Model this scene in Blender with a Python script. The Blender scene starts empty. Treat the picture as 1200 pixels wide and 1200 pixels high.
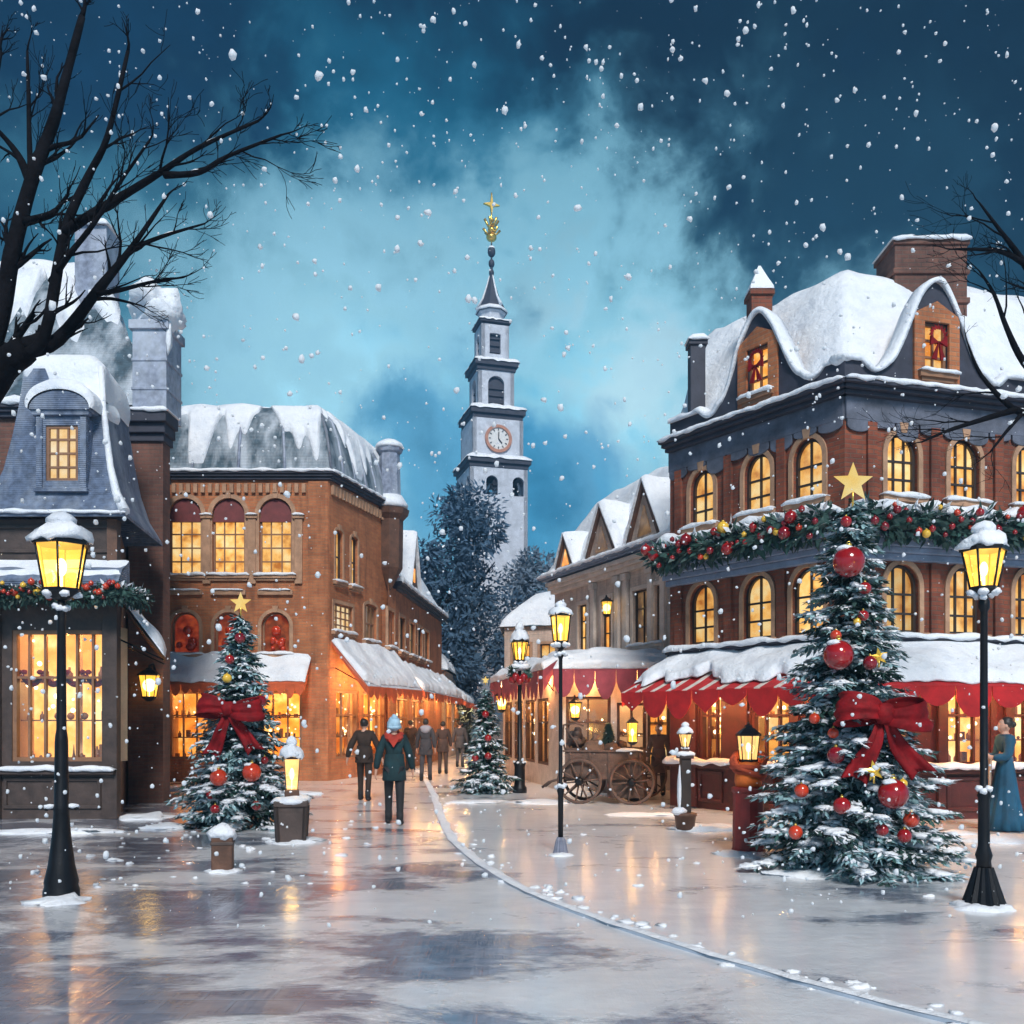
import bpy, bmesh, math, random
from mathutils import Vector, Matrix, noise
PI = math.pi
FOC, CX, HY, EYE = 1100.0, 600.0, 845.0, 1.7
scene = bpy.context.scene
COL = scene.collection
rnd = random.Random(7)

def at(px, py, d):
    return Vector(((px - CX) * d / FOC, d, EYE + (HY - py) * d / FOC))
def gd(py):
    return EYE * FOC / (py - HY)
def nz(x, y=0.0, z=0.0):
    return noise.noise(Vector((x, y, z)))

# ------------------------------------------------------------------ meshes
class MB:
    def __init__(s):
        s.v = []; s.f = []; s.m = []; s.sm = []
    def add(s, vs, fs, mat=0, smooth=False):
        b = len(s.v)
        s.v.extend([tuple(p) for p in vs])
        for f in fs:
            s.f.append(tuple(i + b for i in f)); s.m.append(mat); s.sm.append(smooth)
    def box(s, x0, x1, y0, y1, z0, z1, mat=0):
        v = [(x0,y0,z0),(x1,y0,z0),(x1,y1,z0),(x0,y1,z0),(x0,y0,z1),(x1,y0,z1),(x1,y1,z1),(x0,y1,z1)]
        s.add(v, [(0,3,2,1),(4,5,6,7),(0,1,5,4),(1,2,6,5),(2,3,7,6),(3,0,4,7)], mat)
    def obox(s, a, b, w, h, mat=0):
        """box bar from point a to b, width w (horizontal), height h"""
        a = Vector(a); b = Vector(b); t = (b - a).normalized()
        sd = t.cross(Vector((0, 0, 1)))
        if sd.length < 1e-4: sd = Vector((1, 0, 0))
        sd.normalize(); up = sd.cross(t)
        v = []
        for p in (a, b):
            for i, j in ((-1,-1),(1,-1),(1,1),(-1,1)):
                v.append(p + sd * (i * w / 2) + up * (j * h / 2))
        s.add(v, [(0,1,2,3),(7,6,5,4),(0,4,5,1),(1,5,6,2),(2,6,7,3),(3,7,4,0)], mat)
    def prism(s, pts, y0, y1, mat=0, smooth=False):
        """outline in xz extruded along y"""
        n = len(pts)
        s.add([(x, y0, z) for x, z in pts] + [(x, y1, z) for x, z in pts],
              [tuple(range(n)), tuple(range(2*n-1, n-1, -1))], mat)
        b = len(s.v) - 2*n
        for i in range(n):
            j = (i + 1) % n
            s.f.append((b+j, b+i, b+n+i, b+n+j)); s.m.append(mat); s.sm.append(smooth)
    def polyprism(s, pts, z0, z1, mat=0):
        n = len(pts)
        fs = [tuple(range(n-1, -1, -1)), tuple(range(n, 2*n))]
        fs += [(i, (i+1) % n, n + (i+1) % n, n + i) for i in range(n)]
        s.add([(p[0], p[1], z0) for p in pts] + [(p[0], p[1], z1) for p in pts], fs, mat)
    def ring(s, outer, inner, y0, y1, closed=True, mat=0):
        n = len(outer)
        v = [(x,y0,z) for x,z in outer] + [(x,y0,z) for x,z in inner] + [(x,y1,z) for x,z in outer] + [(x,y1,z) for x,z in inner]
        fs = []
        for i in range(n if closed else n - 1):
            j = (i+1) % n
            fs += [(i,j,n+j,n+i), (2*n+i,3*n+i,3*n+j,2*n+j), (i,2*n+i,2*n+j,j), (n+i,n+j,3*n+j,3*n+i)]
        if not closed:
            fs += [(0,n,3*n,2*n), (n-1,2*n+n-1,4*n-1,2*n-1)]
        s.add(v, fs, mat)
    def tube(s, pts, radii, n=8, mat=0, smooth=True, cap=True):
        pts = [Vector(p) for p in pts]
        if not hasattr(radii, '__len__'): radii = [radii] * len(pts)
        v = []; fs = []
        prev = None
        for i, p in enumerate(pts):
            t = (pts[min(i+1, len(pts)-1)] - pts[max(i-1, 0)])
            if t.length < 1e-9: t = Vector((0,0,1))
            t.normalize()
            if prev is None:
                a = t.cross(Vector((0,0,1)))
                if a.length < 0.05: a = t.cross(Vector((0,1,0)))
            else:
                a = prev - t * prev.dot(t)
                if a.length < 1e-5: a = t.cross(Vector((0,1,0)))
            a.normalize(); prev = a; b = t.cross(a)
            for k in range(n):
                q = 2*PI*k/n
                v.append(p + (a*math.cos(q) + b*math.sin(q)) * radii[i])
        for i in range(len(pts)-1):
            for k in range(n):
                fs.append((i*n+k, i*n+(k+1)%n, (i+1)*n+(k+1)%n, (i+1)*n+k))
        s.add(v, fs, mat, smooth)
        if cap:
            b0 = len(s.v) - len(v)
            for base, rev in ((b0, True), (b0 + (len(pts)-1)*n, False)):
                r = list(range(base, base+n))
                s.f.append(tuple(reversed(r)) if rev else tuple(r)); s.m.append(mat); s.sm.append(False)
    def lathe(s, prof, n=16, c=(0,0,0), mat=0, smooth=True, sx=1, sy=1, rot=0.0):
        v = []; fs = []
        for r, z in prof:
            for k in range(n):
                q = 2*PI*(k+0.5)/n + rot
                v.append((c[0]+r*sx*math.cos(q), c[1]+r*sy*math.sin(q), c[2]+z))
        m = len(prof)
        for i in range(m-1):
            for k in range(n):
                fs.append((i*n+k, i*n+(k+1)%n, (i+1)*n+(k+1)%n, (i+1)*n+k))
        fs.append(tuple(range(n-1,-1,-1))); fs.append(tuple(range((m-1)*n, m*n)))
        s.add(v, fs, mat, smooth)
    def blob(s, c, r, amp=0.0, seed=0.0, nu=10, nv=7, mat=0, freq=1.6):
        if not hasattr(r, '__len__'): r = (r, r, r)
        v = [(c[0], c[1], c[2]-r[2])]; fs = []
        for j in range(1, nv):
            ph = -PI/2 + PI*j/nv
            for k in range(nu):
                q = 2*PI*k/nu
                d = Vector((math.cos(ph)*math.cos(q), math.cos(ph)*math.sin(q), math.sin(ph)))
                m = 1 + (amp*noise.noise(d*freq + Vector((seed*3.1, seed*1.7, seed))) if amp else 0)
                v.append((c[0]+d.x*r[0]*m, c[1]+d.y*r[1]*m, c[2]+d.z*r[2]*m))
        v.append((c[0], c[1], c[2]+r[2])); last = len(v)-1
        for k in range(nu): fs.append((0, 1+(k+1)%nu, 1+k))
        for j in range(nv-2):
            for k in range(nu):
                a = 1+j*nu
                fs.append((a+k, a+(k+1)%nu, a+nu+(k+1)%nu, a+nu+k))
        a = 1+(nv-2)*nu
        for k in range(nu): fs.append((a+k, a+(k+1)%nu, last))
        s.add(v, fs, mat, True)
    def grid(s, rows, mat=0, smooth=True, closed=False):
        n = len(rows[0]); v = [p for r in rows for p in r]; fs = []
        for i in range(len(rows)-1):
            for k in range(n if closed else n-1):
                fs.append((i*n+k, i*n+(k+1)%n, (i+1)*n+(k+1)%n, (i+1)*n+k))
        s.add(v, fs, mat, smooth)
    def kite(s, p, d, side, L, W, mat=0):
        b = len(s.v); q = p + d*(L*0.42)
        s.v.extend((tuple(p), tuple(q+side*(W/2)), tuple(p+d*L), tuple(q-side*(W/2))))
        s.f.append((b,b+1,b+2,b+3)); s.m.append(mat); s.sm.append(False)
    # snow lying along a ledge: x0..x1, from y0 (front lip) to y1 (back), base z
    def snowstrip(s, x0, x1, y0, y1, z, h, seed=0.0, drip=0.05, step=0.09, mat=0, sag=None):
        n = max(4, int((x1-x0)/step)); rows = []
        for i in range(n+1):
            t = i/n; x = x0+(x1-x0)*t
            e = min(1.0, min(t, 1-t)*(x1-x0)/0.12 + 0.15)
            hh = h*e*(0.75+0.55*nz(x*2.3+seed, seed)+0.25*nz(x*7+seed, 3.3))
            hh = max(0.012, hh)
            f = y0-0.03-0.03*nz(x*5, seed+9)
            dr = max(0.004, drip*(0.5+0.9*nz(x*4.1, seed+4.2)))
            w = y1-f; zz = z + (sag(t) if sag else 0)
            rows.append([(x,y1,zz+0.002),(x,y1,zz+hh*0.8),(x,y1-w*0.35,zz+hh),(x,f+w*0.22,zz+hh*0.93),(x,f+w*0.06,zz+hh*0.7),
                         (x,f,zz+hh*0.25),(x,f+0.006,zz-dr),(x,f+0.04,zz-dr*0.8),(x,y0+0.03,zz+0.001)])
        b = len(s.v); m = len(rows[0])
        s.grid(rows, mat, True, closed=True)
        s.f.append(tuple(b+k for k in range(m))); s.m.append(mat); s.sm.append(False)
        s.f.append(tuple(b+n*m+k for k in range(m-1,-1,-1))); s.m.append(mat); s.sm.append(False)
    # sheet of snow on a sloping quad a,b (top edge) c,d (bottom edge below b,a)
    def snowsheet(s, a, b, c, d, th, seed=0.0, t0=0.0, t1=1.0, jag=0.0, nu=24, nv=10, mat=0, over=0.0):
        a, b, c, d = Vector(a), Vector(b), Vector(c), Vector(d)
        nrm = (b-a).cross(d-a)
        if nrm.length == 0: return
        nrm.normalize()
        if nrm.z < 0: nrm = -nrm
        L = (b-a).length; top = []; bot = []
        for j in range(nv+1):
            r = []; q = []
            for i in range(nu+1):
                u = i/nu
                te = t1 + over - jag*max(0.0, 0.5+0.9*nz(u*L*1.3+seed, seed*0.7)+0.5*nz(u*L*4+seed, 8.0))
                t = t0 + (te-t0)*j/nv
                p = a.lerp(b, u).lerp(d.lerp(c, u), t)
                eu = min(1, min(u, 1-u)*nu/1.5); ev = min(1, (nv-j)*1.0/1.6)
                k = (0.25+0.75*math.sqrt(max(0, eu)))*(0.12+0.88*math.sqrt(max(0, ev)))
                hh = th*k*(0.8+0.6*nz(p.x*1.7+seed, p.y*1.7, p.z*1.7))
                r.append(p+nrm*max(0.006, hh)); q.append(p-nrm*0.004)
            top.append(r); bot.append(q)
        s.grid(top, mat, True)
        s.grid([list(reversed(r)) for r in bot], mat, True)
        s.grid([[r[0] for r in bot],[r[0] for r in top]], mat, True)
        s.grid([[r[-1] for r in top],[r[-1] for r in bot]], mat, True)
        s.grid([top[-1], bot[-1]], mat, True)
        s.grid([bot[0], top[0]], mat, True)
    def mesh(s, name, recalc=True):
        me = bpy.data.meshes.new(name)
        me.from_pydata(s.v, [], s.f)
        me.polygons.foreach_set('material_index', s.m)
        me.polygons.foreach_set('use_smooth', s.sm)
        if recalc and len(s.f) < 30000:
            bm = bmesh.new(); bm.from_mesh(me)
            bmesh.ops.recalc_face_normals(bm, faces=bm.faces)
            bm.to_mesh(me); bm.free()
        me.update()
        return me
    def build(s, name, mats, parent=None, loc=(0,0,0), rot=0.0, bevel=0.0, recalc=True):
        return mobj(name, s.mesh(name, recalc), mats, parent, loc, rot, bevel)

def mobj(name, me, mats, parent=None, loc=(0,0,0), rot=0.0, bevel=0.0):
    if not isinstance(mats, (list, tuple)): mats = [mats]
    if not me.materials:
        for m in mats: me.materials.append(m)
    o = bpy.data.objects.new(name, me); COL.objects.link(o)
    if parent is not None: o.parent = parent
    o.location = loc
    o.rotation_euler = (0, 0, rot) if not hasattr(rot, '__len__') else rot
    if bevel:
        b = o.modifiers.new('bevel', 'BEVEL'); b.width = bevel; b.segments = 2; b.limit_method = 'ANGLE'
    return o

def thing(name, label, cat, loc=(0,0,0), rot=0.0, group=None):
    o = bpy.data.objects.new(name, None); COL.objects.link(o)
    o.empty_display_size = 0.2
    o.location = loc; o.rotation_euler = (0,0,rot)
    return tag(o, label, cat, group)
def tag(o, label, cat, group=None, kind=None):
    o['label'] = label; o['category'] = cat
    if group: o['group'] = group
    if kind: o['kind'] = kind
    return o
def struct(o):
    o['kind'] = 'structure'; return o

CACHE = {}
def cached(key, fn):
    if key not in CACHE: CACHE[key] = fn()
    return CACHE[key]

# ------------------------------------------------------------------ materials
def newmat(name):
    m = bpy.data.materials.new(name); m.use_nodes = True
    nt = m.node_tree; b = nt.nodes['Principled BSDF']
    return m, nt, b
def nd(nt, typ, **kw):
    n = nt.nodes.new(typ)
    for k, v in kw.items():
        if k in n.inputs.keys(): n.inputs[k].default_value = v
        else: setattr(n, k, v)
    return n
def ramp(nt, stops, src=None, interp='LINEAR'):
    r = nt.nodes.new('ShaderNodeValToRGB'); e = r.color_ramp.elements
    r.color_ramp.interpolation = interp
    while len(e) < len(stops): e.new(0.5)
    for i, (p, c) in enumerate(stops):
        e[i].position = p; e[i].color = (*c, 1) if len(c) == 3 else c
    if src is not None: nt.links.new(src, r.inputs['Fac'])
    return r
def objco(nt, rand=False):
    tc = nd(nt, 'ShaderNodeTexCoord')
    if not rand: return tc.outputs['Object']
    oi = nd(nt, 'ShaderNodeObjectInfo'); ml = nd(nt, 'ShaderNodeMath', operation='MULTIPLY'); ml.inputs[1].default_value = 57.3
    nt.links.new(oi.outputs['Random'], ml.inputs[0])
    ad = nd(nt, 'ShaderNodeVectorMath', operation='ADD')
    nt.links.new(tc.outputs['Object'], ad.inputs[0]); nt.links.new(ml.outputs[0], ad.inputs[1])
    return ad.outputs[0]
def bumpy(nt, b, co, scale, strength, dist=0.02, detail=4):
    n = nd(nt, 'ShaderNodeTexNoise', Scale=scale, Detail=detail)
    nt.links.new(co, n.inputs['Vector'])
    bp = nd(nt, 'ShaderNodeBump', Strength=strength, Distance=dist)
    nt.links.new(n.outputs['Fac'], bp.inputs['Height']); nt.links.new(bp.outputs['Normal'], b.inputs['Normal'])
def pm(name, c, rough=0.6, metal=0.0, var=0.25, vscale=3.0, bump=0.0, bscale=30.0, spec=0.5, rand=True, coat=0.0, trans=0.0, mid=None):
    m, nt, b = newmat(name)
    co = objco(nt, rand)
    n = nd(nt, 'ShaderNodeTexNoise', Scale=vscale, Detail=6.0, Roughness=0.65)
    nt.links.new(co, n.inputs['Vector'])
    lo = tuple(x*(1-var) for x in c); hi = tuple(min(1, x*(1+var)) for x in c)
    r = ramp(nt, [(0.3, lo), (0.7, hi)] if mid is None else [(0.3, lo), (0.5, mid), (0.7, hi)], n.outputs['Fac'])
    nt.links.new(r.outputs['Color'], b.inputs['Base Color'])
    b.inputs['Roughness'].default_value = rough; b.inputs['Metallic'].default_value = metal
    b.inputs['Specular IOR Level'].default_value = spec
    b.inputs['Coat Weight'].default_value = coat
    if bump: bumpy(nt, b, co, bscale, bump)
    return m
def brickmat(name, c1, c2, mortar, stain=0.5):
    m, nt, b = newmat(name)
    tc = nd(nt, 'ShaderNodeTexCoord'); sp = nd(nt, 'ShaderNodeSeparateXYZ'); nt.links.new(tc.outputs['Object'], sp.inputs[0])
    ad = nd(nt, 'ShaderNodeMath', operation='ADD'); nt.links.new(sp.outputs['X'], ad.inputs[0]); nt.links.new(sp.outputs['Y'], ad.inputs[1])
    cb = nd(nt, 'ShaderNodeCombineXYZ'); nt.links.new(ad.outputs[0], cb.inputs['X']); nt.links.new(sp.outputs['Z'], cb.inputs['Y'])
    bk = nd(nt, 'ShaderNodeTexBrick', Scale=1.0); bk.inputs['Brick Width'].default_value = 0.23; bk.inputs['Row Height'].default_value = 0.078
    bk.inputs['Mortar Size'].default_value = 0.009; bk.inputs['Mortar Smooth'].default_value = 0.3; bk.inputs['Bias'].default_value = -0.1
    bk.inputs['Color1'].default_value = (*c1, 1); bk.inputs['Color2'].default_value = (*c2, 1); bk.inputs['Mortar'].default_value = (*mortar, 1)
    nt.links.new(cb.outputs[0], bk.inputs['Vector'])
    n = nd(nt, 'ShaderNodeTexNoise', Scale=1.3, Detail=7.0, Roughness=0.7); nt.links.new(tc.outputs['Object'], n.inputs['Vector'])
    r = ramp(nt, [(0.3, (1-stain,)*3), (0.55, (1,1,1)), (0.75, (1.25,1.15,1.1))], n.outputs['Fac'])
    mx = nd(nt, 'ShaderNodeMix', data_type='RGBA', blend_type='MULTIPLY'); mx.inputs[0].default_value = 1.0
    nt.links.new(bk.outputs['Color'], mx.inputs[6]); nt.links.new(r.outputs['Color'], mx.inputs[7])
    mp = nd(nt, 'ShaderNodeMapping'); mp.inputs['Scale'].default_value = (3.2, 3.2, 0.35); nt.links.new(tc.outputs['Object'], mp.inputs['Vector'])
    ns = nd(nt, 'ShaderNodeTexNoise', Scale=1.0, Detail=6.0, Roughness=0.65); nt.links.new(mp.outputs[0], ns.inputs['Vector'])
    rs = ramp(nt, [(0.32, (0.55,0.52,0.52)), (0.5, (1,1,1)), (0.72, (1.2,1.15,1.1))], ns.outputs['Fac'])
    mz = nd(nt, 'ShaderNodeMix', data_type='RGBA', blend_type='MULTIPLY'); mz.inputs[0].default_value = 0.85
    nt.links.new(mx.outputs[2], mz.inputs[6]); nt.links.new(rs.outputs['Color'], mz.inputs[7])
    nt.links.new(mz.outputs[2], b.inputs['Base Color']); b.inputs['Roughness'].default_value = 0.8
    bp = nd(nt, 'ShaderNodeBump', Strength=0.6, Distance=0.012, invert=True)
    nt.links.new(bk.outputs['Fac'], bp.inputs['Height']); nt.links.new(bp.outputs['Normal'], b.inputs['Normal'])
    return m
def litmat(name, lo, mid, hi, strength, scale=3.0, rough=0.12, stops=(0.32, 0.5, 0.68)):
    m, nt, b = newmat(name)
    co = objco(nt, True)
    n = nd(nt, 'ShaderNodeTexNoise', Scale=scale, Detail=3.0, Roughness=0.55); nt.links.new(co, n.inputs['Vector'])
    r = ramp(nt, list(zip(stops, (lo, mid, hi))), n.outputs['Fac'])
    b.inputs['Base Color'].default_value = (0.06, 0.04, 0.02, 1); b.inputs['Roughness'].default_value = rough
    nt.links.new(r.outputs['Color'], b.inputs['Emission Color'])
    oi = nd(nt, 'ShaderNodeObjectInfo'); mr = nd(nt, 'ShaderNodeMapRange'); mr.inputs[3].default_value = strength*0.62; mr.inputs[4].default_value = strength*1.22
    nt.links.new(oi.outputs['Random'], mr.inputs[0]); nt.links.new(mr.outputs[0], b.inputs['Emission Strength'])
    return m
def glassmat(name, tint=(1,1,1), gloss=0.08, emit=None, es=0.0):
    m = bpy.data.materials.new(name); m.use_nodes = True; nt = m.node_tree; nt.nodes.clear()
    o = nd(nt, 'ShaderNodeOutputMaterial'); t = nd(nt, 'ShaderNodeBsdfTransparent'); g = nd(nt, 'ShaderNodeBsdfGlossy', Roughness=0.05)
    t.inputs['Color'].default_value = (*tint, 1)
    mx = nd(nt, 'ShaderNodeMixShader'); mx.inputs[0].default_value = gloss
    nt.links.new(t.outputs[0], mx.inputs[1]); nt.links.new(g.outputs[0], mx.inputs[2])
    out = mx.outputs[0]
    if emit:
        e = nd(nt, 'ShaderNodeEmission', Strength=es); e.inputs['Color'].default_value = (*emit, 1)
        co = objco(nt, True); n = nd(nt, 'ShaderNodeTexNoise', Scale=5.0, Detail=2.0); nt.links.new(co, n.inputs['Vector'])
        r = ramp(nt, [(0.3, tuple(x*0.75 for x in emit)), (0.7, tuple(min(1, x*1.2) for x in emit))], n.outputs['Fac'])
        nt.links.new(r.outputs[0], e.inputs['Color'])
        a = nd(nt, 'ShaderNodeAddShader'); nt.links.new(out, a.inputs[0]); nt.links.new(e.outputs[0], a.inputs[1]); out = a.outputs[0]
    nt.links.new(out, o.inputs['Surface'])
    return m
def stripemat(name, ca, cb_, width, rough=0.75):
    m, nt, b = newmat(name)
    tc = nd(nt, 'ShaderNodeTexCoord'); sp = nd(nt, 'ShaderNodeSeparateXYZ'); nt.links.new(tc.outputs['Object'], sp.inputs[0])
    d = nd(nt, 'ShaderNodeMath', operation='MULTIPLY'); d.inputs[1].default_value = 1.0/width; nt.links.new(sp.outputs['X'], d.inputs[0])
    fr = nd(nt, 'ShaderNodeMath', operation='FRACT'); nt.links.new(d.outputs[0], fr.inputs[0])
    gt = nd(nt, 'ShaderNodeMath', operation='GREATER_THAN'); gt.inputs[1].default_value = 0.68; nt.links.new(fr.outputs[0], gt.inputs[0])
    n = nd(nt, 'ShaderNodeTexNoise', Scale=6.0, Detail=5.0); nt.links.new(tc.outputs['Object'], n.inputs['Vector'])
    r = ramp(nt, [(0.3, (0.75,)*3), (0.7, (1.1,)*3)], n.outputs['Fac'])
    mx = nd(nt, 'ShaderNodeMix', data_type='RGBA'); mx.inputs[6].default_value = (*ca, 1); mx.inputs[7].default_value = (*cb_, 1)
    nt.links.new(gt.outputs[0], mx.inputs[0])
    m2 = nd(nt, 'ShaderNodeMix', data_type='RGBA', blend_type='MULTIPLY'); m2.inputs[0].default_value = 1
    nt.links.new(mx.outputs[2], m2.inputs[6]); nt.links.new(r.outputs[0], m2.inputs[7])
    nt.links.new(m2.outputs[2], b.inputs['Base Color']); b.inputs['Roughness'].default_value = rough
    return m
def snowymat(name, base, rough=0.55, amount=0.5, scale=2.0, stretch=(1,1,0.35), rows=0.0, lo=0.42):
    """slates / lead dusted with snow of noisy outline"""
    m, nt, b = newmat(name)
    tc = nd(nt, 'ShaderNodeTexCoord'); mp = nd(nt, 'ShaderNodeMapping'); mp.inputs['Scale'].default_value = stretch
    nt.links.new(tc.outputs['Object'], mp.inputs['Vector'])
    n = nd(nt, 'ShaderNodeTexNoise', Scale=scale, Detail=7.0, Roughness=0.62); nt.links.new(mp.outputs[0], n.inputs['Vector'])
    k = ramp(nt, [(lo, (0,0,0)), (lo+0.22, (amount,)*3)], n.outputs['Fac'])
    n2 = nd(nt, 'ShaderNodeTexNoise', Scale=9.0, Detail=4.0); nt.links.new(tc.outputs['Object'], n2.inputs['Vector'])
    r = ramp(nt, [(0.3, tuple(x*0.6 for x in base)), (0.7, tuple(x*1.35 for x in base))], n2.outputs['Fac'])
    mx = nd(nt, 'ShaderNodeMix', data_type='RGBA'); mx.inputs[7].default_value = (0.72, 0.77, 0.84, 1)
    nt.links.new(k.outputs[0], mx.inputs[0]); nt.links.new(r.outputs[0], mx.inputs[6])
    nt.links.new(mx.outputs[2], b.inputs['Base Color']); b.inputs['Roughness'].default_value = rough
    if rows:
        w = nd(nt, 'ShaderNodeTexWave', Scale=rows, wave_type='BANDS', bands_direction='Z'); nt.links.new(tc.outputs['Object'], w.inputs['Vector'])
        bp = nd(nt, 'ShaderNodeBump', Strength=0.5, Distance=0.02); nt.links.new(w.outputs['Fac'], bp.inputs['Height']); nt.links.new(bp.outputs[0], b.inputs['Normal'])
    return m

def snowmat():
    m, nt, b = newmat('snow'); co = objco(nt); b.inputs['Roughness'].default_value = 0.62; b.inputs['Specular IOR Level'].default_value = 0.3
    n = nd(nt, 'ShaderNodeTexNoise', Scale=1.8, Detail=8.0, Roughness=0.7); nt.links.new(co, n.inputs['Vector'])
    r = ramp(nt, [(0.3, (0.66,0.70,0.77)), (0.5, (0.81,0.83,0.87)), (0.7, (0.88,0.89,0.91))], n.outputs['Fac']); nt.links.new(r.outputs[0], b.inputs['Base Color'])
    n1 = nd(nt, 'ShaderNodeTexNoise', Scale=5.0, Detail=7.0, Roughness=0.62); n2 = nd(nt, 'ShaderNodeTexNoise', Scale=70.0, Detail=3.0)
    for q in (n1, n2): nt.links.new(co, q.inputs['Vector'])
    b1 = nd(nt, 'ShaderNodeBump', Strength=0.8, Distance=0.07); b2 = nd(nt, 'ShaderNodeBump', Strength=0.35, Distance=0.008)
    nt.links.new(n1.outputs['Fac'], b1.inputs['Height']); nt.links.new(n2.outputs['Fac'], b2.inputs['Height']); nt.links.new(b1.outputs[0], b2.inputs['Normal']); nt.links.new(b2.outputs[0], b.inputs['Normal'])
    return m
SNOW = snowmat()
BRICK_RED = brickmat('red_brick', (0.27,0.068,0.030), (0.18,0.042,0.021), (0.15,0.08,0.055))
BRICK_ORANGE = brickmat('orange_brick', (0.50,0.175,0.065), (0.38,0.115,0.042), (0.34,0.18,0.10), 0.35)
BRICK_BROWN = brickmat('brown_brick', (0.19,0.08,0.055), (0.135,0.056,0.042), (0.14,0.09,0.07))
BRICK_TAN = brickmat('tan_brick', (0.62,0.47,0.38), (0.54,0.39,0.31), (0.5,0.42,0.36), 0.3)
STONE = pm('warm_stone', (0.40,0.23,0.14), 0.8, var=0.3, vscale=4, bump=0.3)
STONE_PALE = pm('pale_stone', (0.64,0.53,0.45), 0.8, var=0.2, vscale=3, bump=0.3)
STONE_GREY = pm('grey_stone', (0.52,0.54,0.60), 0.8, var=0.22, vscale=2.2, bump=0.3)
STONE_DARK = pm('dark_stone', (0.036,0.038,0.056), 0.7, var=0.35, vscale=3, bump=0.2)
LEDGE = pm('blue_grey_ledge', (0.20,0.25,0.34), 0.6, var=0.3, vscale=3, bump=0.2)
TIMBER = pm('dark_timber', (0.060,0.040,0.034), 0.6, var=0.4, vscale=5, bump=0.25, bscale=18)
TIMBER_RED = pm('dark_red_timber', (0.070,0.013,0.011), 0.55, var=0.4, vscale=4, bump=0.2)
TIMBER_BROWN = pm('brown_timber', (0.105,0.048,0.028), 0.6, var=0.4, vscale=5, bump=0.25)
FRAME_DARK = pm('dark_window_frame', (0.035,0.024,0.02), 0.5, var=0.3)
FRAME_WARM = pm('warm_window_frame', (0.26,0.13,0.07), 0.5, var=0.3)
SLATE = snowymat('blue_slate', (0.10,0.135,0.21), amount=0.30, scale=1.4, rows=9.0, lo=0.46)
SLATE_SNOW = snowymat('snowy_slate', (0.055,0.095,0.125), amount=0.62, scale=1.1, stretch=(1.6,1.6,0.45), rows=7.0, lo=0.42)
LEAD = snowymat('pale_lead', (0.22,0.25,0.33), amount=0.4, scale=1.0)
IRON = pm('black_iron', (0.006,0.006,0.008), 0.42, spec=0.3, var=0.4, vscale=8, bump=0.15, bscale=60)
IRON_GREY = pm('grey_iron', (0.16,0.17,0.22), 0.5, var=0.3, vscale=8)
GOLD = pm('gilded_metal', (0.83,0.55,0.12), 0.3, metal=0.8, var=0.2)
GOLD_PAINT = pm('gold_foil', (0.85,0.50,0.06), 0.28, metal=0.5, var=0.2)
RED_GLOSS = pm('glossy_red', (0.30,0.008,0.010), 0.16, var=0.3, vscale=6, coat=0.6)
ORANGE_GLOSS = pm('glossy_orange_red', (0.55,0.045,0.014), 0.2, var=0.25, vscale=6, coat=0.5)
DKRED_GLOSS = pm('glossy_dark_red', (0.22,0.006,0.012), 0.18, var=0.3, vscale=6, coat=0.6)
YEL_GLOSS = pm('glossy_yellow', (0.80,0.48,0.05), 0.2, var=0.2, coat=0.5)
VELVET = pm('red_velvet', (0.20,0.004,0.007), 0.75, spec=0.25, var=0.5, vscale=7, bump=0.25, bscale=40)
RED_CLOTH = pm('red_canvas', (0.42,0.010,0.012), 0.8, var=0.35, vscale=3)
RED_DARKCLOTH = pm('faded_red_canvas', (0.36,0.06,0.075), 0.8, var=0.3, vscale=3)
ORANGE_CLOTH = pm('orange_red_canvas', (0.55,0.10,0.03), 0.8, var=0.4, vscale=3)
LUNETTE = pm('dark_red_lunette', (0.16,0.03,0.03), 0.6, var=0.3, vscale=5)
STRIPED = stripemat('red_white_stripes', (0.52,0.018,0.02), (0.72,0.62,0.55), 0.42)
BARK = pm('dark_bark', (0.007,0.0065,0.008), 0.95, var=0.5, vscale=6, bump=0.7, bscale=25, spec=0.08)
FIR = pm('fir_needles', (0.030,0.088,0.070), 0.6, var=0.6, vscale=2.2, mid=(0.026,0.066,0.058))
FIR_BLUE = pm('frosted_needles', (0.26,0.42,0.45), 0.7, var=0.35, vscale=3)
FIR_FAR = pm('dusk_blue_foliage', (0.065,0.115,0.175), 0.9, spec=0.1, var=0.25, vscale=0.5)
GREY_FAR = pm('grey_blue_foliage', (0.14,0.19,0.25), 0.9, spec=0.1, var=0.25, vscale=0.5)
PALE_CLOTH = pm('pale_canvas', (0.55,0.55,0.58), 0.8, var=0.2)
WOOD_OLD = pm('old_cart_wood', (0.10,0.06,0.045), 0.75, var=0.45, vscale=6, bump=0.4)
SACK = pm('brown_sackcloth', (0.13,0.075,0.05), 0.9, var=0.4, vscale=6, bump=0.4, bscale=50)
STICK = pm('pale_wood', (0.62,0.48,0.34), 0.6, var=0.25, vscale=9)
SKIN = pm('skin', (0.55,0.31,0.22), 0.5, var=0.1)
HAIR = pm('dark_hair', (0.02,0.016,0.014), 0.5, var=0.4, vscale=14)
WIN_Y = litmat('lit_window_yellow', (0.50,0.15,0.018), (1.0,0.52,0.13), (1.0,0.74,0.34), 0.95, 2.6)
WIN_O = litmat('lit_window_orange', (0.85,0.22,0.02), (1.0,0.42,0.07), (1.0,0.72,0.30), 1.05, 3.0)
WIN_CREAM = litmat('lit_window_cream', (0.75,0.30,0.06), (1.0,0.66,0.28), (1.0,0.86,0.60), 1.0, 2.2)
WIN_RED = litmat('lit_window_red', (0.16,0.012,0.006), (0.36,0.035,0.012), (0.7,0.11,0.03), 0.5, 5.0)
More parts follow.
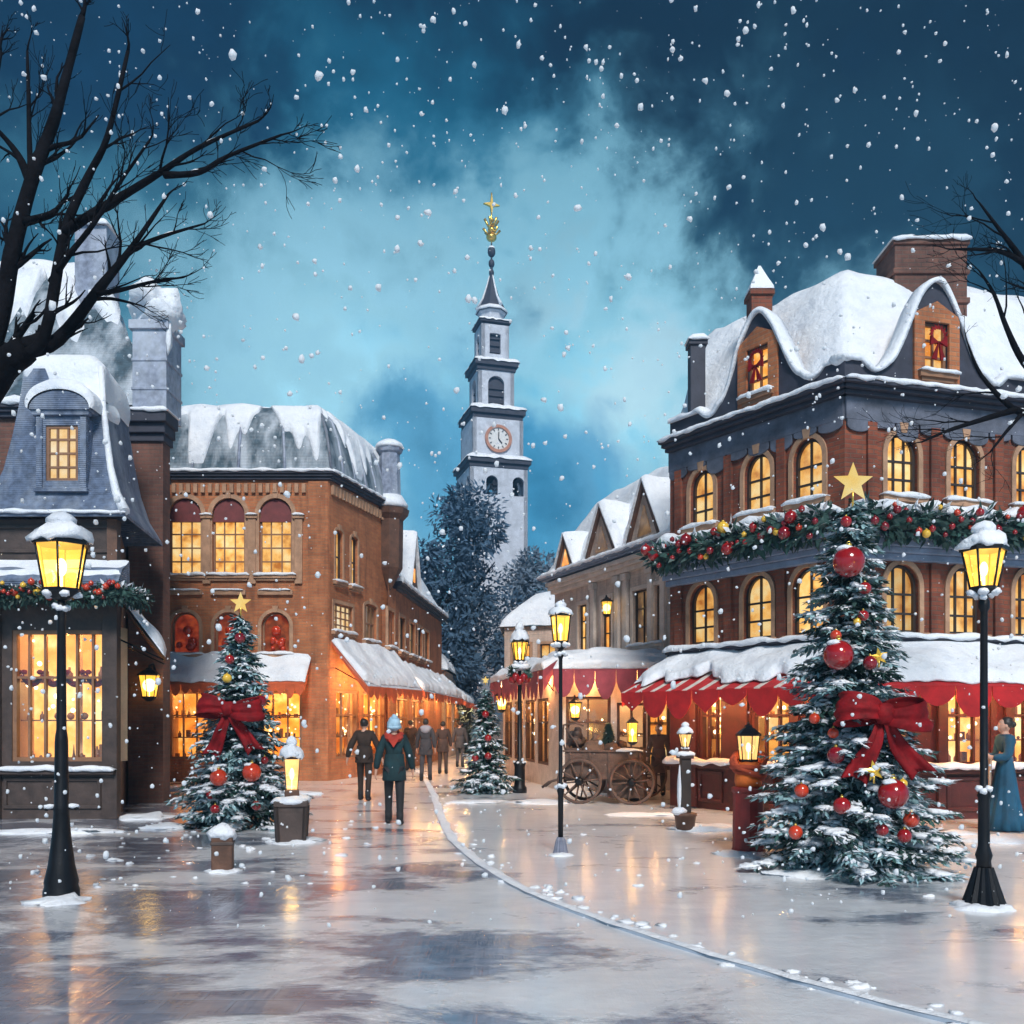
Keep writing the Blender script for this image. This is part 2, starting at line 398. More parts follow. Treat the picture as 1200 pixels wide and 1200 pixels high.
WIN_DIM = litmat('dim_window', (0.10,0.06,0.05), (0.22,0.12,0.06), (0.5,0.28,0.11), 0.6, 2.0)
INT_Y = litmat('shop_interior_yellow', (0.85,0.25,0.03), (1.0,0.45,0.09), (1.0,0.74,0.34), 1.75, 1.7, 0.6)
INT_O = litmat('shop_interior_orange', (0.72,0.14,0.012), (1.0,0.30,0.03), (1.0,0.60,0.17), 2.0, 1.7, 0.6)
INT_DIM = litmat('shop_interior_dim', (0.34,0.15,0.07), (0.55,0.28,0.13), (1.0,0.58,0.24), 1.0, 1.0, 0.6)
BULB = litmat('warm_bulb', (1.0,0.72,0.36), (1.0,0.78,0.42), (1.0,0.85,0.5), 5.0, 1.0)
STARLIT = litmat('lit_star', (1.0,0.62,0.12), (1.0,0.72,0.22), (1.0,0.82,0.36), 0.85, 3.0)
LANTERN = glassmat('lantern_glass', (1.0,0.86,0.55), 0.05, (1.0,0.50,0.06), 0.95)
LANTERN_PALE = glassmat('pale_lantern_glass', (1.0,0.9,0.7), 0.05, (1.0,0.58,0.20), 0.75)
GLASS = glassmat('shop_glass', (0.97,0.97,0.97), 0.07)
PLASTER = pm('cream_plaster', (0.78,0.56,0.34), 0.8, var=0.12)
GOODS = pm('shop_goods', (0.34,0.15,0.06), 0.6, var=0.6, vscale=2)
HAZE = 0.0036
# ------------------------------------------------------------------ architecture helpers
class Fac:
    """facade from a to b (world xy), left to right seen from outside; local x along, y inward, z up"""
    def __init__(s, root, a, b):
        s.root = root; s.a = Vector((a[0], a[1])); s.b = Vector((b[0], b[1]))
        d = s.b - s.a; s.L = d.length; s.u = d / s.L; s.inw = Vector((-s.u.y, s.u.x))
        s.ang = math.atan2(s.u.y, s.u.x)
    def upx(s, px):
        k = (px - CX) / FOC
        return (k * s.a.y - s.a.x) / (s.u.x - k * s.u.y)
    def dep(s, u): return s.a.y + s.u.y * u
    def zpy(s, u, py): return EYE + (HY - py) * s.dep(u) / FOC
    def pos(s, u, y=0.0, z=0.0):
        p = s.a + s.u * u + s.inw * y
        return Vector((p.x - s.root.location.x, p.y - s.root.location.y, z - s.root.location.z))
    def put(s, name, mb, mats, u=0.0, z=0.0, y=0.0, bevel=0.0, parent=None):
        me = mb if isinstance(mb, bpy.types.Mesh) else mb.mesh(name)
        return mobj(name, me, mats, parent or s.root, s.pos(u, y, z), s.ang, bevel)

def arch_pts(w, z0, z1, rise, n=14):
    p = [(-w/2, z0), (w/2, z0)]
    if rise <= 0: return p + [(w/2, z1), (-w/2, z1)]
    return p + [(w/2*math.cos(PI*i/n), z1-rise+rise*math.sin(PI*i/n)) for i in range(n+1)]
def inset_arch(w, z0, z1, rise, t, n=14):
    return arch_pts(w-2*t, z0+t, z1-t, max(0, rise-t) if rise > 0 else 0, n)

def wall_mb(L, z0, z1, t, holes):
    """holes: (xc, w, za, zb, rise)"""
    mb = MB()
    H = [(xc-w/2, xc+w/2, za, zb, r) for xc, w, za, zb, r in holes]
    xs = sorted({0.0, L, *[h[0] for h in H], *[h[1] for h in H]}); zs = sorted({z0, z1, *[h[2] for h in H], *[h[3] for h in H]})
    for i in range(len(xs)-1):
        for j in range(len(zs)-1):
            cx, cz = (xs[i]+xs[i+1])/2, (zs[j]+zs[j+1])/2
            if any(h[0] < cx < h[1] and h[2] < cz < h[3] for h in H): continue
            mb.add([(xs[i],0,zs[j]),(xs[i+1],0,zs[j]),(xs[i+1],0,zs[j+1]),(xs[i],0,zs[j+1])], [(0,1,2,3)])
    for x0, x1, za, zb, r in H:
        zt = zb - r
        mb.add([(x0,0,za),(x0,t,za),(x0,t,zt),(x0,0,zt)], [(0,1,2,3)])
        mb.add([(x1,0,za),(x1,t,za),(x1,t,zt),(x1,0,zt)], [(3,2,1,0)])
        mb.add([(x0,0,za),(x1,0,za),(x1,t,za),(x0,t,za)], [(0,1,2,3)])
        if r <= 0:
            mb.add([(x0,0,zb),(x1,0,zb),(x1,t,zb),(x0,t,zb)], [(3,2,1,0)])
        else:
            n = 14; xc = (x0+x1)/2; w = x1-x0
            arc = [(xc+w/2*math.cos(PI*k/n), zt+r*math.sin(PI*k/n)) for k in range(n+1)]
            for k in range(n):
                a, b = arc[k], arc[k+1]
                mb.add([(a[0],0,a[1]),(b[0],0,b[1]),(b[0],t,b[1]),(a[0],t,a[1])], [(0,1,2,3)])
                c = (x1, zb) if k < n//2 else (x0, zb)
                mb.add([(a[0],0,a[1]),(c[0],0,c[1]),(b[0],0,b[1])], [(0,1,2)])
            mb.add([(x1,0,zb),(x0,0,zb),(arc[n//2][0],0,arc[n//2][1])], [(0,1,2)])
    mb.add([(0,0,z0),(0,t,z0),(0,t,z1),(0,0,z1)], [(0,1,2,3)])
    mb.add([(L,0,z0),(L,t,z0),(L,t,z1),(L,0,z1)], [(3,2,1,0)])
    mb.add([(0,0,z1),(L,0,z1),(L,t,z1),(0,t,z1)], [(0,1,2,3)])
    return mb

def window(fac, u, z, w, h, rise=0.0, cols=2, rows=3, pane=None, frame=None, surround=None, depth=0.13, sill=True,
           snow=True, name='window', lun=0.0, lunmat=None, sw=0.10, ft=0.05, seed=None):
    seed = rnd.random()*50 if seed is None else seed
    def mk_frame():
        mb = MB()
        mb.ring(arch_pts(w-0.004, 0, h, rise), inset_arch(w-0.004, 0, h, rise, ft), depth-0.055, depth+0.01)
        top = lambda x: (h if rise <= 0 else h-rise+rise*math.sqrt(max(0, 1-(2*x/w)**2))) - ft*0.6
        zt = h - lun
        for i in range(1, cols):
            x = -w/2 + w*i/cols
            mb.box(x-0.016, x+0.016, depth-0.042, depth+0.006, 0.03, min(top(x), zt if lun else 99))
        for j in range(1, rows+(1 if lun else 0)):
            zz = (zt if lun else (h-rise*0.45))*j/rows
            hw = w/2 - 0.02 if zz <= h-rise else (w/2)*math.sqrt(max(0, 1-((zz-h+rise)/rise)**2)) - 0.01
            mb.box(-hw, hw, depth-0.047, depth+0.004, zz-0.018, zz+0.018)
        return mb.mesh('window')
    o = fac.put(name, cached(('wf', w, h, rise, cols, rows, depth, lun, ft), mk_frame) if True else None, frame, u, z)
    if o.data.materials[0] != frame:
        o.data = o.data.copy(); o.data.materials.clear(); o.data.materials.append(frame)
    def sub(nm, key, fn, mat):
        me = cached(key, fn)
        if me.materials and me.materials[0] != mat:
            me = me.copy(); me.materials.clear()
        return mobj(nm, me, mat, o)
    def mk_pane():
        mb = MB(); mb.prism(arch_pts(w-0.012, 0.006, h-0.006, rise), depth, depth+0.02); return mb.mesh('pane')
    sub('pane', ('wp', w, h, rise, depth, str(pane.name)), mk_pane, pane)
    if lun:
        def mk_l():
            mb = MB(); zt = h-lun
            pts = [p for p in inset_arch(w, 0, h, rise, ft*0.5) if p[1] > zt]
            pts = [(-w/2+ft*0.5, zt), (w/2-ft*0.5, zt)] + pts
            mb.prism(pts, depth-0.10, depth-0.048)
            mb.box(-w/2+0.004, w/2-0.004, depth-0.125, depth-0.03, zt-0.05, zt+0.05); return mb.mesh('lunette')
        sub('lunette', ('wl', w, h, rise, lun, depth), mk_l, lunmat)
    if surround:
        def mk_s():
            mb = MB()
            a = arch_pts(w+2*sw, -0.001, h+sw, rise+sw if rise > 0 else 0)[1:]; b = arch_pts(w+0.002, -0.001, h+0.001, rise)[1:]
            if rise <= 0:
                a = a + [(-w/2-sw, -0.001)]; b = b + [(-w/2-0.001, -0.001)]
            else:
                a = a + [(-w/2-sw, -0.001)]; b = b + [(-w/2-0.001, -0.001)]
            mb.ring(a, b, -0.035, 0.05, closed=False)
            if rise > 0:
                mb.prism([(-0.055, h-0.01), (0.055, h-0.01), (0.085, h+sw+0.07), (-0.085, h+sw+0.07)], -0.062, 0.02)
            return mb.mesh('surround')
        sub('surround', ('ws', w, h, rise, sw), mk_s, surround)
    if sill:
        def mk_sill():
            mb = MB(); mb.box(-w/2-0.14, w/2+0.14, -0.12, depth-0.056, -0.105, -0.003); mb.box(-w/2-0.08, w/2+0.08, -0.075, 0.02, -0.17, -0.107); return mb.mesh('sill')
        so = sub('sill', ('wsl', w, depth), mk_sill, surround or frame)
        if snow:
            mb = MB(); mb.snowstrip(-w/2-0.15, w/2+0.15, -0.13, depth-0.06, -0.002, 0.085, seed, 0.05)
            mb.build('sill_snow', SNOW, o)
    return o

def warm_lamp(name, parent, loc, energy, size=0.05, col=(1.0, 0.52, 0.17)):
    l = bpy.data.lights.new(name, 'POINT'); l.energy = energy; l.color = col; l.shadow_soft_size = size
    o = bpy.data.objects.new(name, l); COL.objects.link(o); o.parent = parent; o.location = loc
    return o
def goods_mb(w, h, d, seed, y0=0.16):
    r = random.Random(seed); mb = MB()
    nsh = 1 if h < 1.3 else 2
    for k in range(nsh+1):
        zz = 0.04 + k*(h*0.30)
        if k: mb.box(-w/2+0.02, w/2-0.02, y0+0.10, d-0.05, zz-0.025, zz)
        x = -w/2+0.1
        while x < w/2-0.12:
            hh = r.uniform(0.08, 0.26)*min(1, h/1.5); ww = r.uniform(0.05, 0.13)
            t = r.random(); yy = r.uniform(y0+0.16, d-0.18)
            if t < 0.35: mb.box(x-ww/2, x+ww/2, yy-ww/2, yy+ww/2, zz+0.001, zz+hh)
            elif t < 0.6: mb.lathe([(0.0, 0), (ww*0.5, 0.0), (ww*0.5, hh*0.55), (ww*0.18, hh*0.75), (ww*0.16, hh), (0, hh)], 8, (x, yy, zz+0.001))
            elif t < 0.8: mb.lathe([(ww*0.6, 0), (ww*0.3, hh*0.5), (0.005, hh*1.2)], 8, (x, yy, zz+0.001))
            else: mb.blob((x, yy, zz+ww*0.55), ww*0.55, 0.1, x)
            x += ww + r.uniform(0.03, 0.16)
    return mb

def shopwin(fac, u, z, w, h, mat, cols=3, rows=2, frame=None, depth=0.75, seed=1, lights=9, swag=None, name='shop_window', lamp=26):
    mb = MB(); t = 0.07
    mb.ring(arch_pts(w-0.004, 0, h, 0), inset_arch(w-0.004, 0, h, 0, t), 0.02, 0.13)
    for i in range(1, cols): x = -w/2+w*i/cols; mb.box(x-0.02, x+0.02, 0.045, 0.115, t, h-t)
    for j in range(1, rows): zz = h-(h*0.36)*j/(rows-1); mb.box(-w/2+t, w/2-t, 0.04, 0.118, zz-0.02, zz+0.02)
    o = fac.put(name, mb, frame or FRAME_WARM, u, z)
    g = MB(); g.box(-w/2+t-0.01, w/2-t+0.01, 0.076, 0.084, t-0.01, h-t+0.01); g.build('pane', GLASS, o)
    m = MB(); x0, x1 = -w/2-0.02, w/2+0.02
    m.add([(x0,depth,-0.02),(x1,depth,-0.02),(x1,depth,h+0.1),(x0,depth,h+0.1)], [(0,1,2,3)], 0)
    m.add([(x0,0.14,-0.02),(x0,depth,-0.02),(x0,depth,h+0.1),(x0,0.14,h+0.1)], [(0,1,2,3)], 1)
    m.add([(x1,0.14,-0.02),(x1,depth,-0.02),(x1,depth,h+0.1),(x1,0.14,h+0.1)], [(0,1,2,3)], 1)
    m.add([(x0,0.14,-0.02),(x1,0.14,-0.02),(x1,depth,-0.02),(x0,depth,-0.02)], [(0,1,2,3)], 1)
    m.add([(x0,0.14,h+0.1),(x1,0.14,h+0.1),(x1,depth,h+0.1),(x0,depth,h+0.1)], [(0,1,2,3)], 1)
    m.build('interior', [mat, PLASTER], o)
    goods_mb(w, h, depth, seed).build('goods', GOODS, o)
    if lamp: warm_lamp('shop_light', o, (0, 0.28, h-0.05), lamp, 0.06)
    if lights:
        r = random.Random(seed+5); b = MB()
        for _ in range(lights):
            b.blob((r.uniform(-w/2+0.1, w/2-0.1), r.uniform(0.2, depth-0.2), h*r.uniform(0.35, 0.93)), r.uniform(0.018, 0.045), nu=8, nv=6)
        b.build('string_lights', BULB, o)
    if swag:
        s = MB(); n = max(2, int(w/0.4))
        for i in range(n):
            xa, xb = -w/2+0.08+(w-0.16)*i/n, -w/2+0.08+(w-0.16)*(i+1)/n
            pts = [Vector((xa+(xb-xa)*k/10, 0.17, h*0.66-0.16*math.sin(PI*k/10))) for k in range(11)]
            s.tube(pts, [0.035+0.02*math.sin(PI*k/10) for k in range(11)], 8)
            for sd in (-1, 1): s.blob((xa+0.05*sd, 0.16, h*0.67+0.03), (0.06, 0.025, 0.045), 0.2, xa)
        s.build('ribbon_swag', swag, o)
    return o

def awning(fac, u0, u1, zt, out, zb, cloth, val=None, vh=0.24, sc=0.38, snow=0.12, du=(0.0, 0.0), seed=0.0, jag=0.35, t1=1.0, name='awning', ragged=0.0, lamps=0, lampw=30):
    """sloping canvas from wall height zt to zb at distance out; du widens the outer edge at each end"""
    a, b = Vector((u0, -0.02, zt)), Vector((u1, -0.02, zt)); c, d = Vector((u1+du[1], -out, zb)), Vector((u0-du[0], -out, zb))
    mb = MB(); n = 20; top = []; bot = []
    for j in range(9):
        r = []; q = []
        for i in range(n+1):
            p = a.lerp(b, i/n).lerp(d.lerp(c, i/n), j/8); p = p + Vector((0, 0, -0.10*math.sin(PI*j/8)*0.6))
            r.append(p); q.append(p-Vector((0, 0, 0.02)))
        top.append(r); bot.append(list(reversed(q)))
    mb.grid(top, 0, True); mb.grid(bot, 0, True)
    mb.grid([top[-1], [p-Vector((0,0,0.02)) for p in top[-1]]], 0, True)
    for k in (0, -1): mb.grid([[r[k] for r in top], [r[k]-Vector((0,0,0.02)) for r in top]], 0, True)
    o = fac.put(name, mb, cloth)
    if val:
        v = MB(); W = (c-d).length; m = max(2, round(W/sc)); r = random.Random(int(seed*10)+3)
        for i in range(m):
            xa, xb = d.x+W*i/m, d.x+W*(i+1)/m
            h = vh*(1+ragged*r.uniform(-0.5, 0.9)); pw = r.choice([1.0, 1.3, 2.0, 2.4]) if ragged > 0.3 else 2.2
            pts = [(xa+0.003, zb-0.012)] + [(xa+(xb-xa)*(0.5-0.485*math.cos(PI*k/10)), zb-h*0.42-h*0.58*(1-abs(2*(0.5-0.485*math.cos(PI*k/10))-1)**pw)) for k in range(11)] + [(xb-0.003, zb-0.012)]
            yy = -out-0.012+0.02*r.uniform(-1, 1)
            v.prism(pts, yy, yy+0.014)
        vo = fac_sub(o, v, 'valance', val)
        # side cheeks
        for p, q in ((a, d), (b, c)):
            s = MB(); s.add([p, q, q-Vector((0,0,vh*0.8)), p-Vector((0,0,0.12))], [(0,1,2,3)]); fac_sub(o, s, 'cheek', val)
    if snow:
        up = Vector((0, 0, 0.02))
        s = MB(); s.snowsheet(a+up, b+up, c+up*0.3, d+up*0.3, snow, seed, 0.0, t1, jag, nu=max(24, int((u1-u0)*14)), nv=12)
        fac_sub(o, s, 'awning_snow', SNOW)
    for f in (0.06, 0.94):
        p = a.lerp(b, f); q = d.lerp(c, f); ar = MB()
        ar.tube([p+Vector((0,0,-0.75)), q+Vector((0,0.02,-0.05))], 0.016, 6); fac_sub(o, ar, 'awning_arm', IRON)
    for i in range(lamps):
        x = u0+(u1-u0)*(i+0.5)/lamps; zl = zt+(zb-zt)*0.55-0.20
        b = MB(); b.blob((x, -out*0.55, zl), 0.055); b.tube([(x, -out*0.55, zl+0.05), (x, -out*0.55, zl+0.2)], 0.008, 5); fac_sub(o, b, 'awning_bulb', BULB)
        warm_lamp('awning_light', o, (x, -out*0.55, zl-0.08), lampw, 0.05)
    return o
def fac_sub(o, mb, name, mats, bevel=0.0):
    return mb.build(name, mats, o, bevel=bevel)

def offset_poly(P, d, w=None):
    """inset a ccw/cw polygon by d (list of xy)"""
    n = len(P); A = sum(P[i][0]*P[(i+1)%n][1]-P[(i+1)%n][0]*P[i][1] for i in range(n)); sg = 1 if A > 0 else -1
    L = []
    for i in range(n):
        p = Vector(P[i]); q = Vector(P[(i+1)%n]); t = (q-p).normalized(); nn = Vector((-t.y, t.x))*sg
        L.append((p+nn*d*(w[i] if w else 1.0), t))
    out = []
    for i in range(n):
        p1, t1 = L[i-1]; p2, t2 = L[i]
        den = t1.x*t2.y-t1.y*t2.x
        if abs(den) < 1e-6: out.append((p2.x, p2.y)); continue
        s = ((p2.x-p1.x)*t2.y-(p2.y-p1.y)*t2.x)/den
        r = p1+t1*s; out.append((r.x, r.y))
    return out
def loft_roof(P, prof, sub=24, over=0.0, snow=None, seed=0.0, off=(0, 0), cap=True, w=None):
    """prof: (inset,z) list from eave to top. snow=(t_start, jag, th) builds the snow sheet instead"""
    n = len(P); mb = MB()
    rings = [[Vector((x-off[0], y-off[1], z)) for x, y in offset_poly(P, i, w)] for i, z in prof]
    def pt(e, s, t):
        f = t*(len(prof)-1); k = min(int(f), len(prof)-2); f -= k
        return rings[k][e].lerp(rings[k][(e+1)%n], s).lerp(rings[k+1][e].lerp(rings[k+1][(e+1)%n], s), f)
    cols = [(e, i/sub) for e in range(n) for i in range(sub)]
    m = (len(prof)-1)*4
    if snow is None:
        rows = [[pt(e, s, j/m) for e, s in cols] for j in range(m+1)]
        mb.grid(rows, 0, False, closed=True)
    else:
        t0, jag, th = snow[:3]; rows = []
        cen = sum((p for p in rings[0]), Vector())/n
        for j in range(m+1):
            r = []
            for e, s in cols:
                p0 = pt(e, s, 0.0); d = max(0.0, min(1.0, 0.5+0.8*nz(p0.x*0.9+seed, p0.y*0.9)+0.5*nz(p0.x*3+seed, p0.y*3, 2)))
                ts = max(0.0, min(0.97, t0+jag*(d-0.5)*2))
                t = ts+(1-ts)*j/m; p = pt(e, s, t)
                q0 = pt(e, s, max(0, t-0.02)); q1 = pt(e, s, min(1, t+0.02)); g = (q1-q0).normalized()
                tan = (pt(e, min(1, s+0.02), t)-pt(e, max(0, s-0.02), t)).normalized()
                nn = tan.cross(g)
                if nn.dot(p-cen) < 0 and nn.z < 0: nn = -nn
                if nn.z < 0: nn = -nn
                k = min(1.0, (j/m)*5)**0.5
                r.append(p+nn*(th*k*(0.8+0.6*nz(p.x*1.5, p.y*1.5, p.z*1.5+seed))+0.004)+Vector((0,0,0.0)))
            rows.append(r)
        mb.grid(rows, 0, True, closed=True)
    if cap:
        b = len(mb.v)-len(cols)
        mb.f.append(tuple(range(b, b+len(cols)))); mb.m.append(0); mb.sm.append(False)
    return mb

# a garland: leaf kites round a path, with ornaments as parts
def garland(root, paths, rad, dens, seed, ornaments, leafmat=FIR):
    r = random.Random(seed); mb = MB(); sn = MB()
    for path in paths:
        for i in range(len(path)-1):
            a, b = Vector(path[i]), Vector(path[i+1]); L = (b-a).length
            mb.tube([a, b], rad*0.35, 6)
            for _ in range(int(L*dens)):
                p = a.lerp(b, r.random()); q = r.uniform(0, 2*PI); t = (b-a).normalized()
                o = (Vector((0,0,1))*math.sin(q) + t.cross(Vector((0,0,1)))*math.cos(q))
                p = p+o*rad*r.uniform(0.2, 0.8)
                d = (o*0.8+t*r.uniform(-1, 1)+Vector((0,0,-0.25))).normalized(); sd = d.cross(Vector((r.uniform(-1,1), r.uniform(-1,1), r.uniform(-1,1)))).normalized()
                (sn if (o.z > 0.55 and r.random() < 0.3) else mb).kite(p, d, sd, rad*r.uniform(0.45, 0.85), rad*r.uniform(0.16, 0.34))
    mb.build('foliage', leafmat, root, recalc=False)
    if sn.v: sn.build('frosted_leaves', SNOW, root, recalc=False)
    for p, rr, mat in ornaments:
        bauble_part(root, p, rr, mat)
def bauble_part(root, p, rr, mat):
    key = ('bp', mat.name)
    def mk():
        m = MB(); m.blob((0,0,0), 1.0, nu=14, nv=10); m.lathe([(0.0,0.95),(0.22,0.95),(0.22,1.18),(0.0,1.18)], 8); return m.mesh('bauble')
    o = mobj('bauble', cached(key, mk), mat, root, p); o.scale = (rr, rr, rr); return o
# ------------------------------------------------------------------ buildings
def body(root, P, z0, z1, mat, skip=(), name='wall', t=0.2):
    """plain walls for the sides no photo shows"""
    n = len(P)
    for i in range(n):
        if i in skip: continue
        a, b = P[i], P[(i+1) % n]
        f = Fac(root, a, b)
        mb = MB(); mb.box(0.001, f.L-0.001, 0, t, z0, z1)
        f.put(name, mb, mat)
def cornice(fac, z0, z1, out, mat, u0=None, u1=None, e0=0.0, e1=0.0, snow=0.12, seed=0.0, name='cornice', drip=0.07):
    u0 = 0 if u0 is None else u0; u1 = fac.L if u1 is None else u1
    mb = MB(); h = z1-z0
    for k, (f, zz, zt) in enumerate(((0.45, z0, z0+h*0.35), (0.75, z0+h*0.35, z0+h*0.65), (1.0, z0+h*0.65, z1))):
        o = out*f; a, b = u0-e0*f, u1+e1*f
        mb.box(a, b, -o, 0.03+0.002*k, zz+0.0005, zt)
    o = fac.put(name, mb, mat, bevel=0.012)
    if snow:
        s = MB(); s.snowstrip(u0-e0, u1+e1, -out, 0.0, z1, snow, seed, drip)
        s.build(name+'_snow', SNOW, o)
    return o

# ---- A: little mansard shop, left edge
def build_shop():
    root = thing('mansard_shop', 'small dark timber shop at the left edge under a flared blue slate mansard roof', 'shop', (-6.86, 16.3, 0))
    P = [(-9.1, 16.3), (-6.86, 16.3), (-8.06, 19.6), (-9.1, 19.6)]
    f = Fac(root, P[0], P[1]); sd = Fac(root, P[1], P[2])
    f.put('wall', wall_mb(f.L, 0, 5.2, 0.16, [(1.245, 1.66, 1.0, 3.28, 0)]), TIMBER)
    sd.put('wall', wall_mb(sd.L, 0, 5.2, 0.16, [(1.5, 0.8, 1.0, 3.2, 0)]), TIMBER_BROWN)
    body(root, P, 0, 5.2, TIMBER, (0, 1))
    shopwin(f, 1.245, 1.0, 1.66, 2.28, INT_Y, 6, 2, FRAME_WARM, 0.8, 3, 16, VELVET)
    shopwin(sd, 1.5, 1.0, 0.8, 2.2, INT_Y, 2, 2, FRAME_WARM, 0.7, 4, 4)
    # corner posts, panels
    for x in (-0.02, f.L-0.24):
        mb = MB(); mb.box(x, x+0.26, -0.06, 0.0, 0.0, 4.35); f.put('pilaster', mb, TIMBER, bevel=0.01)
    for xa, xb, za, zb, nm in ((0.28, 1.18, 0.18, 0.72, 'riser_panel'), (1.3, 1.97, 0.18, 0.72, 'riser_panel'), (0.12, 1.08, 4.62, 5.1, 'fascia_panel'), (1.16, 2.12, 4.62, 5.1, 'fascia_panel')):
        mb = MB(); mb.ring([(xa,za),(xb,za),(xb,zb),(xa,zb)], [(xa+.06,za+.06),(xb-.06,za+.06),(xb-.06,zb-.06),(xa+.06,zb-.06)], -0.035, 0.0)
        f.put(nm, mb, TIMBER, bevel=0.008)
    mb = MB(); mb.box(0.0, f.L, -0.16, -0.062, 0.78, 0.86); so = f.put('sill', mb, TIMBER, bevel=0.01)
    s = MB(); s.snowstrip(0.0, f.L+0.02, -0.17, -0.06, 0.86, 0.09, 2.0, 0.05); s.build('sill_snow', SNOW, so)
    # hood with snow below the fascia
    mb = MB(); mb.prism([(0, 0), (1, 0), (1, 1), (0, 1)], 0, 0.001)
    mb = MB(); pr = [(-0.0, 4.46), (-0.30, 4.30), (-0.46, 4.08), (-0.46, 3.98), (0.0, 3.98)]
    mb.add([(x, y, z) for x in (-0.25, f.L+0.22) for y, z in pr], [(0,1,2,3,4), (9,8,7,6,5)] + [(i, (i+1)%5, 5+(i+1)%5, 5+i) for i in range(5)])
    h = f.put('hood', mb, SLATE)
    s = MB(); s.snowsheet((-0.25, -0.02, 4.47), (f.L+0.22, -0.02, 4.47), (f.L+0.22, -0.46, 4.12), (-0.25, -0.46, 4.12), 0.05, 5.0, 0, 1, 0.25, nu=50)
    s.build('hood_snow', SNOW, h)
    # concave mansard
    EP = [(-9.22, 16.05), (-6.62, 16.05), (-7.0, 18.8), (-9.22, 18.8)]
    prof = [(0, 5.2), (0.0, 5.26), (0.2, 5.62), (0.34, 6.1), (0.44, 6.7), (0.52, 7.3), (0.58, 7.95)]
    r = loft_roof(EP, prof, 10, off=(-6.86, 16.3)).build('roof', SLATE, root)
    loft_roof(EP, [(0.52, 7.4), (0.62, 8.0), (0.8, 8.2), (1.0, 8.26)], 24, snow=(0.0, 0.5, 0.1), seed=2, off=(-6.86, 16.3)).build('roof_snow', SNOW, r)
    e = Fac(root, EP[0], EP[1]); e2 = Fac(root, EP[1], EP[2])
    s = MB(); s.snowstrip(-0.02, e.L+0.03, -0.02, 0.14, 5.27, 0.07, 7.0, 0.04); e.put('roof_snow', s, SNOW)
    s = MB(); pts = []
    for k, (i, z) in enumerate(prof[1:]):
        q = offset_poly(EP, i)[1]; pts.append((q[0]+6.86, q[1]-16.3, z+0.02))
    s.tube(pts, [0.09, 0.075, 0.06, 0.055, 0.05, 0.06], 8); s.build('roof_snow', SNOW, root)
    # dormer
    ub = 1.31
    mb = MB(); mb.add([(ub-0.42, -0.05, 5.72), (ub+0.42, -0.05, 5.72), (ub+0.42, -0.05, 6.95), (ub-0.42, -0.05, 6.95)], [])
    mb = wall_mb(0.86, 5.72, 6.98, 0.12, [(0.43, 0.56, 5.86, 6.82, 0)])
    mb.box(0, 0.06, 0.121, 1.0, 5.74, 6.96); mb.box(0.80, 0.86, 0.121, 1.0, 5.74, 6.96)
    mb.box(-0.06, 0.92, -0.06, 0.05, 6.98, 7.07)
    mb.box(-0.03, 0.89, -0.07, 0.04, 5.66, 5.72)
    for x in (0.0, 0.76): mb.box(x, x+0.10, -0.03, -0.001, 5.73, 6.97)
    d = f.put('dormer', mb, SLATE, ub-0.43, 0, -0.06)
    wo = window(f, ub, 5.86, 0.56, 0.96, 0, 3, 4, WIN_CREAM, FRAME_WARM, None, 0.08, False, name='dormer_window'); wo.location.y -= 0.06
    mb = MB(); arc = [(0.43+0.52*math.cos(PI*k/14), 7.071+0.32*math.sin(PI*k/14)) for k in range(15)]
    mb.prism(arc, -0.10, 1.0, 0, True); f.put('dormer_roof', mb, SLATE, ub-0.43, 0, -0.06)
    s = MB(); rows = []
    for i in range(25):
        k = i/24; a = PI*(0.0+k); rr = 1+0.10*nz(k*6, 3)
        base = Vector((0.43+0.53*math.cos(a), 0, 7.075+0.33*math.sin(a))); nn = Vector((math.cos(a)*0.6, 0, math.sin(a)+0.2)).normalized()
        th = (0.03+0.19*math.sin(a)**0.7)*rr
        rows.append([base+Vector((0,-0.13,0)), base+nn*th*0.7+Vector((0,-0.15,0)), base+nn*th+Vector((0,-0.03,0)), base+nn*th+Vector((0,0.5,0)), base+nn*th+Vector((0,1.0,0.05))])
    s.grid(rows, 0, True); f.put('dormer_snow', s, SNOW, ub-0.43, 0, -0.06)
    # steep snow-laden awning on the alley side
    awning(sd, 0.25, 1.75, 3.9, 0.78, 2.85, TIMBER_BROWN, None, snow=0.16, seed=3.0, jag=0.05, name='side_awning')
    return root, f
SHOP, SHOP_F = build_shop()
g = thing('garland', 'dark leafy garland with orange and yellow baubles under the hood of the mansard shop', 'garland', (-6.86, 16.3, 0))
rr = random.Random(11); orn = []
for i in range(44):
    x = -2.55+2.85*(i+0.5)/44
    orn.append(((x, -0.56-rr.uniform(0.0, 0.10), 3.90+rr.uniform(-0.15, 0.13)), rr.uniform(0.035, 0.075), rr.choice([ORANGE_GLOSS, ORANGE_GLOSS, RED_GLOSS, YEL_GLOSS, GOLD_PAINT])))
garland(g, [[(-2.6, -0.50, 3.86), (-1.9, -0.50, 3.80), (-1.2, -0.50, 3.86), (-0.5, -0.50, 3.80), (0.28, -0.50, 3.86), (0.42, 0.2, 3.82)]], 0.19, 480, 4, orn)

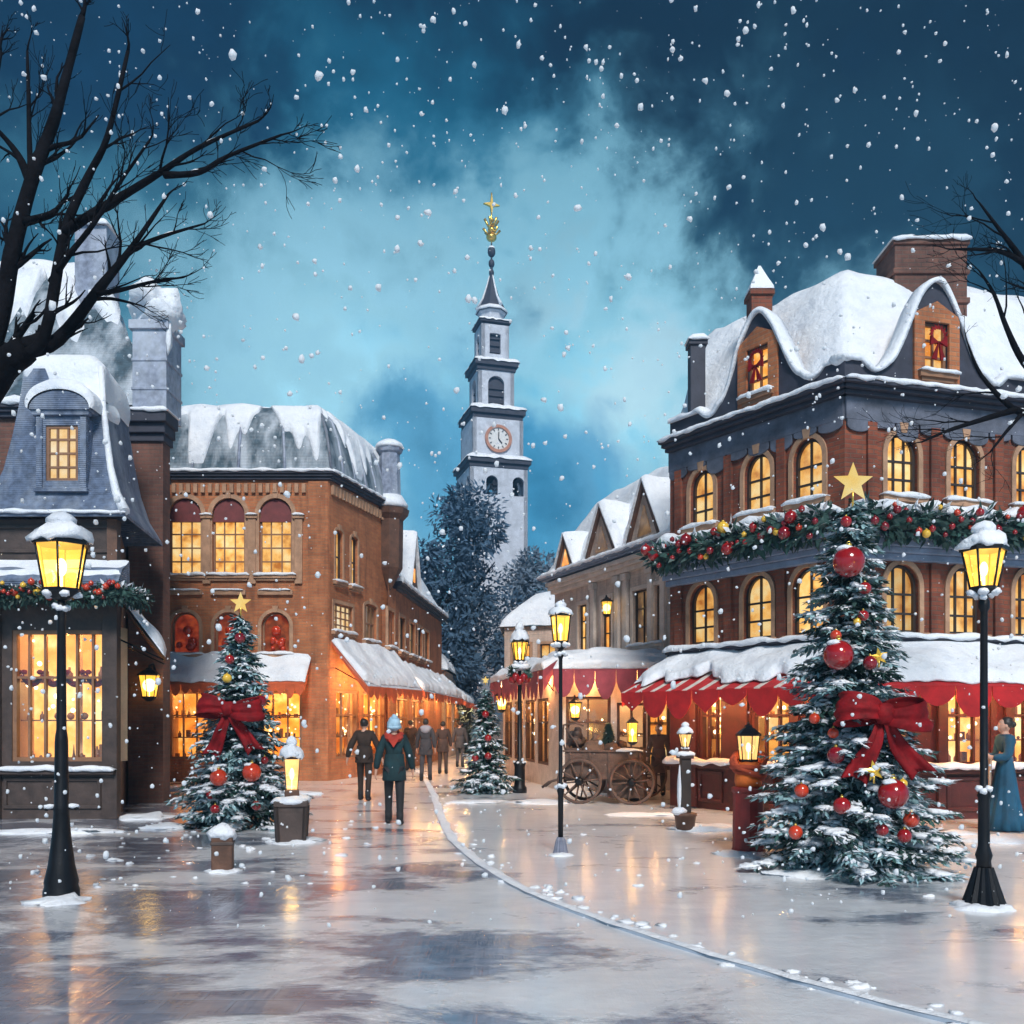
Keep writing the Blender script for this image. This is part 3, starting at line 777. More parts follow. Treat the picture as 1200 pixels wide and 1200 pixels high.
# ---- B: tall brown house behind it
def build_tall():
    root = thing('tall_house', 'tall brown brick house with steep snowy roof and high chimney stack behind the mansard shop', 'house', (-7.25, 19.7, 0))
    P = [(-13.5, 19.7), (-7.25, 19.7), (-9.68, 26.3), (-13.5, 26.3)]
    f = Fac(root, P[0], P[1])
    f.put('wall', wall_mb(f.L, 0, 8.05, 0.2, []), BRICK_BROWN)
    body(root, P, 0, 8.05, BRICK_BROWN, (0,))
    mb = MB(); mb.box(f.L-0.72, f.L, -0.2, -0.001, 0, 7.5)
    f.put('pilaster', mb, BRICK_BROWN)
    mb = MB(); mb.box(f.L-0.98, f.L-0.80, -0.12, -0.001, 0, 8.0); f.put('drain_strip', mb, TIMBER_BROWN)
    mb = MB()
    for k, (o, a, b) in enumerate(((0.06, 7.5, 7.66), (0.14, 7.66, 7.86), (0.24, 7.86, 8.1))): mb.box(f.L-0.72-o*0.5, f.L+o*0.6, -0.2-o, 0.3, a+0.001, b)
    c = f.put('corbel', mb, STONE_DARK, bevel=0.015)
    s = MB(); s.snowstrip(f.L-0.88, f.L+0.18, -0.46, 0.3, 8.1, 0.12, 1.3, 0.06); s.build('corbel_snow', SNOW, c)
    mb = MB(); mb.box(f.L-0.66, f.L+0.05, -0.15, 0.75, 8.1, 10.0); mb.box(f.L-0.72, f.L+0.11, -0.21, 0.81, 9.86, 10.05)
    for z in (8.6, 9.2): mb.box(f.L-0.68, f.L+0.07, -0.17, 0.77, z, z+0.06)
    ch = f.put('chimney', mb, LEAD, bevel=0.012)
    s = MB(); s.blob((f.L-0.30, 0.28, 10.42), (0.52, 0.66, 0.52), 0.5, 2.0, 22, 14, freq=1.5); s.blob((f.L-0.1, 0.1, 10.2), (0.36, 0.45, 0.30), 0.5, 5.0, 16, 10)
    s.blob((f.L+0.08, -0.1, 9.7), (0.07, 0.09, 0.35), 0.5, 6, 10, 8); s.build('chimney_snow', SNOW, ch)
    cornice(f, 8.05, 8.3, 0.24, STONE_DARK, 0, f.L-0.9, snow=0.2, seed=4.0)
    EP = [(-13.5, 19.6), (-7.35, 19.6), (-9.5, 26.2), (-13.5, 26.2)]
    r = loft_roof(EP, [(0.0, 8.3), (0.5, 9.6), (1.2, 11.2), (1.9, 12.1)], 20, off=(-7.25, 19.7)).build('roof', SLATE_SNOW, root)
    loft_roof(EP, [(0.0, 8.3), (0.5, 9.6), (1.2, 11.2), (1.9, 12.1)], 40, snow=(0.62, 0.25, 0.22), seed=3, off=(-7.25, 19.7)).build('roof_snow', SNOW, r)
    mb = MB(); mb.box(3.9, 4.6, 0.9, 1.6, 10.4, 12.6); cm = f.put('chimney', mb, LEAD, 0, 0, 0, 0.01)
    s = MB(); s.snowstrip(3.85, 4.65, 0.85, 1.65, 12.6, 0.22, 3, 0.05); s.build('chimney_snow', SNOW, cm)
    return root, f
TALL, TALL_F = build_tall()

# ---- C: arched-window house
def build_arched():
    root = thing('arched_house', 'orange brick house on the left with arched red-topped windows and a rounded snowy roof', 'house', (-5.2, 26.7, 0))
    P = [(-11.6, 26.7), (-5.2, 26.7), (-3.95, 31.0), (-11.6, 32.5)]
    f = Fac(root, P[0], P[1]); sd = Fac(root, P[1], P[2])
    us = [f.upx(217), f.upx(268), f.upx(323)]
    H = [(u, 0.92, 5.86, 8.04, 0.46) for u in us] + [(u, 0.80, 3.62, 4.80, 0.40) for u in us]
    sh = [(f.upx(222), 1.15), (f.upx(328), 1.25)]
    H += [(u, w, 0.62, 2.55, 0) for u, w in sh]
    f.put('wall', wall_mb(f.L, 0, 8.55, 0.2, H), BRICK_ORANGE)
    for u in us:
        window(f, u, 5.86, 0.92, 2.18, 0.46, 3, 4, WIN_Y, FRAME_WARM, STONE, 0.15, lun=0.62, lunmat=LUNETTE, sw=0.13)
        o = window(f, u, 3.62, 0.80, 1.18, 0.40, 1, 1, WIN_RED, FRAME_WARM, STONE, 0.18, name='niche', sw=0.1)
        m = MB(); r = random.Random(int(u*100))
        for k in range(9): m.blob((r.uniform(-0.27, 0.27), 0.10, r.uniform(0.1, 0.42)), r.uniform(0.06, 0.12), 0.15, k)
        m.blob((r.uniform(-0.05, 0.05), 0.1, 0.66), 0.14, 0.1, 3)
        m.build('red_decoration', ORANGE_GLOSS, o)
    for u, w in sh:
        shopwin(f, u, 0.62, w, 1.93, INT_O, 3, 2, FRAME_WARM, 0.8, int(u*7)+2, 10)
    # dentils and string courses
    mb = MB()
    for i in range(28): x = 0.1+i*0.205; mb.box(x, x+0.11, -0.09, -0.001, 8.18, 8.44)
    f.put('dentils', mb, STONE, bevel=0.008)
    mb = MB()
    for u in us: mb.box(u-0.5, u+0.5, -0.10, -0.001, 5.28, 5.42)
    bd = f.put('string_course', mb, STONE, bevel=0.008)
    s = MB()
    for k, u in enumerate(us): s.snowstrip(u-0.46, u+0.44, -0.11, 0.0, 5.42, 0.06, k*3+1.0, 0.03)
    s.build('string_course_snow', SNOW, bd)
    for i in range(4):
        uu = [us[0]-0.62, (us[0]+us[1])/2, (us[1]+us[2])/2, us[2]+0.66][i]
        mb = MB(); mb.box(uu-0.11, uu+0.11, -0.07, -0.001, 5.6, 7.45); mb.box(uu-0.16, uu+0.16, -0.11, -0.001, 7.45, 7.56)
        p = f.put('pilaster', mb, STONE, bevel=0.01)
        s = MB(); s.snowstrip(uu-0.17, uu+0.17, -0.12, 0.0, 7.56, 0.09, i*2.2, 0.04); s.build('capital_snow', SNOW, p)
    mb = MB(); mb.box(f.L-0.58, f.L-0.02, -0.09, -0.001, 0, 8.5); f.put('pilaster', mb, BRICK_ORANGE)
    cornice(f, 8.55, 8.78, 0.22, STONE_DARK, e1=0.15, snow=0.10, seed=2.0)
    # street side
    SH = []
    for px in (397, 415): SH.append((sd.upx(px), 0.46, 5.75, 7.25, 0.10))
    ul = sd.upx(402); SH.append((ul, 1.2, 4.30, 5.1, 0)); SH.append((sd.upx(434), 0.9, 4.2, 5.35, 0.1))
    SH += [(1.15, 1.5, 0.6, 2.6, 0), (3.1, 1.7, 0.6, 2.6, 0)]
    sd.put('wall', wall_mb(sd.L, 0, 8.55, 0.2, SH), BRICK_ORANGE)
    for px in (397, 415): window(sd, sd.upx(px), 5.75, 0.46, 1.5, 0.10, 2, 2, WIN_Y, FRAME_DARK, STONE, 0.13, sw=0.08)
    window(sd, ul, 4.30, 1.2, 0.8, 0, 4, 4, WIN_CREAM, FRAME_WARM, STONE, 0.1)
    window(sd, sd.upx(434), 4.2, 0.9, 1.15, 0.1, 3, 2, WIN_DIM, FRAME_WARM, STONE, 0.13)
    shopwin(sd, 1.15, 0.6, 1.5, 2.0, INT_O, 3, 2, FRAME_WARM, 0.5, 31, 18, lamp=40)
    shopwin(sd, 3.1, 0.6, 1.7, 2.0, INT_O, 3, 2, FRAME_WARM, 0.5, 32, 18, lamp=40)
    mb = MB()
    for i in range(20): x = 0.1+i*0.215; mb.box(x, x+0.12, -0.09, -0.001, 8.16, 8.44)
    sd.put('dentils', mb, STONE, bevel=0.008)
    cornice(sd, 8.55, 8.78, 0.22, STONE_DARK, e0=0.15, snow=0.10, seed=6.0)
    body(root, P, 0, 8.55, BRICK_ORANGE, (0, 1))
    EP = offset_poly(P, -0.12); off = (-5.2, 26.7)
    prof = [(0, 8.72), (0.10, 9.3), (0.26, 9.95), (0.5, 10.5), (0.85, 10.85), (1.5, 10.95)]
    r = loft_roof(EP, prof, 16, off=off).build('roof', SLATE_SNOW, root)
    loft_roof(EP, prof, 130, snow=(0.50, 0.40, 0.12), seed=5, off=off).build('roof_snow', SNOW, r)
    rb = MB()
    for e, n in ((0, 5), (1, 6)):
        for i in range(n+1):
            s = i/n; pts = []
            for ins, z in prof:
                q = offset_poly(EP, ins); a = Vector(q[e]); b = Vector(q[(e+1)%4]); p = a.lerp(b, s); pts.append((p.x-off[0], p.y-off[1], z+0.015))
            rb.tube(pts, 0.045, 6)
    rb.build('roof_rib', LEAD, r)
    # turret with flared foot, at the far end
    ut = sd.L-0.5
    mb = MB(); mb.lathe([(0.50, 0), (0.50, 0.12), (0.36, 0.5), (0.33, 1.8), (0.40, 1.86), (0.44, 1.98), (0.30, 2.05)], 8, (0, 0, 0), 0, False)
    t = sd.put('turret', mb, LEAD, ut, 8.55, -0.12)
    s = MB(); s.lathe([(0.02, 2.30), (0.22, 2.26), (0.42, 2.14), (0.48, 2.02), (0.44, 1.985)], 14); s.build('turret_snow', SNOW, t); s = MB(); s.lathe([(0.42, 0.45), (0.5, 0.32), (0.60, 0.17), (0.58, 0.04), (0.50, 0.03)], 14); s.build('turret_snow', SNOW, t)
    mb = MB(); mb.lathe([(0.05, -2.6), (0.2, -2.3), (0.42, -1.9), (0.44, -0.35), (0.6, -0.18), (0.64, 0.0)], 8, smooth=False)
    sd.put('oriel', mb, TIMBER_BROWN, ut, 8.55, -0.12)
    # awnings
    awning(f, 1.2, f.L-0.5, 3.5, 0.95, 2.72, ORANGE_CLOTH, ORANGE_CLOTH, 0.30, 0.26, 0.14, seed=1.2, jag=0.12, ragged=0.5, lamps=3, lampw=22)
    awning(sd, 0.1, sd.L-0.2, 3.98, 1.15, 2.70, PALE_CLOTH, ORANGE_CLOTH, 0.34, 0.4, 0.15, seed=4.4, jag=0.10, ragged=0.5, lamps=3, lampw=85)
    return root, f, sd
ARCHED, AR_F, AR_S = build_arched()

# ---- D, E: further down the left of the street
def build_gabled():
    root = thing('gabled_house', 'red brick house with a steep snowy roof and pointed gable beyond the arched house', 'house', (-3.93, 31.15, 0))
    P = [(-3.93, 31.15), (-3.15, 42.0), (-9.5, 42.0), (-9.5, 32.8)]
    f = Fac(root, P[0], P[1])
    wp = [458, 471, 483, 492, 500]; H = [(f.upx(p), 1.0, 4.1, 5.3, 0) for p in wp]
    sh = [(f.upx(472), 2.2), (f.upx(490), 2.4)]
    H += [(u, w, 0.6, 2.5, 0) for u, w in sh]
    f.put('wall', wall_mb(f.L, 0, 6.1, 0.2, H), BRICK_ORANGE)
    for i, p in enumerate(wp): window(f, f.upx(p), 4.1, 1.0, 1.2, 0, 2, 2, WIN_DIM if i % 2 else WIN_Y, FRAME_DARK, STONE, 0.13, sw=0.1)
    for u, w in sh: shopwin(f, u, 0.6, w, 1.9, INT_O, 3, 2, FRAME_WARM, 0.5, int(u*3), 16, lamp=45)
    body(root, P, 0, 6.1, BRICK_ORANGE, (0,))
    cornice(f, 6.1, 6.35, 0.3, STONE_DARK, snow=0.2, seed=8)
    EP = offset_poly(P, -0.15); off = (-3.93, 31.15)
    prof = [(0, 6.3), (0.5, 7.0), (1.5, 8.9), (2.2, 9.9)]
    r = loft_roof(EP, prof, 12, off=off).build('roof', SLATE_SNOW, root)
    loft_roof(EP, prof, 40, snow=(0.0, 0.1, 0.14), seed=9, off=off).build('roof_snow', SNOW, r)
    u0 = f.upx(481); mb = MB(); mb.prism([(-0.95, 0), (0.95, 0), (0, 2.1)], -0.12, 1.6)
    mb.box(-0.22, 0.22, -0.135, -0.11, 0.35, 0.95)
    g_ = f.put('gable', mb, TIMBER_BROWN, u0, 6.36)
    mb = MB(); mb.box(-0.17, 0.17, -0.15, -0.136, 0.4, 0.9); mb.build('gable_window', WIN_O, g_)
    s = MB()
    for sg in (-1, 1): s.snowsheet((0, -0.25, 2.22), (0, 1.7, 2.22), (sg*1.12, 1.7, -0.05), (sg*1.12, -0.25, -0.05), 0.17, 3+sg, 0, 1, 0.05)
    s.build('gable_snow', SNOW, g_)
    awning(f, 0.3, f.L*0.5, 3.6, 1.0, 2.7, PALE_CLOTH, ORANGE_CLOTH, 0.3, 0.5, 0.2, seed=6.4, jag=0.1, lamps=2, lampw=95)
    awning(f, f.L*0.5+0.1, f.L-0.2, 3.6, 1.0, 2.7, PALE_CLOTH, ORANGE_CLOTH, 0.3, 0.5, 0.2, seed=7.4, jag=0.1, lamps=2, lampw=95)
    return root
build_gabled()
def build_row(name, label, a, b, back, zt, n, seed, mat, roofz):
    root = thing(name, label, 'shop', (a[0], a[1], 0))
    P = [a, b, (back, b[1]), (back, a[1])] if back < a[0] else [a, b, (back, b[1]), (back, a[1])]
    f = Fac(root, a, b); H = []; W = f.L/n
    for i in range(n): H.append((W*(i+0.5), W*0.74, 0.6, 2.6, 0))
    f.put('wall', wall_mb(f.L, 0, zt, 0.2, H), mat)
    for i in range(n): shopwin(f, W*(i+0.5), 0.6, W*0.74, 2.0, INT_O, 3, 2, FRAME_WARM, 0.5, seed+i, 12, lamp=50)
    body(root, P, 0, zt, mat, (0,))
    EP = offset_poly(P, -0.2); off = a
    r = loft_roof(EP, [(0, zt), (0.6, zt+0.8), (1.5, roofz)], 10, off=off).build('roof', SLATE_SNOW, root)
    loft_roof(EP, [(0, zt), (0.6, zt+0.8), (1.5, roofz)], 40, snow=(0.1, 0.2, 0.16), seed=seed, off=off).build('roof_snow', SNOW, r)
    for i in range(n): awning(f, W*i+0.15, W*(i+1)-0.15, 3.3, 0.95, 2.6, PALE_CLOTH, ORANGE_CLOTH, 0.28, 0.5, 0.2, seed=seed+i*1.3, jag=0.1, lamps=1, lampw=120)
    return root
build_row('far_shop_row', 'low row of glowing orange shops at the far end of the street on the left', (-3.05, 42.3), (-2.75, 56.0), -9, 4.0, 3, 40, BRICK_TAN, 5.4)

# ---- F: tan house with three gables on the right, pavilion shopfront in front
def build_triple():
    root = thing('triple_gable_house', 'tan stone house with three pointed snowy gables, left of the corner building', 'house', (1.39, 30.5, 0))
    off = (1.39, 30.5)
    P = [(1.39, 30.5), (4.45, 22.9), (8.5, 25.0), (5.0, 34.0)]
    f = Fac(root, P[0], P[1])
    ws = [(683, WIN_Y, 0.6), (711, WIN_O, 0.62), (751, WIN_DIM, 0.85), (772, WIN_Y, 0.4)]
    H = [(f.upx(p), w, 3.75, 5.25, 0) for p, m, w in ws]
    f.put('wall', wall_mb(f.L, 2.0, 6.1, 0.2, H), BRICK_TAN)
    for p, m, w in ws: window(f, f.upx(p), 3.75, w, 1.5, 0, 2, 3, m, FRAME_DARK, STONE_PALE, 0.13, sw=0.11)
    for p in (697, 725, 735, 764, 779):
        mb = MB(); mb.box(-0.11, 0.11, -0.10, -0.001, 3.5, 5.6); mb.box(-0.17, 0.17, -0.15, -0.001, 5.6, 5.78); mb.box(-0.16, 0.16, -0.14, -0.001, 3.38, 3.5)
        f.put('pilaster', mb, STONE_PALE, f.upx(p), bevel=0.01)
    cornice(f, 5.8, 6.15, 0.35, STONE_PALE, snow=0.0); cornice(f, 6.15, 6.34, 0.5, LEDGE, e0=0.3, snow=0.16, seed=3.0, name='eaves')
    cornice(f, 3.05, 3.3, 0.3, LEDGE, snow=0.2, seed=5.0, name='ledge')
    body(root, P, 0, 6.1, BRICK_TAN, (0,))
    EP = offset_poly(P, -0.35); prof = [(0, 6.3), (0.4, 6.75), (0.9, 7.6), (1.5, 8.6), (1.9, 8.9)]
    r = loft_roof(EP, prof, 12, off=off).build('roof', SLATE_SNOW, root)
    loft_roof(EP, prof, 46, snow=(0.03, 0.14, 0.16), seed=4, off=off).build('roof_snow', SNOW, r)
    for k, (p, hw, hh) in enumerate(((673, 0.55, 0.95), (716, 0.85, 1.35), (767, 0.80, 1.5))):
        u0 = f.upx(p); mb = MB(); mb.prism([(-hw, 0), (hw, 0), (0, hh)], -0.30, 1.4)
        g_ = f.put('gable', mb, BRICK_TAN, u0, 6.42)
        w_ = MB(); t_ = [(-hw*0.45, hh*0.10), (hw*0.45, hh*0.10), (0, hh*0.62)]; w_.prism(t_, -0.325, -0.302); w_.build('gable_window', WIN_DIM if k else WIN_O, g_)
        m = MB()
        for sg in (-1, 1): m.obox((0, -0.33, hh+0.02), (sg*hw*1.08, -0.33, -0.05), 0.09, 0.12)
        m.build('gable_trim', TIMBER_BROWN, g_)
        s = MB()
        for sg in (-1, 1): s.snowsheet((0, -0.42, hh+0.13), (0, 1.4, hh+0.13), (sg*(hw+0.22), 1.4, -0.03), (sg*(hw+0.22), -0.42, -0.03), 0.16, 3+sg+k, 0, 1, 0.04)
        s.build('gable_snow', SNOW, g_)
    # pavilion shopfront standing forward
    Q = [(-0.3, 31.0), (1.15, 23.0), (3.97, 23.0)]
    pf = Fac(root, Q[1], Q[2]); ps = Fac(root, Q[0], Q[1])
    h1 = [(0.72, 1.1, 0.55, 2.3, 0), (1.78, 0.72, 0.02, 2.15, 0), (2.45, 0.55, 0.5, 2.3, 0)]
    pf.put('pavilion_wall', wall_mb(pf.L, 0, 3.0, 0.15, h1), STONE_PALE)
    for i, (u, w, a, b, _) in enumerate(h1): shopwin(pf, u, a, w, b-a, INT_DIM if i != 2 else INT_Y, 2, 2, TIMBER_BROWN, 0.6, 60+i, 5, lamp=30)
    h2 = [(1.0+1.75*i, 1.4, 0.55, 2.3, 0) for i in range(4)]
    ps.put('pavilion_wall', wall_mb(ps.L, 0, 3.0, 0.15, h2), STONE_PALE)
    for i, (u, w, a, b, _) in enumerate(h2): shopwin(ps, u, a, w, b-a, INT_DIM, 2, 2, TIMBER_BROWN, 0.45, 70+i, 5, lamp=30)
    mb = MB(); mb.polyprism([(x-off[0], y-off[1]) for x, y in ((-0.3, 31.0), (1.15, 23.05), (3.97, 23.05), (4.3, 23.3), (1.5, 30.4))], 3.0, 3.1); rf = mb.build('pavilion_roof', LEDGE, root)
    for ff, e0, e1 in ((pf, 0.0, 0.0), (ps, 0.0, 0.0)):
        awning(ff, 0, ff.L, 3.2, 0.42, 2.95, RED_DARKCLOTH, RED_DARKCLOTH, 0.68, 0.55, 0.18, du=(0.16 if ff is pf else 0.0, 0.16 if ff is ps else 0.05), seed=4+e0+ff.L, jag=0.05, ragged=0.12, lamps=2 if ff is pf else 4, lampw=48)
    s = MB(); s.snowsheet((0.0, 1.2, 3.3), (pf.L, 0.9, 3.3), (pf.L, -0.1, 3.2), (0.0, -0.1, 3.2), 0.25, 5); pf.put('pavilion_snow', s, SNOW)
    s = MB(); s.snowsheet((0.0, 0.9, 3.3), (ps.L, 0.9, 3.3), (ps.L, -0.1, 3.2), (0.0, -0.1, 3.2), 0.25, 6); ps.put('pavilion_snow', s, SNOW)
    return root, pf, ps
TRI, PV_F, PV_S = build_triple()
# ---- H: the yellowish house behind the lamps
def build_ochre():
    root = thing('ochre_house', 'pale ochre house at the end of the street behind the wreathed lamp', 'house', (-0.3, 37.0, 0))
    P = [(-0.3, 37.0), (3.2, 36.0), (4.0, 43.0), (-0.1, 44.0)]
    f = Fac(root, P[0], P[1]); sd = Fac(root, P[3], P[0])
    H = [(0.7, 0.7, 3.3, 4.7, 0), (1.8, 0.7, 3.3, 4.7, 0), (0.7, 0.8, 0.8, 2.3, 0), (1.9, 0.8, 0.8, 2.3, 0)]
    f.put('wall', wall_mb(f.L, 0, 5.4, 0.2, H), BRICK_TAN)
    for i, (u, w, a, b, _) in enumerate(H): window(f, u, a, w, b-a, 0, 2, 3, WIN_Y if i else WIN_O, FRAME_DARK, STONE, 0.12)
    H = [(1.5+2*i, 0.8, 3.3, 4.7, 0) for i in range(3)]
    sd.put('wall', wall_mb(sd.L, 0, 5.4, 0.2, H), BRICK_TAN)
    for u, w, a, b, _ in H: window(sd, u, a, w, b-a, 0, 2, 3, WIN_DIM, FRAME_DARK, STONE, 0.12)
    body(root, P, 0, 5.4, BRICK_TAN, (0, 3))
    EP = offset_poly(P, -0.2); prof = [(0, 5.4), (0.8, 6.2), (1.5, 6.8)]
    r = loft_roof(EP, prof, 8, off=(-0.3, 37.0)).build('roof', SLATE_SNOW, root)
    loft_roof(EP, prof, 30, snow=(0.0, 0.05, 0.18), seed=14, off=(-0.3, 37.0)).build('roof_snow', SNOW, r)
build_ochre()

# ---- G: the big corner building on the right
def gable_top(u, gs, base):
    z = base
    for uc, hw, h in gs:
        t = abs(u-uc)/hw
        if t < 1: z = max(z, base+h*(0.5*(1+math.cos(PI*t)))**0.75)
        elif t < 1.5: z = min(z, base-0.16*math.sin(PI*(t-1)/0.5)) if z <= base+1e-6 else z
    return z
def parapet(fac, u0, u1, z0, top, t, hole, mat, n=110):
    mb = MB(); uc, w, za, zb = hole
    us = sorted({*[u0+(u1-u0)*i/n for i in range(n+1)], uc-w/2, uc+w/2})
    for y, flip in ((0.0, False), (t, True)):
        for a, b in zip(us, us[1:]):
            m = (a+b)/2; inside = uc-w/2 < m < uc+w/2
            segs = [((z0, z0), (za, za)), ((zb, zb), (top(a), top(b)))] if inside else [((z0, z0), (top(a), top(b)))]
            for lo, hi in segs: mb.add([(a,y,lo[0]),(b,y,lo[1]),(b,y,hi[1]),(a,y,hi[0])], [(0,1,2,3)])
    for a, b in zip(us, us[1:]): mb.add([(a,0,top(a)),(b,0,top(b)),(b,t,top(b)),(a,t,top(a))], [(0,1,2,3)])
    x0, x1 = uc-w/2, uc+w/2
    mb.add([(x0,0,za),(x0,t,za),(x0,t,zb),(x0,0,zb)], [(0,1,2,3)]); mb.add([(x1,0,za),(x1,t,za),(x1,t,zb),(x1,0,zb)], [(0,1,2,3)])
    mb.add([(x0,0,za),(x1,0,za),(x1,t,za),(x0,t,za)], [(0,1,2,3)]); mb.add([(x0,0,zb),(x1,0,zb),(x1,t,zb),(x0,t,zb)], [(0,1,2,3)])
    for x in (u0, u1): mb.add([(x,0,z0),(x,t,z0),(x,t,top(x)),(x,0,top(x))], [(0,1,2,3)])
    o = fac.put('parapet', mb, mat)
    s = MB(); pts = [Vector((u, t*0.5, top(u)+0.03)) for u in us]
    rows = []
    for i, p in enumerate(pts):
        tg = (pts[min(i+1, len(pts)-1)]-pts[max(0, i-1)]).normalized(); nn = Vector((-tg.z, 0, tg.x))
        th = (0.035+0.065*max(0, nn.z)**2)*(0.85+0.9*nz(p.x*2.6, 4.0)); hw = t/2+0.07+0.07*nz(p.x*3, 9)
        rows.append([p+Vector((0,hw,0))-nn*0.03, p+Vector((0,hw,0))+nn*th*0.6, p+nn*th, p+Vector((0,-hw*0.6,0))+nn*th, p+Vector((0,-hw,0))+nn*th*0.55, p+Vector((0,-hw,0))-nn*(0.05+0.03*nz(p.x*4, 2)), p+Vector((0,-hw+0.05,0))-nn*0.035])
    s.grid(rows, 0, True, closed=True); s.build('coping_snow', SNOW, o)
    return o
LEDGE_DARK = pm('dark_blue_grey_trim', (0.105,0.115,0.15), 0.7, var=0.5, vscale=2.5, bump=0.2)
def build_corner():
    root = thing('corner_building', 'big dark red brick corner building on the right with curved gables and striped awnings', 'building', (5.53, 15.6, 0))
    A, B = (3.2, 19.0), (5.53, 15.6); C_ = (5.53+7.2*0.9615, 15.6+7.2*0.2747)
    P = [A, B, C_, (13.5, 22.5), (6.5, 24.5)]; off = B
    f = Fac(root, A, B); r_ = Fac(root, B, C_)
    top = {'l': [823, 888, 947], 'r': [1057, 1130, 1206]}
    for fc, pxs, sh, key in ((f, top['l'], [(833, 0.62), (903, 0.92)], 'l'), (r_, top['r'], [(1047, 0.85), (1135, 0.95), (1212, 0.95), (1290, 0.95)], 'r')):
        us = [fc.upx(p) for p in pxs]; w = 0.62
        ush = [(fc.upx(p), ww) for p, ww in sh]
        H = [(u, w, 5.5, 6.58, 0.36) for u in us] + [(u, w+0.04, 3.2, 4.36, 0.38) for u in us]
        fc.put('wall', wall_mb(fc.L, 2.9, 6.72, 0.2, H), BRICK_RED)
        fc.put('shopfront', wall_mb(fc.L, 0, 2.9, 0.16, [(u, ww, 0.92, 2.3, 0) for u, ww in ush]), TIMBER_RED)
        for u in us:
            window(fc, u, 5.5, w, 1.08, 0.36, 2 if key == 'l' else 3, 3, WIN_Y, FRAME_DARK, STONE, 0.12, sw=0.09)
            window(fc, u, 3.2, w+0.04, 1.16, 0.38, 2 if key == 'l' else 3, 3, WIN_Y, FRAME_DARK, STONE, 0.12, snow=False, sw=0.09)
        for i, (u, ww) in enumerate(ush):
            shopwin(fc, u, 0.92, ww, 1.38, INT_Y, 3, 2, TIMBER_RED, 0.5, 80+i+(10 if key == 'r' else 0), 12, lamp=34)
            mb = MB(); mb.ring([(-ww/2,.14),(ww/2,.14),(ww/2,.74),(-ww/2,.74)], [(-ww/2+.07,.21),(ww/2-.07,.21),(ww/2-.07,.67),(-ww/2+.07,.67)], -0.04, -0.001)
            fc.put('riser_panel', mb, TIMBER_RED, u, bevel=0.008)
        # pilaster strips between the windows
        for i in range(len(us)+1):
            uu = us[0]-0.62 if i == 0 else (us[-1]+0.62 if i == len(us) else (us[i-1]+us[i])/2)
            if not 0.15 < uu < fc.L-0.15: continue
            for za, zb in ((3.12, 4.39), (5.18, 6.7)):
                mb = MB(); mb.box(uu-0.09, uu+0.09, -0.06, -0.001, za, zb); fc.put('pilaster', mb, BRICK_RED)
        ps = [u-ww/2-0.12 for u, ww in ush]+[ush[-1][0]+ush[-1][1]/2+0.12]
        for uu in ps:
            mb = MB(); mb.box(uu-0.08, uu+0.08, -0.07, -0.001, 0.02, 2.75); fc.put('shop_pilaster', mb, TIMBER_RED, bevel=0.01)
        mb = MB(); mb.box(0, fc.L, -0.15, -0.072, 0.80, 0.90); so = fc.put('shop_sill', mb, TIMBER_RED, bevel=0.01)
        s = MB(); s.snowstrip(0.0, fc.L, -0.19, -0.05, 0.90, 0.12, 3.0 if key == 'l' else 8.0, 0.07); s.build('shop_sill_snow', SNOW, so)
        ee = dict(e1=0.42) if key == 'l' else dict(e0=0.36)
        e2 = {k: 0.12 for k in ee}
        cornice(fc, 2.98, 3.12, 0.2, STONE_DARK, snow=0.10, seed=11, name='sill_course', **e2)
        cornice(fc, 4.40, 4.72, 0.30, LEDGE, snow=0.0, name='ledge', **{k: v*0.55 for k, v in ee.items()})
        mb = MB(); mb.box(0, fc.L, -0.42, 0.02, 4.72, 4.80); lo = fc.put('ledge', mb, LEDGE)
        s = MB(); s.snowstrip(0, fc.L, -0.42, 0.0, 5.18, 0.22, 12 if key == 'l' else 15, 0.10); s.build('ledge_snow', SNOW, lo)
        mb = MB(); mb.box(0, fc.L, -0.40, 0.01, 4.80, 5.17); fc.put('planter_box', mb, STONE_DARK)
        # frieze with hanging scallops
        mb = MB(); mb.box(0, fc.L, -0.05, 0.15, 6.72, 7.1); n = int(fc.L/0.46)
        for i in range(n):
            xa = fc.L*i/n; xb = fc.L*(i+1)/n; h = 0.20+0.30*nz(i*1.7, 3)
            mb.prism([(xa+0.02, 6.719)]+[(xa+0.02+(xb-xa-0.04)*(0.5-0.5*math.cos(PI*k/8)), 6.719-h*(0.5+0.5*math.sin(PI*k/8))) for k in range(9)]+[(xb-0.02, 6.719)], -0.05, -0.012)
        fc.put('frieze', mb, LEDGE_DARK, bevel=0.006)
        cornice(fc, 7.1, 7.30, 0.34, STONE_DARK, snow=0.11, seed=21, e0=0.0 if key == 'l' else 0.2, e1=0.2 if key == 'l' else 0)
    # Dutch gables
    u1 = f.upx(889); hw = (f.upx(938)-f.upx(842))/2
    tl = lambda u: gable_top(u, [(u1, hw, 1.42)], 7.72)
    u2 = r_.upx(1096); hr = (r_.upx(1152)-r_.upx(1040))/2
    tr = lambda u: gable_top(u, [(u2, hr, 1.5)], 7.72)
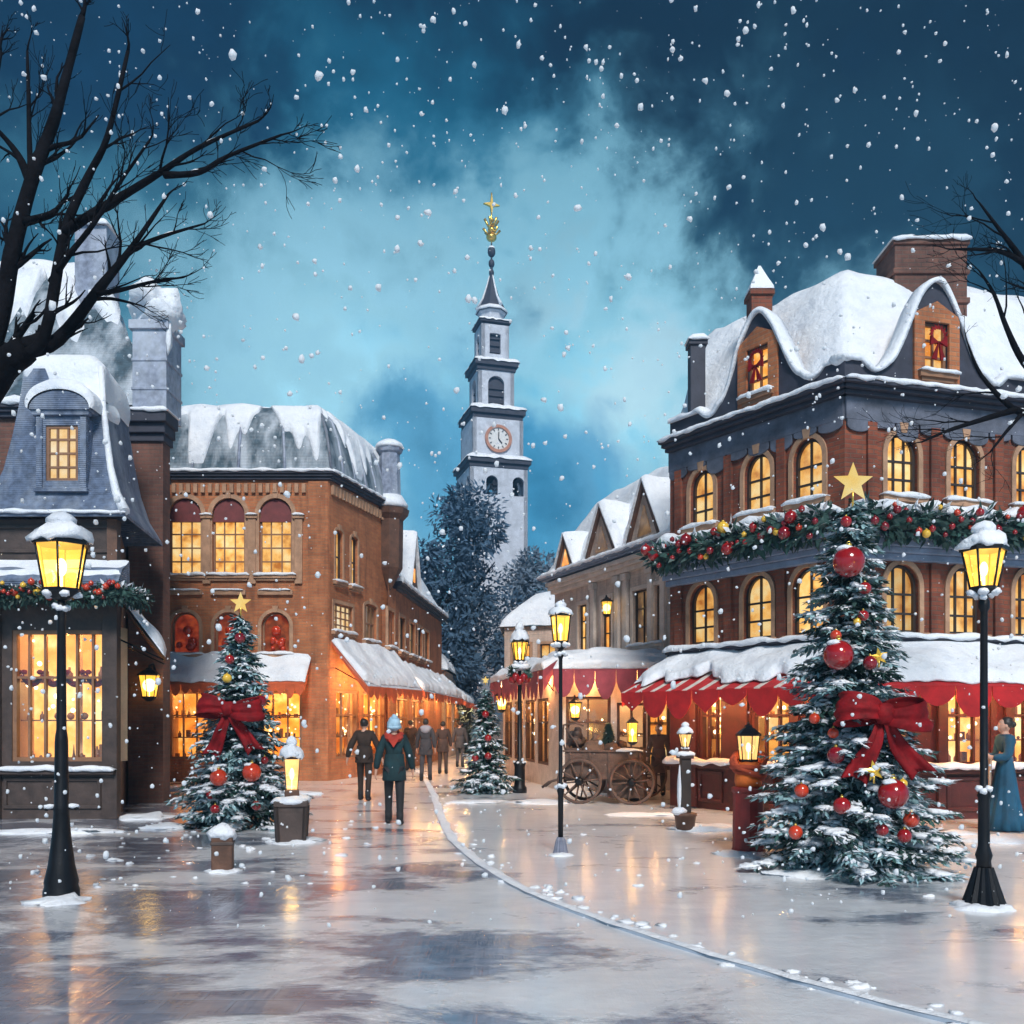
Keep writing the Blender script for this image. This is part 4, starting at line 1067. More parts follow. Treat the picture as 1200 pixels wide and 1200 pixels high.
    for fc, uc, tp in ((f, u1, tl), (r_, u2, tr)):
        parapet(fc, 0.0, fc.L, 7.30, tp, 0.22, (uc, 0.5, 7.66, 8.52), STONE_DARK)
        mb = MB(); mb.ring([(-0.46, -0.20), (0.46, -0.20), (0.46, 0.98), (0, 1.22), (-0.46, 0.98)], [(-0.25, 0.0), (0.25, 0.0), (0.25, 0.86), (0, 0.862), (-0.25, 0.86)], -0.05, -0.001)
        fc.put('gable_surround', mb, BRICK_ORANGE, uc, 7.66)
        window(fc, uc, 7.66, 0.5, 0.86, 0, 2, 3, WIN_O, FRAME_WARM, None, 0.1, name='gable_window')
        w = MB()
        for k in range(16):
            a = 2*PI*k/16; w.kite(Vector((0.10*math.cos(a), -0.07, 0.62+0.10*math.sin(a))), Vector((math.cos(a+0.8), -0.1, math.sin(a+0.8))), Vector((0.1, -1, 0)).normalized().cross(Vector((math.cos(a+0.8), 0, math.sin(a+0.8)))), 0.12, 0.06)
        for sg in (-1, 1):
            w.prism([(sg*0.01, 0.5), (sg*0.16, 0.60), (sg*0.17, 0.44)], -0.10, -0.06); w.prism([(sg*0.005, 0.5), (sg*0.14, 0.22), (sg*0.04, 0.2)], -0.095, -0.065)
        wo = fc.put('window_bow', w, VELVET, uc, 7.66)
    body(root, P, 0, 7.3, BRICK_RED, (0, 1))
    prof = [(0.30, 7.25), (0.42, 7.7), (1.0, 8.9), (1.6, 9.9), (2.1, 10.25)]
    RW = [1,1,1,1,0.12]
    r = loft_roof(P, prof, 12, off=off, w=RW).build('roof', SLATE_SNOW, root)
    loft_roof(P, prof, 60, snow=(0.05, 0.10, 0.14), seed=7, off=off, w=RW).build('roof_snow', SNOW, r)
    # chimneys
    def chim(px, d, w, dp, z0, z1, mat, cap, nm='chimney'):
        X = (px-CX)*d/FOC-off[0]; Y = d-off[1]
        mb = MB(); mb.box(X-w/2, X+w/2, Y, Y+dp, z0, z1); n = 3 if w > 0.8 else 1
        for k in range(n): zz = z1-0.12-k*0.55; mb.box(X-w/2-0.04, X+w/2+0.04, Y-0.04, Y+dp+0.04, zz, zz+0.10+0.002*k)
        c = mb.build(nm, mat, root, bevel=0.012); s = MB()
        if cap == 'pyr':
            s.lathe([(w*0.80, 0), (w*0.78, 0.05), (w*0.42, 0.28), (0.03, 0.52)], 4, (X, Y+dp/2, z1), smooth=False, rot=0.0)
        else: s.snowstrip(X-w/2-0.06, X+w/2+0.06, Y-0.06, Y+dp+0.06, z1-0.015, 0.17 if w > 0.8 else 0.2, w, 0.07)
        s.build('chimney_snow', SNOW, c)
    chim(1091, 17.6, 1.36, 0.9, 8.5, 10.75, BRICK_BROWN, 'flat')
    chim(893, 17.9, 0.40, 0.40, 8.9, 9.95, BRICK_RED, 'pyr', 'roof_turret')
    chim(818, 18.65, 0.30, 0.30, 7.3, 9.3, STONE_DARK, 'flat')
    q0 = offset_poly(P, 0.30, RW)[0]; q1 = offset_poly(P, 1.6, RW)[0]
    s = MB(); s.blob((0.0, 0.13, 7.76), (0.19, 0.19, 0.11), 0.3, 2, 14, 9); s.build('corner_snow', SNOW, root)
    # awnings, mitred at the corner
    la = math.tan(math.radians((180-108)/2))*1.2
    awning(f, 0.0, f.L, 2.95, 1.2, 2.26, STRIPED, RED_CLOTH, 0.36, 0.62, 0.15, du=(0.1, la), seed=2.2, jag=0.42, t1=0.86, ragged=0.55, lamps=3, lampw=80)
    awning(r_, 0.0, r_.L, 2.95, 1.2, 2.26, RED_CLOTH, RED_CLOTH, 0.34, 0.7, 0.17, du=(la, 0.1), seed=5.2, jag=0.12, ragged=0.6, lamps=4, lampw=80)
    return root, f, r_
CORNER, G_L, G_R = build_corner()
g = thing('garland', 'long thick garland with red and gold baubles along the middle ledge of the corner building', 'garland', (5.53, 15.6, 0))
n1 = -G_L.inw; n2 = -G_R.inw; paths = []; orn = []
rr = random.Random(5)
def gp(fc, u, z, o): p = fc.pos(u, -o, z); return p
for fc, n in ((G_L, 12), (G_R, 18)):
    path = []
    for i in range(n+1):
        u = fc.L*i/n; path.append(gp(fc, u, 5.0-0.10*abs(math.sin(PI*i/3)), 0.46))
    paths.append(path)
    cnt = int(fc.L*9)
    for i in range(cnt):
        u = fc.L*(i+rr.random())/cnt
        orn.append((gp(fc, u, 4.96+rr.uniform(-0.24, 0.24), 0.66+rr.uniform(0.0, 0.08)), rr.choice([0.04, 0.05, 0.055, 0.07, 0.11]), rr.choice([RED_GLOSS, RED_GLOSS, DKRED_GLOSS, ORANGE_GLOSS, YEL_GLOSS])))
garland(g, paths, 0.30, 330, 9, orn)

# ---- the church tower
def build_tower():
    D = 60.0; cx = (576-CX)*D/FOC; root = thing('church_tower', 'tall pale clock tower with stepped snowy tiers and a gilded finial in the centre', 'tower', (cx, D, 0), math.radians(16))
    z = lambda py: EYE+(HY-py)*D/FOC
    def tier(w, ya, yb, holes=(), name='tier', mat=STONE_GREY):
        """walls of a square tier with openings on each side, ya top, yb bottom"""
        h = w/2
        for k in range(4):
            mb = wall_mb(w, z(yb), z(ya), 0.25, holes)
            o = mb.build(name+'_wall', mat, root, (0,0,0), PI/2*k)
            for v in o.data.vertices: v.co.x -= h; v.co.y -= h
            for hx, hw, za, zb, rise in holes:
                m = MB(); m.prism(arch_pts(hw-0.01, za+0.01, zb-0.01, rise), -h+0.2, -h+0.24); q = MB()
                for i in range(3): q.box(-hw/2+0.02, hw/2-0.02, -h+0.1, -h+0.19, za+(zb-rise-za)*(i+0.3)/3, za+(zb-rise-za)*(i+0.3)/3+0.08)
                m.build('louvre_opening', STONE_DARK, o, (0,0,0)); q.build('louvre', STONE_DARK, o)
    def slab(w, ya, yb, snow=0.3, drop=0.25):
        mb = MB(); h = w/2; a, b = z(yb), z(ya)
        mb.box(-h+0.15, h-0.15, -h+0.15, h-0.15, a, a+(b-a)*0.45); mb.box(-h, h, -h, h, a+(b-a)*0.45+0.001, b)
        c = mb.build('cornice', STONE_DARK, root, bevel=0.03)
        s = MB(); rows = []
        for k in range(6):
            f = k/5; hh = h+0.07-(0.75)*f**1.3; zz = b+snow*math.sin(f*PI/2) - (0.06 if k == 0 else 0); n = 12
            r = []
            for e in range(4):
                for i in range(n):
                    p = Vector((-hh+2*hh*i/n, -hh, zz+0.10*nz(i*0.9+e*7, k*0.3+w)*(1 if k else 1.2))); p = Matrix.Rotation(PI/2*e, 3, 'Z') @ p; r.append(p)
            rows.append(r)
        s.grid(rows, 0, True, closed=True); s.add(rows[-1], [tuple(range(len(rows[-1])))]); s.build('cornice_snow', SNOW, c)
    px = 60.0/FOC
    W = lambda v: v*px/1.237
    tier(W(84), 556, 845+31, [(1.4, 0.75, z(588), z(566), 0.4), (3.1, 0.75, z(588), z(566), 0.4)])
    slab(W(93), 546, 557, 0.32)
    tier(W(74), 500, 546)
    slab(W(80), 488, 500, 0.38)
    w3 = W(53); tier(w3, 441, 486, [(w3/2, 1.05, z(481), z(448), 0.5)])
    slab(W(64), 431, 442, 0.30)
    w4 = W(41); tier(w4, 387, 430, [(w4/2, 0.72, z(421), z(397), 0.05)])
    slab(W(46), 381, 388, 0.2)
    mb = MB(); mb.lathe([(W(36)/2, z(381)), (W(36)/2, z(371)), (W(42)/2, z(369)), (W(42)/2, z(366))], 8, smooth=False); mb.build('drum', STONE_GREY, root)
    mb = MB(); mb.lathe([(W(46)/2, z(368)), (W(40)/2, z(363)), (W(24)/2, z(350)), (W(12)/2, z(335)), (W(5)/2, z(322)), (0.05, z(300))], 8, smooth=False); sp = mb.build('spire', STONE_DARK, root)
    s = MB(); s.lathe([(W(48)/2, z(368)+.02), (W(46)/2, z(365)), (W(36)/2, z(361)), (W(38)/2, z(364))], 8); 
    for k in range(0, 8, 3):
        q = 2*PI*(k+0.5)/8; s.tube([(math.cos(q)*r, math.sin(q)*r, zz) for r, zz in ((W(44)/2, z(363)+.03), (W(25)/2+.02, z(350)), (W(13)/2+.02, z(335)), (W(6)/2, z(323)))], [0.12, 0.07, 0.05, 0.03], 6)
    s.build('spire_snow', SNOW, sp)
    mb = MB()
    for py, r in ((320, 0.17), (309, 0.2), (295, 0.26)): mb.blob((0, 0, z(py)), (r, r, r*1.4))
    mb.tube([(0,0,z(325)), (0,0,z(285))], 0.05, 6); fb = mb.build('finial', STONE_DARK, root)
    s = MB(); s.blob((0, 0, z(291)), (0.22, 0.22, 0.15)); s.build('finial_snow', SNOW, fb)
    mb = MB(); mb.tube([(0,0,z(285)), (0,0,z(226))], 0.045, 6)
    for py, r in ((278, 0.34), (270, 0.26), (258, 0.17)): mb.blob((0, 0, z(py)), (r, r, r*0.75), 0.2, py)
    for k in range(6):
        q = PI*k/3
        for py, L, up in ((275, 0.55, 0.32), (266, 0.45, 0.45)): mb.tube([(0,0,z(py)), (math.cos(q)*L*0.6, math.sin(q)*L*0.6, z(py)+up*0.2), (math.cos(q)*L, math.sin(q)*L, z(py)+up)], [0.08, 0.06, 0.09], 6)
    st = []
    for k in range(8): a = PI/2+PI*k/4; rad = 0.72 if k % 2 == 0 else 0.17; st.append((rad*0.75*math.cos(a), z(240)+rad*math.sin(a)))
    mb.prism(st, -0.09, 0.09); mb.build('gilded_finial', GOLD, root)
    # clock on the front face
    h = W(74)/2; zc = z(523); ck = MB(); R = 0.68
    ck.prism([(R*math.cos(2*PI*k/40), zc+R*math.sin(2*PI*k/40)) for k in range(40)], -h-0.06, -h+0.01); c = ck.build('clock_face', pm('clock_white', (0.7,0.68,0.66), 0.5, var=0.08), root)
    rg = MB(); rg.ring([(0.86*math.cos(2*PI*k/40), zc+0.86*math.sin(2*PI*k/40)) for k in range(40)], [(R*math.cos(2*PI*k/40), zc+R*math.sin(2*PI*k/40)) for k in range(40)], -h-0.13, -h+0.01); rg.build('clock_rim', pm('copper_rim', (0.45,0.20,0.13), 0.5), c)
    hd = MB()
    for k in range(12): a = 2*PI*k/12; hd.obox((0.5*math.cos(a), -h-0.075, zc+0.5*math.sin(a)), (0.62*math.cos(a), -h-0.075, zc+0.62*math.sin(a)), 0.05, 0.05)
    hd.obox((0, -h-0.09, zc), (0.02, -h-0.09, zc+0.42), 0.07, 0.05); hd.obox((0, -h-0.10, zc), (0.22, -h-0.10, zc-0.28), 0.07, 0.05); hd.build('clock_hands', STONE_DARK, c)
build_tower()
# ------------------------------------------------------------------ street lamps
def lantern_parts(root, z0, z1, rb, rt, glass, n=6, frame=IRON, snow=True, k=1.0, seed=0.0, light=0.0, cap_h=None, cone=True):
    """six-sided lantern: z0..z1 glass heights, rb bottom radius, rt top radius"""
    h = z1-z0; cap_h = cap_h or h*0.42
    mb = MB(); v = []
    for k_ in range(n):
        a, b = 2*PI*(k_+0.5)/n, 2*PI*(k_+1.5)/n
        mb.add([(rb*.97*math.cos(a), rb*.97*math.sin(a), z0), (rb*.97*math.cos(b), rb*.97*math.sin(b), z0), (rt*.97*math.cos(b), rt*.97*math.sin(b), z1), (rt*.97*math.cos(a), rt*.97*math.sin(a), z1)], [(0,1,2,3)])
    mb.build('lantern_glass', glass, root)
    mb = MB()
    for k_ in range(n):
        a = 2*PI*(k_+0.5)/n; mb.tube([(rb*math.cos(a), rb*math.sin(a), z0-0.01), (rt*math.cos(a), rt*math.sin(a), z1+0.01)], 0.011*k, 5)
    mb.lathe([(rb*0.3, -0.10*k), (rb*0.55, -0.08*k), (rb*1.12, -0.02*k), (rb*1.12, 0.012*k), (rb*0.6, 0.016*k)], n, (0, 0, z0), smooth=False)
    mb.lathe([(rt*0.7, -0.012*k), (rt*1.12, -0.016*k), (rt*1.14, 0.02*k), (rt*0.8, 0.025*k)], n, (0, 0, z1), smooth=False)
    mb.build('lantern_frame', frame, root)
    mb = MB(); mb.lathe([(rt*1.10, 0.026*k), (rt*0.92, cap_h*0.28), (rt*0.58, cap_h*0.62), (rt*0.36, cap_h*0.75), (rt*0.34, cap_h*0.88), (rt*0.42, cap_h*0.92), (rt*0.12, cap_h*1.06), (rt*0.07, cap_h*1.25), (0.004, cap_h*1.36)], n if cone else 16, (0,0,z1), smooth=not cone)
    c = mb.build('lantern_cap', frame, root)
    if snow:
        s = MB(); rows = []
        for j, (r, zz) in enumerate(((0.90, 0.12), (1.10, 0.06), (1.14, 0.20), (0.98, 0.56), (0.66, 0.84), (0.40, 0.92), (0.50, 1.02), (0.52, 1.22), (0.34, 1.46), (0.02, 1.58))):
            rows.append([Vector((rt*r*math.cos(2*PI*q/20)*(1+0.30*nz(2.2*math.cos(2*PI*q/20)+seed, 2.2*math.sin(2*PI*q/20), j*0.4)), rt*r*math.sin(2*PI*q/20)*(1+0.30*nz(2.2*math.cos(2*PI*q/20)+seed, 2.2*math.sin(2*PI*q/20), j*0.4)), z1+cap_h*(zz+0.35*nz(1.8*math.cos(2*PI*q/20)+seed, 1.8*math.sin(2*PI*q/20), 5.0)*(1 if 0 < j < 5 else 0.2))-(0.03*k*max(0, nz(q*1.1+seed, 7)) if j < 2 else 0))) for q in range(20)])
        s.grid(rows, 0, True, closed=True); s.build('lantern_snow', SNOW, c)
        s = MB()
        for q in range(5): a = 2*PI*q/5+seed; s.blob((rb*0.85*math.cos(a), rb*0.85*math.sin(a), z0-0.04*k), (0.05*k, 0.05*k, 0.035*k), 0.4, q+seed)
        s.build('lantern_snow', SNOW, root)
    b = MB(); b.blob((0,0,(z0+z1)/2), (rb*0.30, rb*0.30, h*0.2)); b.tube([(0,0,z0-0.01), (0,0,z0+h*0.35)], 0.012*k, 6); b.build('bulb', BULB, root)
    if light:
        l = bpy.data.lights.new('lantern_light', 'POINT'); l.energy = light; l.color = (1.0, 0.62, 0.24); l.shadow_soft_size = rb*0.5
        o = bpy.data.objects.new('lantern_light', l); COL.objects.link(o); o.parent = root; o.location = (0, 0, (z0+z1)/2)
def street_lamp(label, px, py, prof, z0, z1, rb, rt, glass=LANTERN, light=25, base=None, bars=None, seed=0.0, n=6, cone=True, cap_h=None, k=1.0, group=None, collar=None):
    d = gd(py); root = thing('street_lamp', label, 'lamp', ((px-CX)*d/FOC, d, 0), 0.3, group)
    mb = MB(); mb.lathe(prof, 16); mb.build('post', IRON, root)
    if base:
        m = MB(); rows = []
        for r, z in base[0]: rows.append([Vector((r*(1+(0.10 if q % 2 else -0.05))*math.cos(2*PI*q/28), r*(1+(0.10 if q % 2 else -0.05))*math.sin(2*PI*q/28), z)) for q in range(28)])
        m.grid(rows, 0, False, closed=True); m.f.append(tuple(range(len(m.v)-28, len(m.v)))); m.m.append(0); m.sm.append(False)
        m.build('lamp_base', base[1], root)
    if bars:
        m = MB(); m.tube([(-bars[1], 0, bars[0]), (bars[1], 0, bars[0])], 0.014, 6)
        for sg in (-1, 1): m.blob((sg*bars[1], 0, bars[0]), 0.024)
        b = m.build('ladder_bar', IRON, root); s = MB()
        for sg in (-1, 1): s.blob((sg*bars[1]*0.8, 0, bars[0]+0.02), (0.06, 0.03, 0.025), 0.3, sg)
        s.build('bar_snow', SNOW, b)
    if collar:
        s = MB(); r = random.Random(int(seed*9)+1)
        for zz, rr_ in collar:
            for q in range(6): a = 2*PI*q/6+seed; s.blob((rr_*math.cos(a), rr_*math.sin(a), zz+r.uniform(-0.02, 0.02)), (0.035, 0.035, 0.028), 0.4, q)
        s.build('collar_snow', SNOW, root)
    lantern_parts(root, z0, z1, rb, rt, glass, n, IRON, True, k, seed, light, cap_h, cone)
    return root
street_lamp('tall black street lamp with a flared foot and big amber lantern in the left foreground', 72, 1052,
    [(0.0,0),(0.165,0.0),(0.165,0.07),(0.15,0.12),(0.155,0.16),(0.12,0.32),(0.085,0.6),(0.07,0.82),(0.075,0.86),(0.066,0.9),(0.06,1.5),(0.055,1.56),(0.046,1.62),(0.038,2.74),(0.06,2.78),(0.04,2.83),(0.03,2.88)],
    2.96, 3.40, 0.165, 0.245, light=22, bars=(0.86, 0.13), seed=1.3, collar=[(2.80, 0.05)], cap_h=0.20)
street_lamp('tall black street lamp with a fluted foot and amber lantern beside the big Christmas tree', 1153, 1062,
    [(0.0,0.3),(0.07,0.32),(0.062,0.42),(0.075,0.47),(0.052,0.55),(0.05,0.98),(0.062,1.02),(0.036,1.08),(0.032,2.7),(0.05,2.74),(0.05,2.8),(0.028,2.84)],
    2.92, 3.27, 0.115, 0.19, light=20, base=([(0.175,0.0),(0.165,0.05),(0.12,0.2),(0.075,0.36)], IRON), seed=3.9, collar=[(2.84, 0.07), (1.08, 0.045)], cap_h=0.17)
street_lamp('slender black street lamp with grey foot and square lantern in the middle of the square', 657, 1000,
    [(0.0,0.2),(0.034,0.2),(0.036,0.75),(0.048,0.8),(0.05,0.86),(0.026,0.92),(0.024,2.5),(0.04,2.54),(0.04,2.6),(0.02,2.63)],
    2.72, 3.06, 0.10, 0.14, light=14, base=([(0.095,0.0),(0.085,0.03),(0.06,0.17),(0.04,0.21)], IRON_GREY), seed=5.1, n=4, collar=[(2.56, 0.06), (0.86, 0.05)], cap_h=0.12)
w_lamp = street_lamp('black street lamp with a round hooded lantern and a red wreath tied below it', 609, 929,
    [(0.0,0),(0.17,0),(0.17,0.12),(0.13,0.18),(0.125,0.62),(0.15,0.70),(0.06,0.78),(0.05,2.3),(0.045,2.9),(0.07,3.0),(0.04,3.05)],
    3.14, 3.58, 0.12, 0.20, glass=LANTERN, light=22, seed=7.2, n=10, cone=False, collar=[(0.72, 0.13)], cap_h=0.30, k=1.3)
dl = gd(929)
wr = thing('wreath', 'small round wreath of red balls and greenery tied to the far street lamp', 'wreath', ((609-CX)*dl/FOC, dl, 2.72), 0)
rr = random.Random(2); lf = MB()
for _ in range(160):
    q = rr.uniform(0, 2*PI); p = Vector((0.20*math.cos(q), -0.06+0.14*math.sin(q*1.7), 0.14*math.sin(q)+0.12)); dd = Vector((rr.uniform(-1,1), rr.uniform(-1,0.4), rr.uniform(-1,1))).normalized()
    lf.kite(p, dd, dd.orthogonal().normalized(), 0.16, 0.05)
lf.build('foliage', FIR, wr)
for p in ((-0.10,-0.16,0.02),(0.10,-0.17,0.01),(0,-0.18,-0.08),(-0.17,-0.1,-0.05),(0.17,-0.1,-0.04)): bauble_part(wr, p, 0.095, RED_GLOSS)
s = MB(); s.blob((0, -0.03, 0.26), (0.24, 0.18, 0.09), 0.3, 3); s.build('snow_cap', SNOW, wr)

def small_lantern(name, label, loc, h, w, glass, light=3, cap=True, n=4, frame=IRON, group=None, seed=0.0):
    root = thing(name, label, 'lantern', loc, PI/4*0+0.25, group)
    lantern_parts(root, h*0.12, h*0.66, w*0.36, w*0.5, glass, n, frame, cap, 0.5, seed, light, h*0.25)
    return root
# wall sconces
def sconce(label, px, py, d, group=None, s=1.0, light=12):
    p = at(px, py, d); root = thing('wall_lantern', label, 'lantern', p, 0, group)
    mb = MB(); mb.tube([(0, 0.30*s, 0.12*s), (0, 0.12*s, 0.30*s), (0, 0.0, 0.26*s)], 0.018*s, 6); mb.box(-0.05*s, 0.05*s, 0.28*s, 0.31*s, 0.0, 0.22*s); mb.build('bracket', IRON, root)
    lantern_parts(root, -0.16*s, 0.14*s, 0.09*s, 0.14*s, LANTERN, 6, IRON, False, 0.6*s, 0, light, 0.10*s)
    bs = MB(); bs.blob((0,0,0), 0.09*s); bs.build('bulb', BULB, root)
    return root
sconce('glowing wall lantern on the brown pilaster beside the small mansard shop', 175, 803, 19.2, light=14, s=1.5)
sconce('small glowing lantern at the far rounded end of the red pavilion awning', 588, 823, 29.6, light=12, s=1.5)
sconce('small glowing lantern hanging before the pavilion shopfront behind the slender lamp', 674, 832, 22.75, light=12, s=1.2)
sconce('glowing lantern between the upper windows of the triple gabled house', 711, 712, 26.2, light=55, s=1.2)
hl = thing('hanging_lantern', 'small amber lantern hanging at the left end of the striped red awning', 'lantern', at(741, 860, 18.2), 0)
lantern_parts(hl, -0.16, 0.22, 0.11, 0.13, LANTERN, 4, IRON, False, 0.6, 0, 6, 0.1)
m = MB(); m.tube([(0,0,0.3), (0,0,0.5)], 0.008, 6); m.build('chain', IRON, hl)

# ------------------------------------------------------------------ fir trees
def interp(prof, z):
    for (a, ra), (b, rb) in zip(prof, prof[1:]):
        if a <= z <= b: return ra+(rb-ra)*(z-a)/(b-a)
    return prof[0][1] if z < prof[0][0] else prof[-1][1]
def conifer(label, loc, H, prof, seed, gap=0.16, ks=1.0, psnow=0.45, pfrost=0.3, blue=0.22, group=None):
    root = thing('christmas_tree', label, 'christmas tree', loc, 0, group); r = random.Random(seed)
    m = MB(); m.tube([(0,0,0), (0,0,H*0.5), (0,0,H)], [0.035*H/3, 0.022*H/3, 0.006], 8); m.build('trunk', BARK, root)
    G, B, S = MB(), MB(), MB(); z = prof[0][0]; off = 0.0
    while z < H*0.985:
        R = interp(prof, z); nb = max(6, int(7+R*14)); off += 1.1
        for i in range(nb):
            a = 2*PI*i/nb+off+r.uniform(-0.25, 0.25); L = R*r.uniform(0.74, 1.14); zz = z+r.uniform(-0.5, 0.5)*gap
            ca, sa = math.cos(a), math.sin(a); rad = Vector((ca, sa, 0)); tan = Vector((-sa, ca, 0)); dr = r.uniform(0.36, 0.62); bend = r.uniform(-0.12, 0.12)
            P = lambda t: Vector((0,0,max(0.015, zz+dr*L*(1-t)-0.10*L*math.sin(PI*t)+0.05*L*t*t)))+rad*(L*t)+tan*(bend*L*t*t)
            G.tube([P(0.0), P(0.5), P(0.95)], [0.012*ks, 0.008*ks, 0.003*ks], 4, cap=False)
            nt = max(3, int(3+L*11/ks)); bl = r.random() < blue
            for k in range(nt+1):
                t = 0.22+0.78*k/nt; p = P(t); fw = (P(min(1, t+0.05))-P(t-0.05)).normalized()
                for sd in (-1, 1, 0):
                    if sd == 0 and k < nt and r.random() < 0.5: continue
                    dv = (fw*(0.75 if sd else 1)+tan*sd*r.uniform(0.55, 0.95)+Vector((0,0,r.uniform(-0.35, 0.12)))).normalized()
                    tl = (0.34*L*(1.05-t)+0.075*ks)*r.uniform(0.7, 1.15) if sd else 0.09*ks; n = max(1, int(tl/(0.050*ks)))
                    for j in range(n):
                        q = p+dv*(tl*j/n); d2 = (dv+Vector((r.uniform(-.45,.45), r.uniform(-.45,.45), r.uniform(-.5,.25)))).normalized()
                        sv = d2.cross(Vector((r.uniform(-.5,.5), r.uniform(-.5,.5), 1))).normalized()
                        if q.z < 0.02: q.z = 0.02
                        (B if (bl and r.random() < 0.75) else G).kite(q, d2, sv, r.uniform(0.080, 0.135)*ks, r.uniform(0.034, 0.060)*ks)
                        if t > 0.45 and r.random() < pfrost: S.kite(q+Vector((0,0,0.016*ks)), d2, sv, r.uniform(0.06, 0.11)*ks, r.uniform(0.030, 0.055)*ks)
            if L > 0.16*ks and r.random() < psnow:
                nl = 3+int(L*6/ks)
                for k in range(nl):
                    t = r.uniform(0.35, 1.0); q = P(t)+tan*r.uniform(-1, 1)*L*0.20*(1.1-t); sz = (0.018+0.05*L)*ks*r.uniform(0.5, 1.15)
                    S.blob((q.x, q.y, q.z+0.014*ks), (sz*1.25, sz*1.25, sz*0.42), 0.75, r.random()*40, 8, 5, freq=2.4)
                    for j in range(4):
                        d2 = (rad+tan*r.uniform(-0.9, 0.9)+Vector((0,0,r.uniform(-0.35, 0.1)))).normalized(); S.kite(q+Vector((0,0,0.016*ks)), d2, d2.cross(Vector((r.uniform(-.4,.4), r.uniform(-.4,.4), 1))).normalized(), sz*r.uniform(1.6, 2.8), sz*r.uniform(0.4, 0.7))
        z += gap*(0.55+0.75*min(1.0, R/0.6))
    G.build('needles', FIR, root, recalc=False); B.build('frosted_needles', FIR_BLUE, root, recalc=False); S.build('snow', SNOW, root, recalc=False)
    return root
def tree_pt(root, prof, px, py, f=0.97):
    cx, cy, cz = root.location; d = cy
    for _ in range(12):
        p = at(px, py, d); R = interp(prof, p.z-cz)*f; dx = p.x-cx
        d = cy-math.sqrt(max(0.0004, R*R-dx*dx))
    return at(px, py, d), d
def bauble(label, p, r, mat, group=None, hl=True):
    root = thing('bauble', label, 'bauble', p, 0, group)
    b = MB(); b.blob((0,0,0), r, nu=20, nv=14); b.build('ball', mat, root)
    c = MB(); c.lathe([(0.0,r*0.95),(r*0.2,r*0.96),(r*0.2,r*1.14),(0.0,r*1.15)], 10); c.tube([(r*0.10*math.cos(q*PI/4), 0, r*1.2+r*0.10*math.sin(q*PI/4)) for q in range(9)], r*0.025, 5); c.build('cap', GOLD, root)
    if r > 0.12:
        s = MB(); s.blob((-r*0.30, -r*0.15, r*0.80), (r*0.50, r*0.5, r*0.22), 0.35, r*90+p[0], 12, 8); s.build('snow_cap', SNOW, root)
    return root
def star(label, p, R, th=0.05, mat=STARLIT, tilt=0.0):
    root = thing('tree_star', label, 'star', p, 0)
    out = [((R if k % 2 == 0 else R*0.42)*math.cos(PI/2+PI*k/5+tilt), (R if k % 2 == 0 else R*0.42)*math.sin(PI/2+PI*k/5+tilt)) for k in range(10)]
    v = [(x, 0, z) for x, z in out]+[(0,-th,0),(0,th,0)]; m = MB(); m.add(v, [(k, (k+1)%10, 10) for k in range(10)]+[((k+1)%10, k, 11) for k in range(10)]); m.build('star_body', mat, root)
    h = MB(); h.tube([(0, 0.01, -R*0.25), (0, 0.01, -R*1.15)], 0.012, 6); h.build('star_holder', GOLD, root)
    return root
def ribbon(root, name, pts, wid, wdir, mat=VELVET, fold=0.0, notch=0.0, m=14):
    mb = MB(); rows = []; n = len(pts)
    for i, p in enumerate(pts):
        w = wid[i]; wd = wdir[i] if isinstance(wdir, list) else wdir; r = []
        t = (pts[min(i+1, n-1)]-pts[max(0, i-1)]).normalized(); nn = wd.cross(t).normalized()
        for k in range(m+1):
            x = k/m-0.5; e = p+wd*(w*x)+nn*(fold*w*math.cos(x*PI*3))
            if i == n-1 and notch: e = e-t*(notch*(1-2*abs(x)))
            r.append(e+nn*(0.06*w*nz(p.x*9, p.z*9+x*5, w)+0.03*w*math.sin(x*17+i*0.5)))
        rows.append(r)
    mb.grid(rows, 0, True); o = mb.build(name, mat, root, recalc=False)
    s = o.modifiers.new('thick', 'SOLIDIFY'); s.thickness = 0.008
    return o
def bow(label, p, S, droop=0.0):
    root = thing('ribbon_bow', label, 'bow', p, 0)
    for sg in (-1, 1):
        pts = []; wd = []; wi = []
        for i in range(19):
            t = i/18; a = PI*2*t
            x = sg*S*0.52*(0.5-0.5*math.cos(a))*(1.0); y = -S*0.20*math.sin(a)-0.02*S; zz = S*(0.10*math.sin(PI*t)*(1 if sg < 0 else 0.35)-0.02-0.05*math.sin(2*PI*t)*sg)+droop*S*0.1*math.sin(PI*t)
            pts.append(Vector((x, y, zz))); wi.append(S*(0.09+0.27*math.sin(PI*t)**0.8)); wd.append(Vector((-sg*0.22, 0.12, 1)).normalized())
        ribbon(root, 'bow_loop', pts, wi, wd, fold=0.05)
    for sg, dx, L in ((-1, 0.30, 0.78), (1, 0.42, 0.70)):
        pts = []; wi = []; wd = []
        for i in range(13):
            t = i/12; pts.append(Vector((sg*S*dx*t*(0.8+0.3*t), -S*(0.05+0.05*math.sin(t*7+sg)), -S*L*t))); wi.append(S*(0.10+0.20*t)); wd.append(Vector((1, 0.25*math.sin(t*6), sg*0.35)).normalized())
        ribbon(root, 'bow_tail', pts, wi, wd, fold=0.06, notch=S*0.10)
    k = MB(); k.blob((0, -0.10*S, 0.02*S), (0.12*S, 0.11*S, 0.12*S), 0.25, 3, 14, 10); k.build('bow_knot', VELVET, root)
    return root

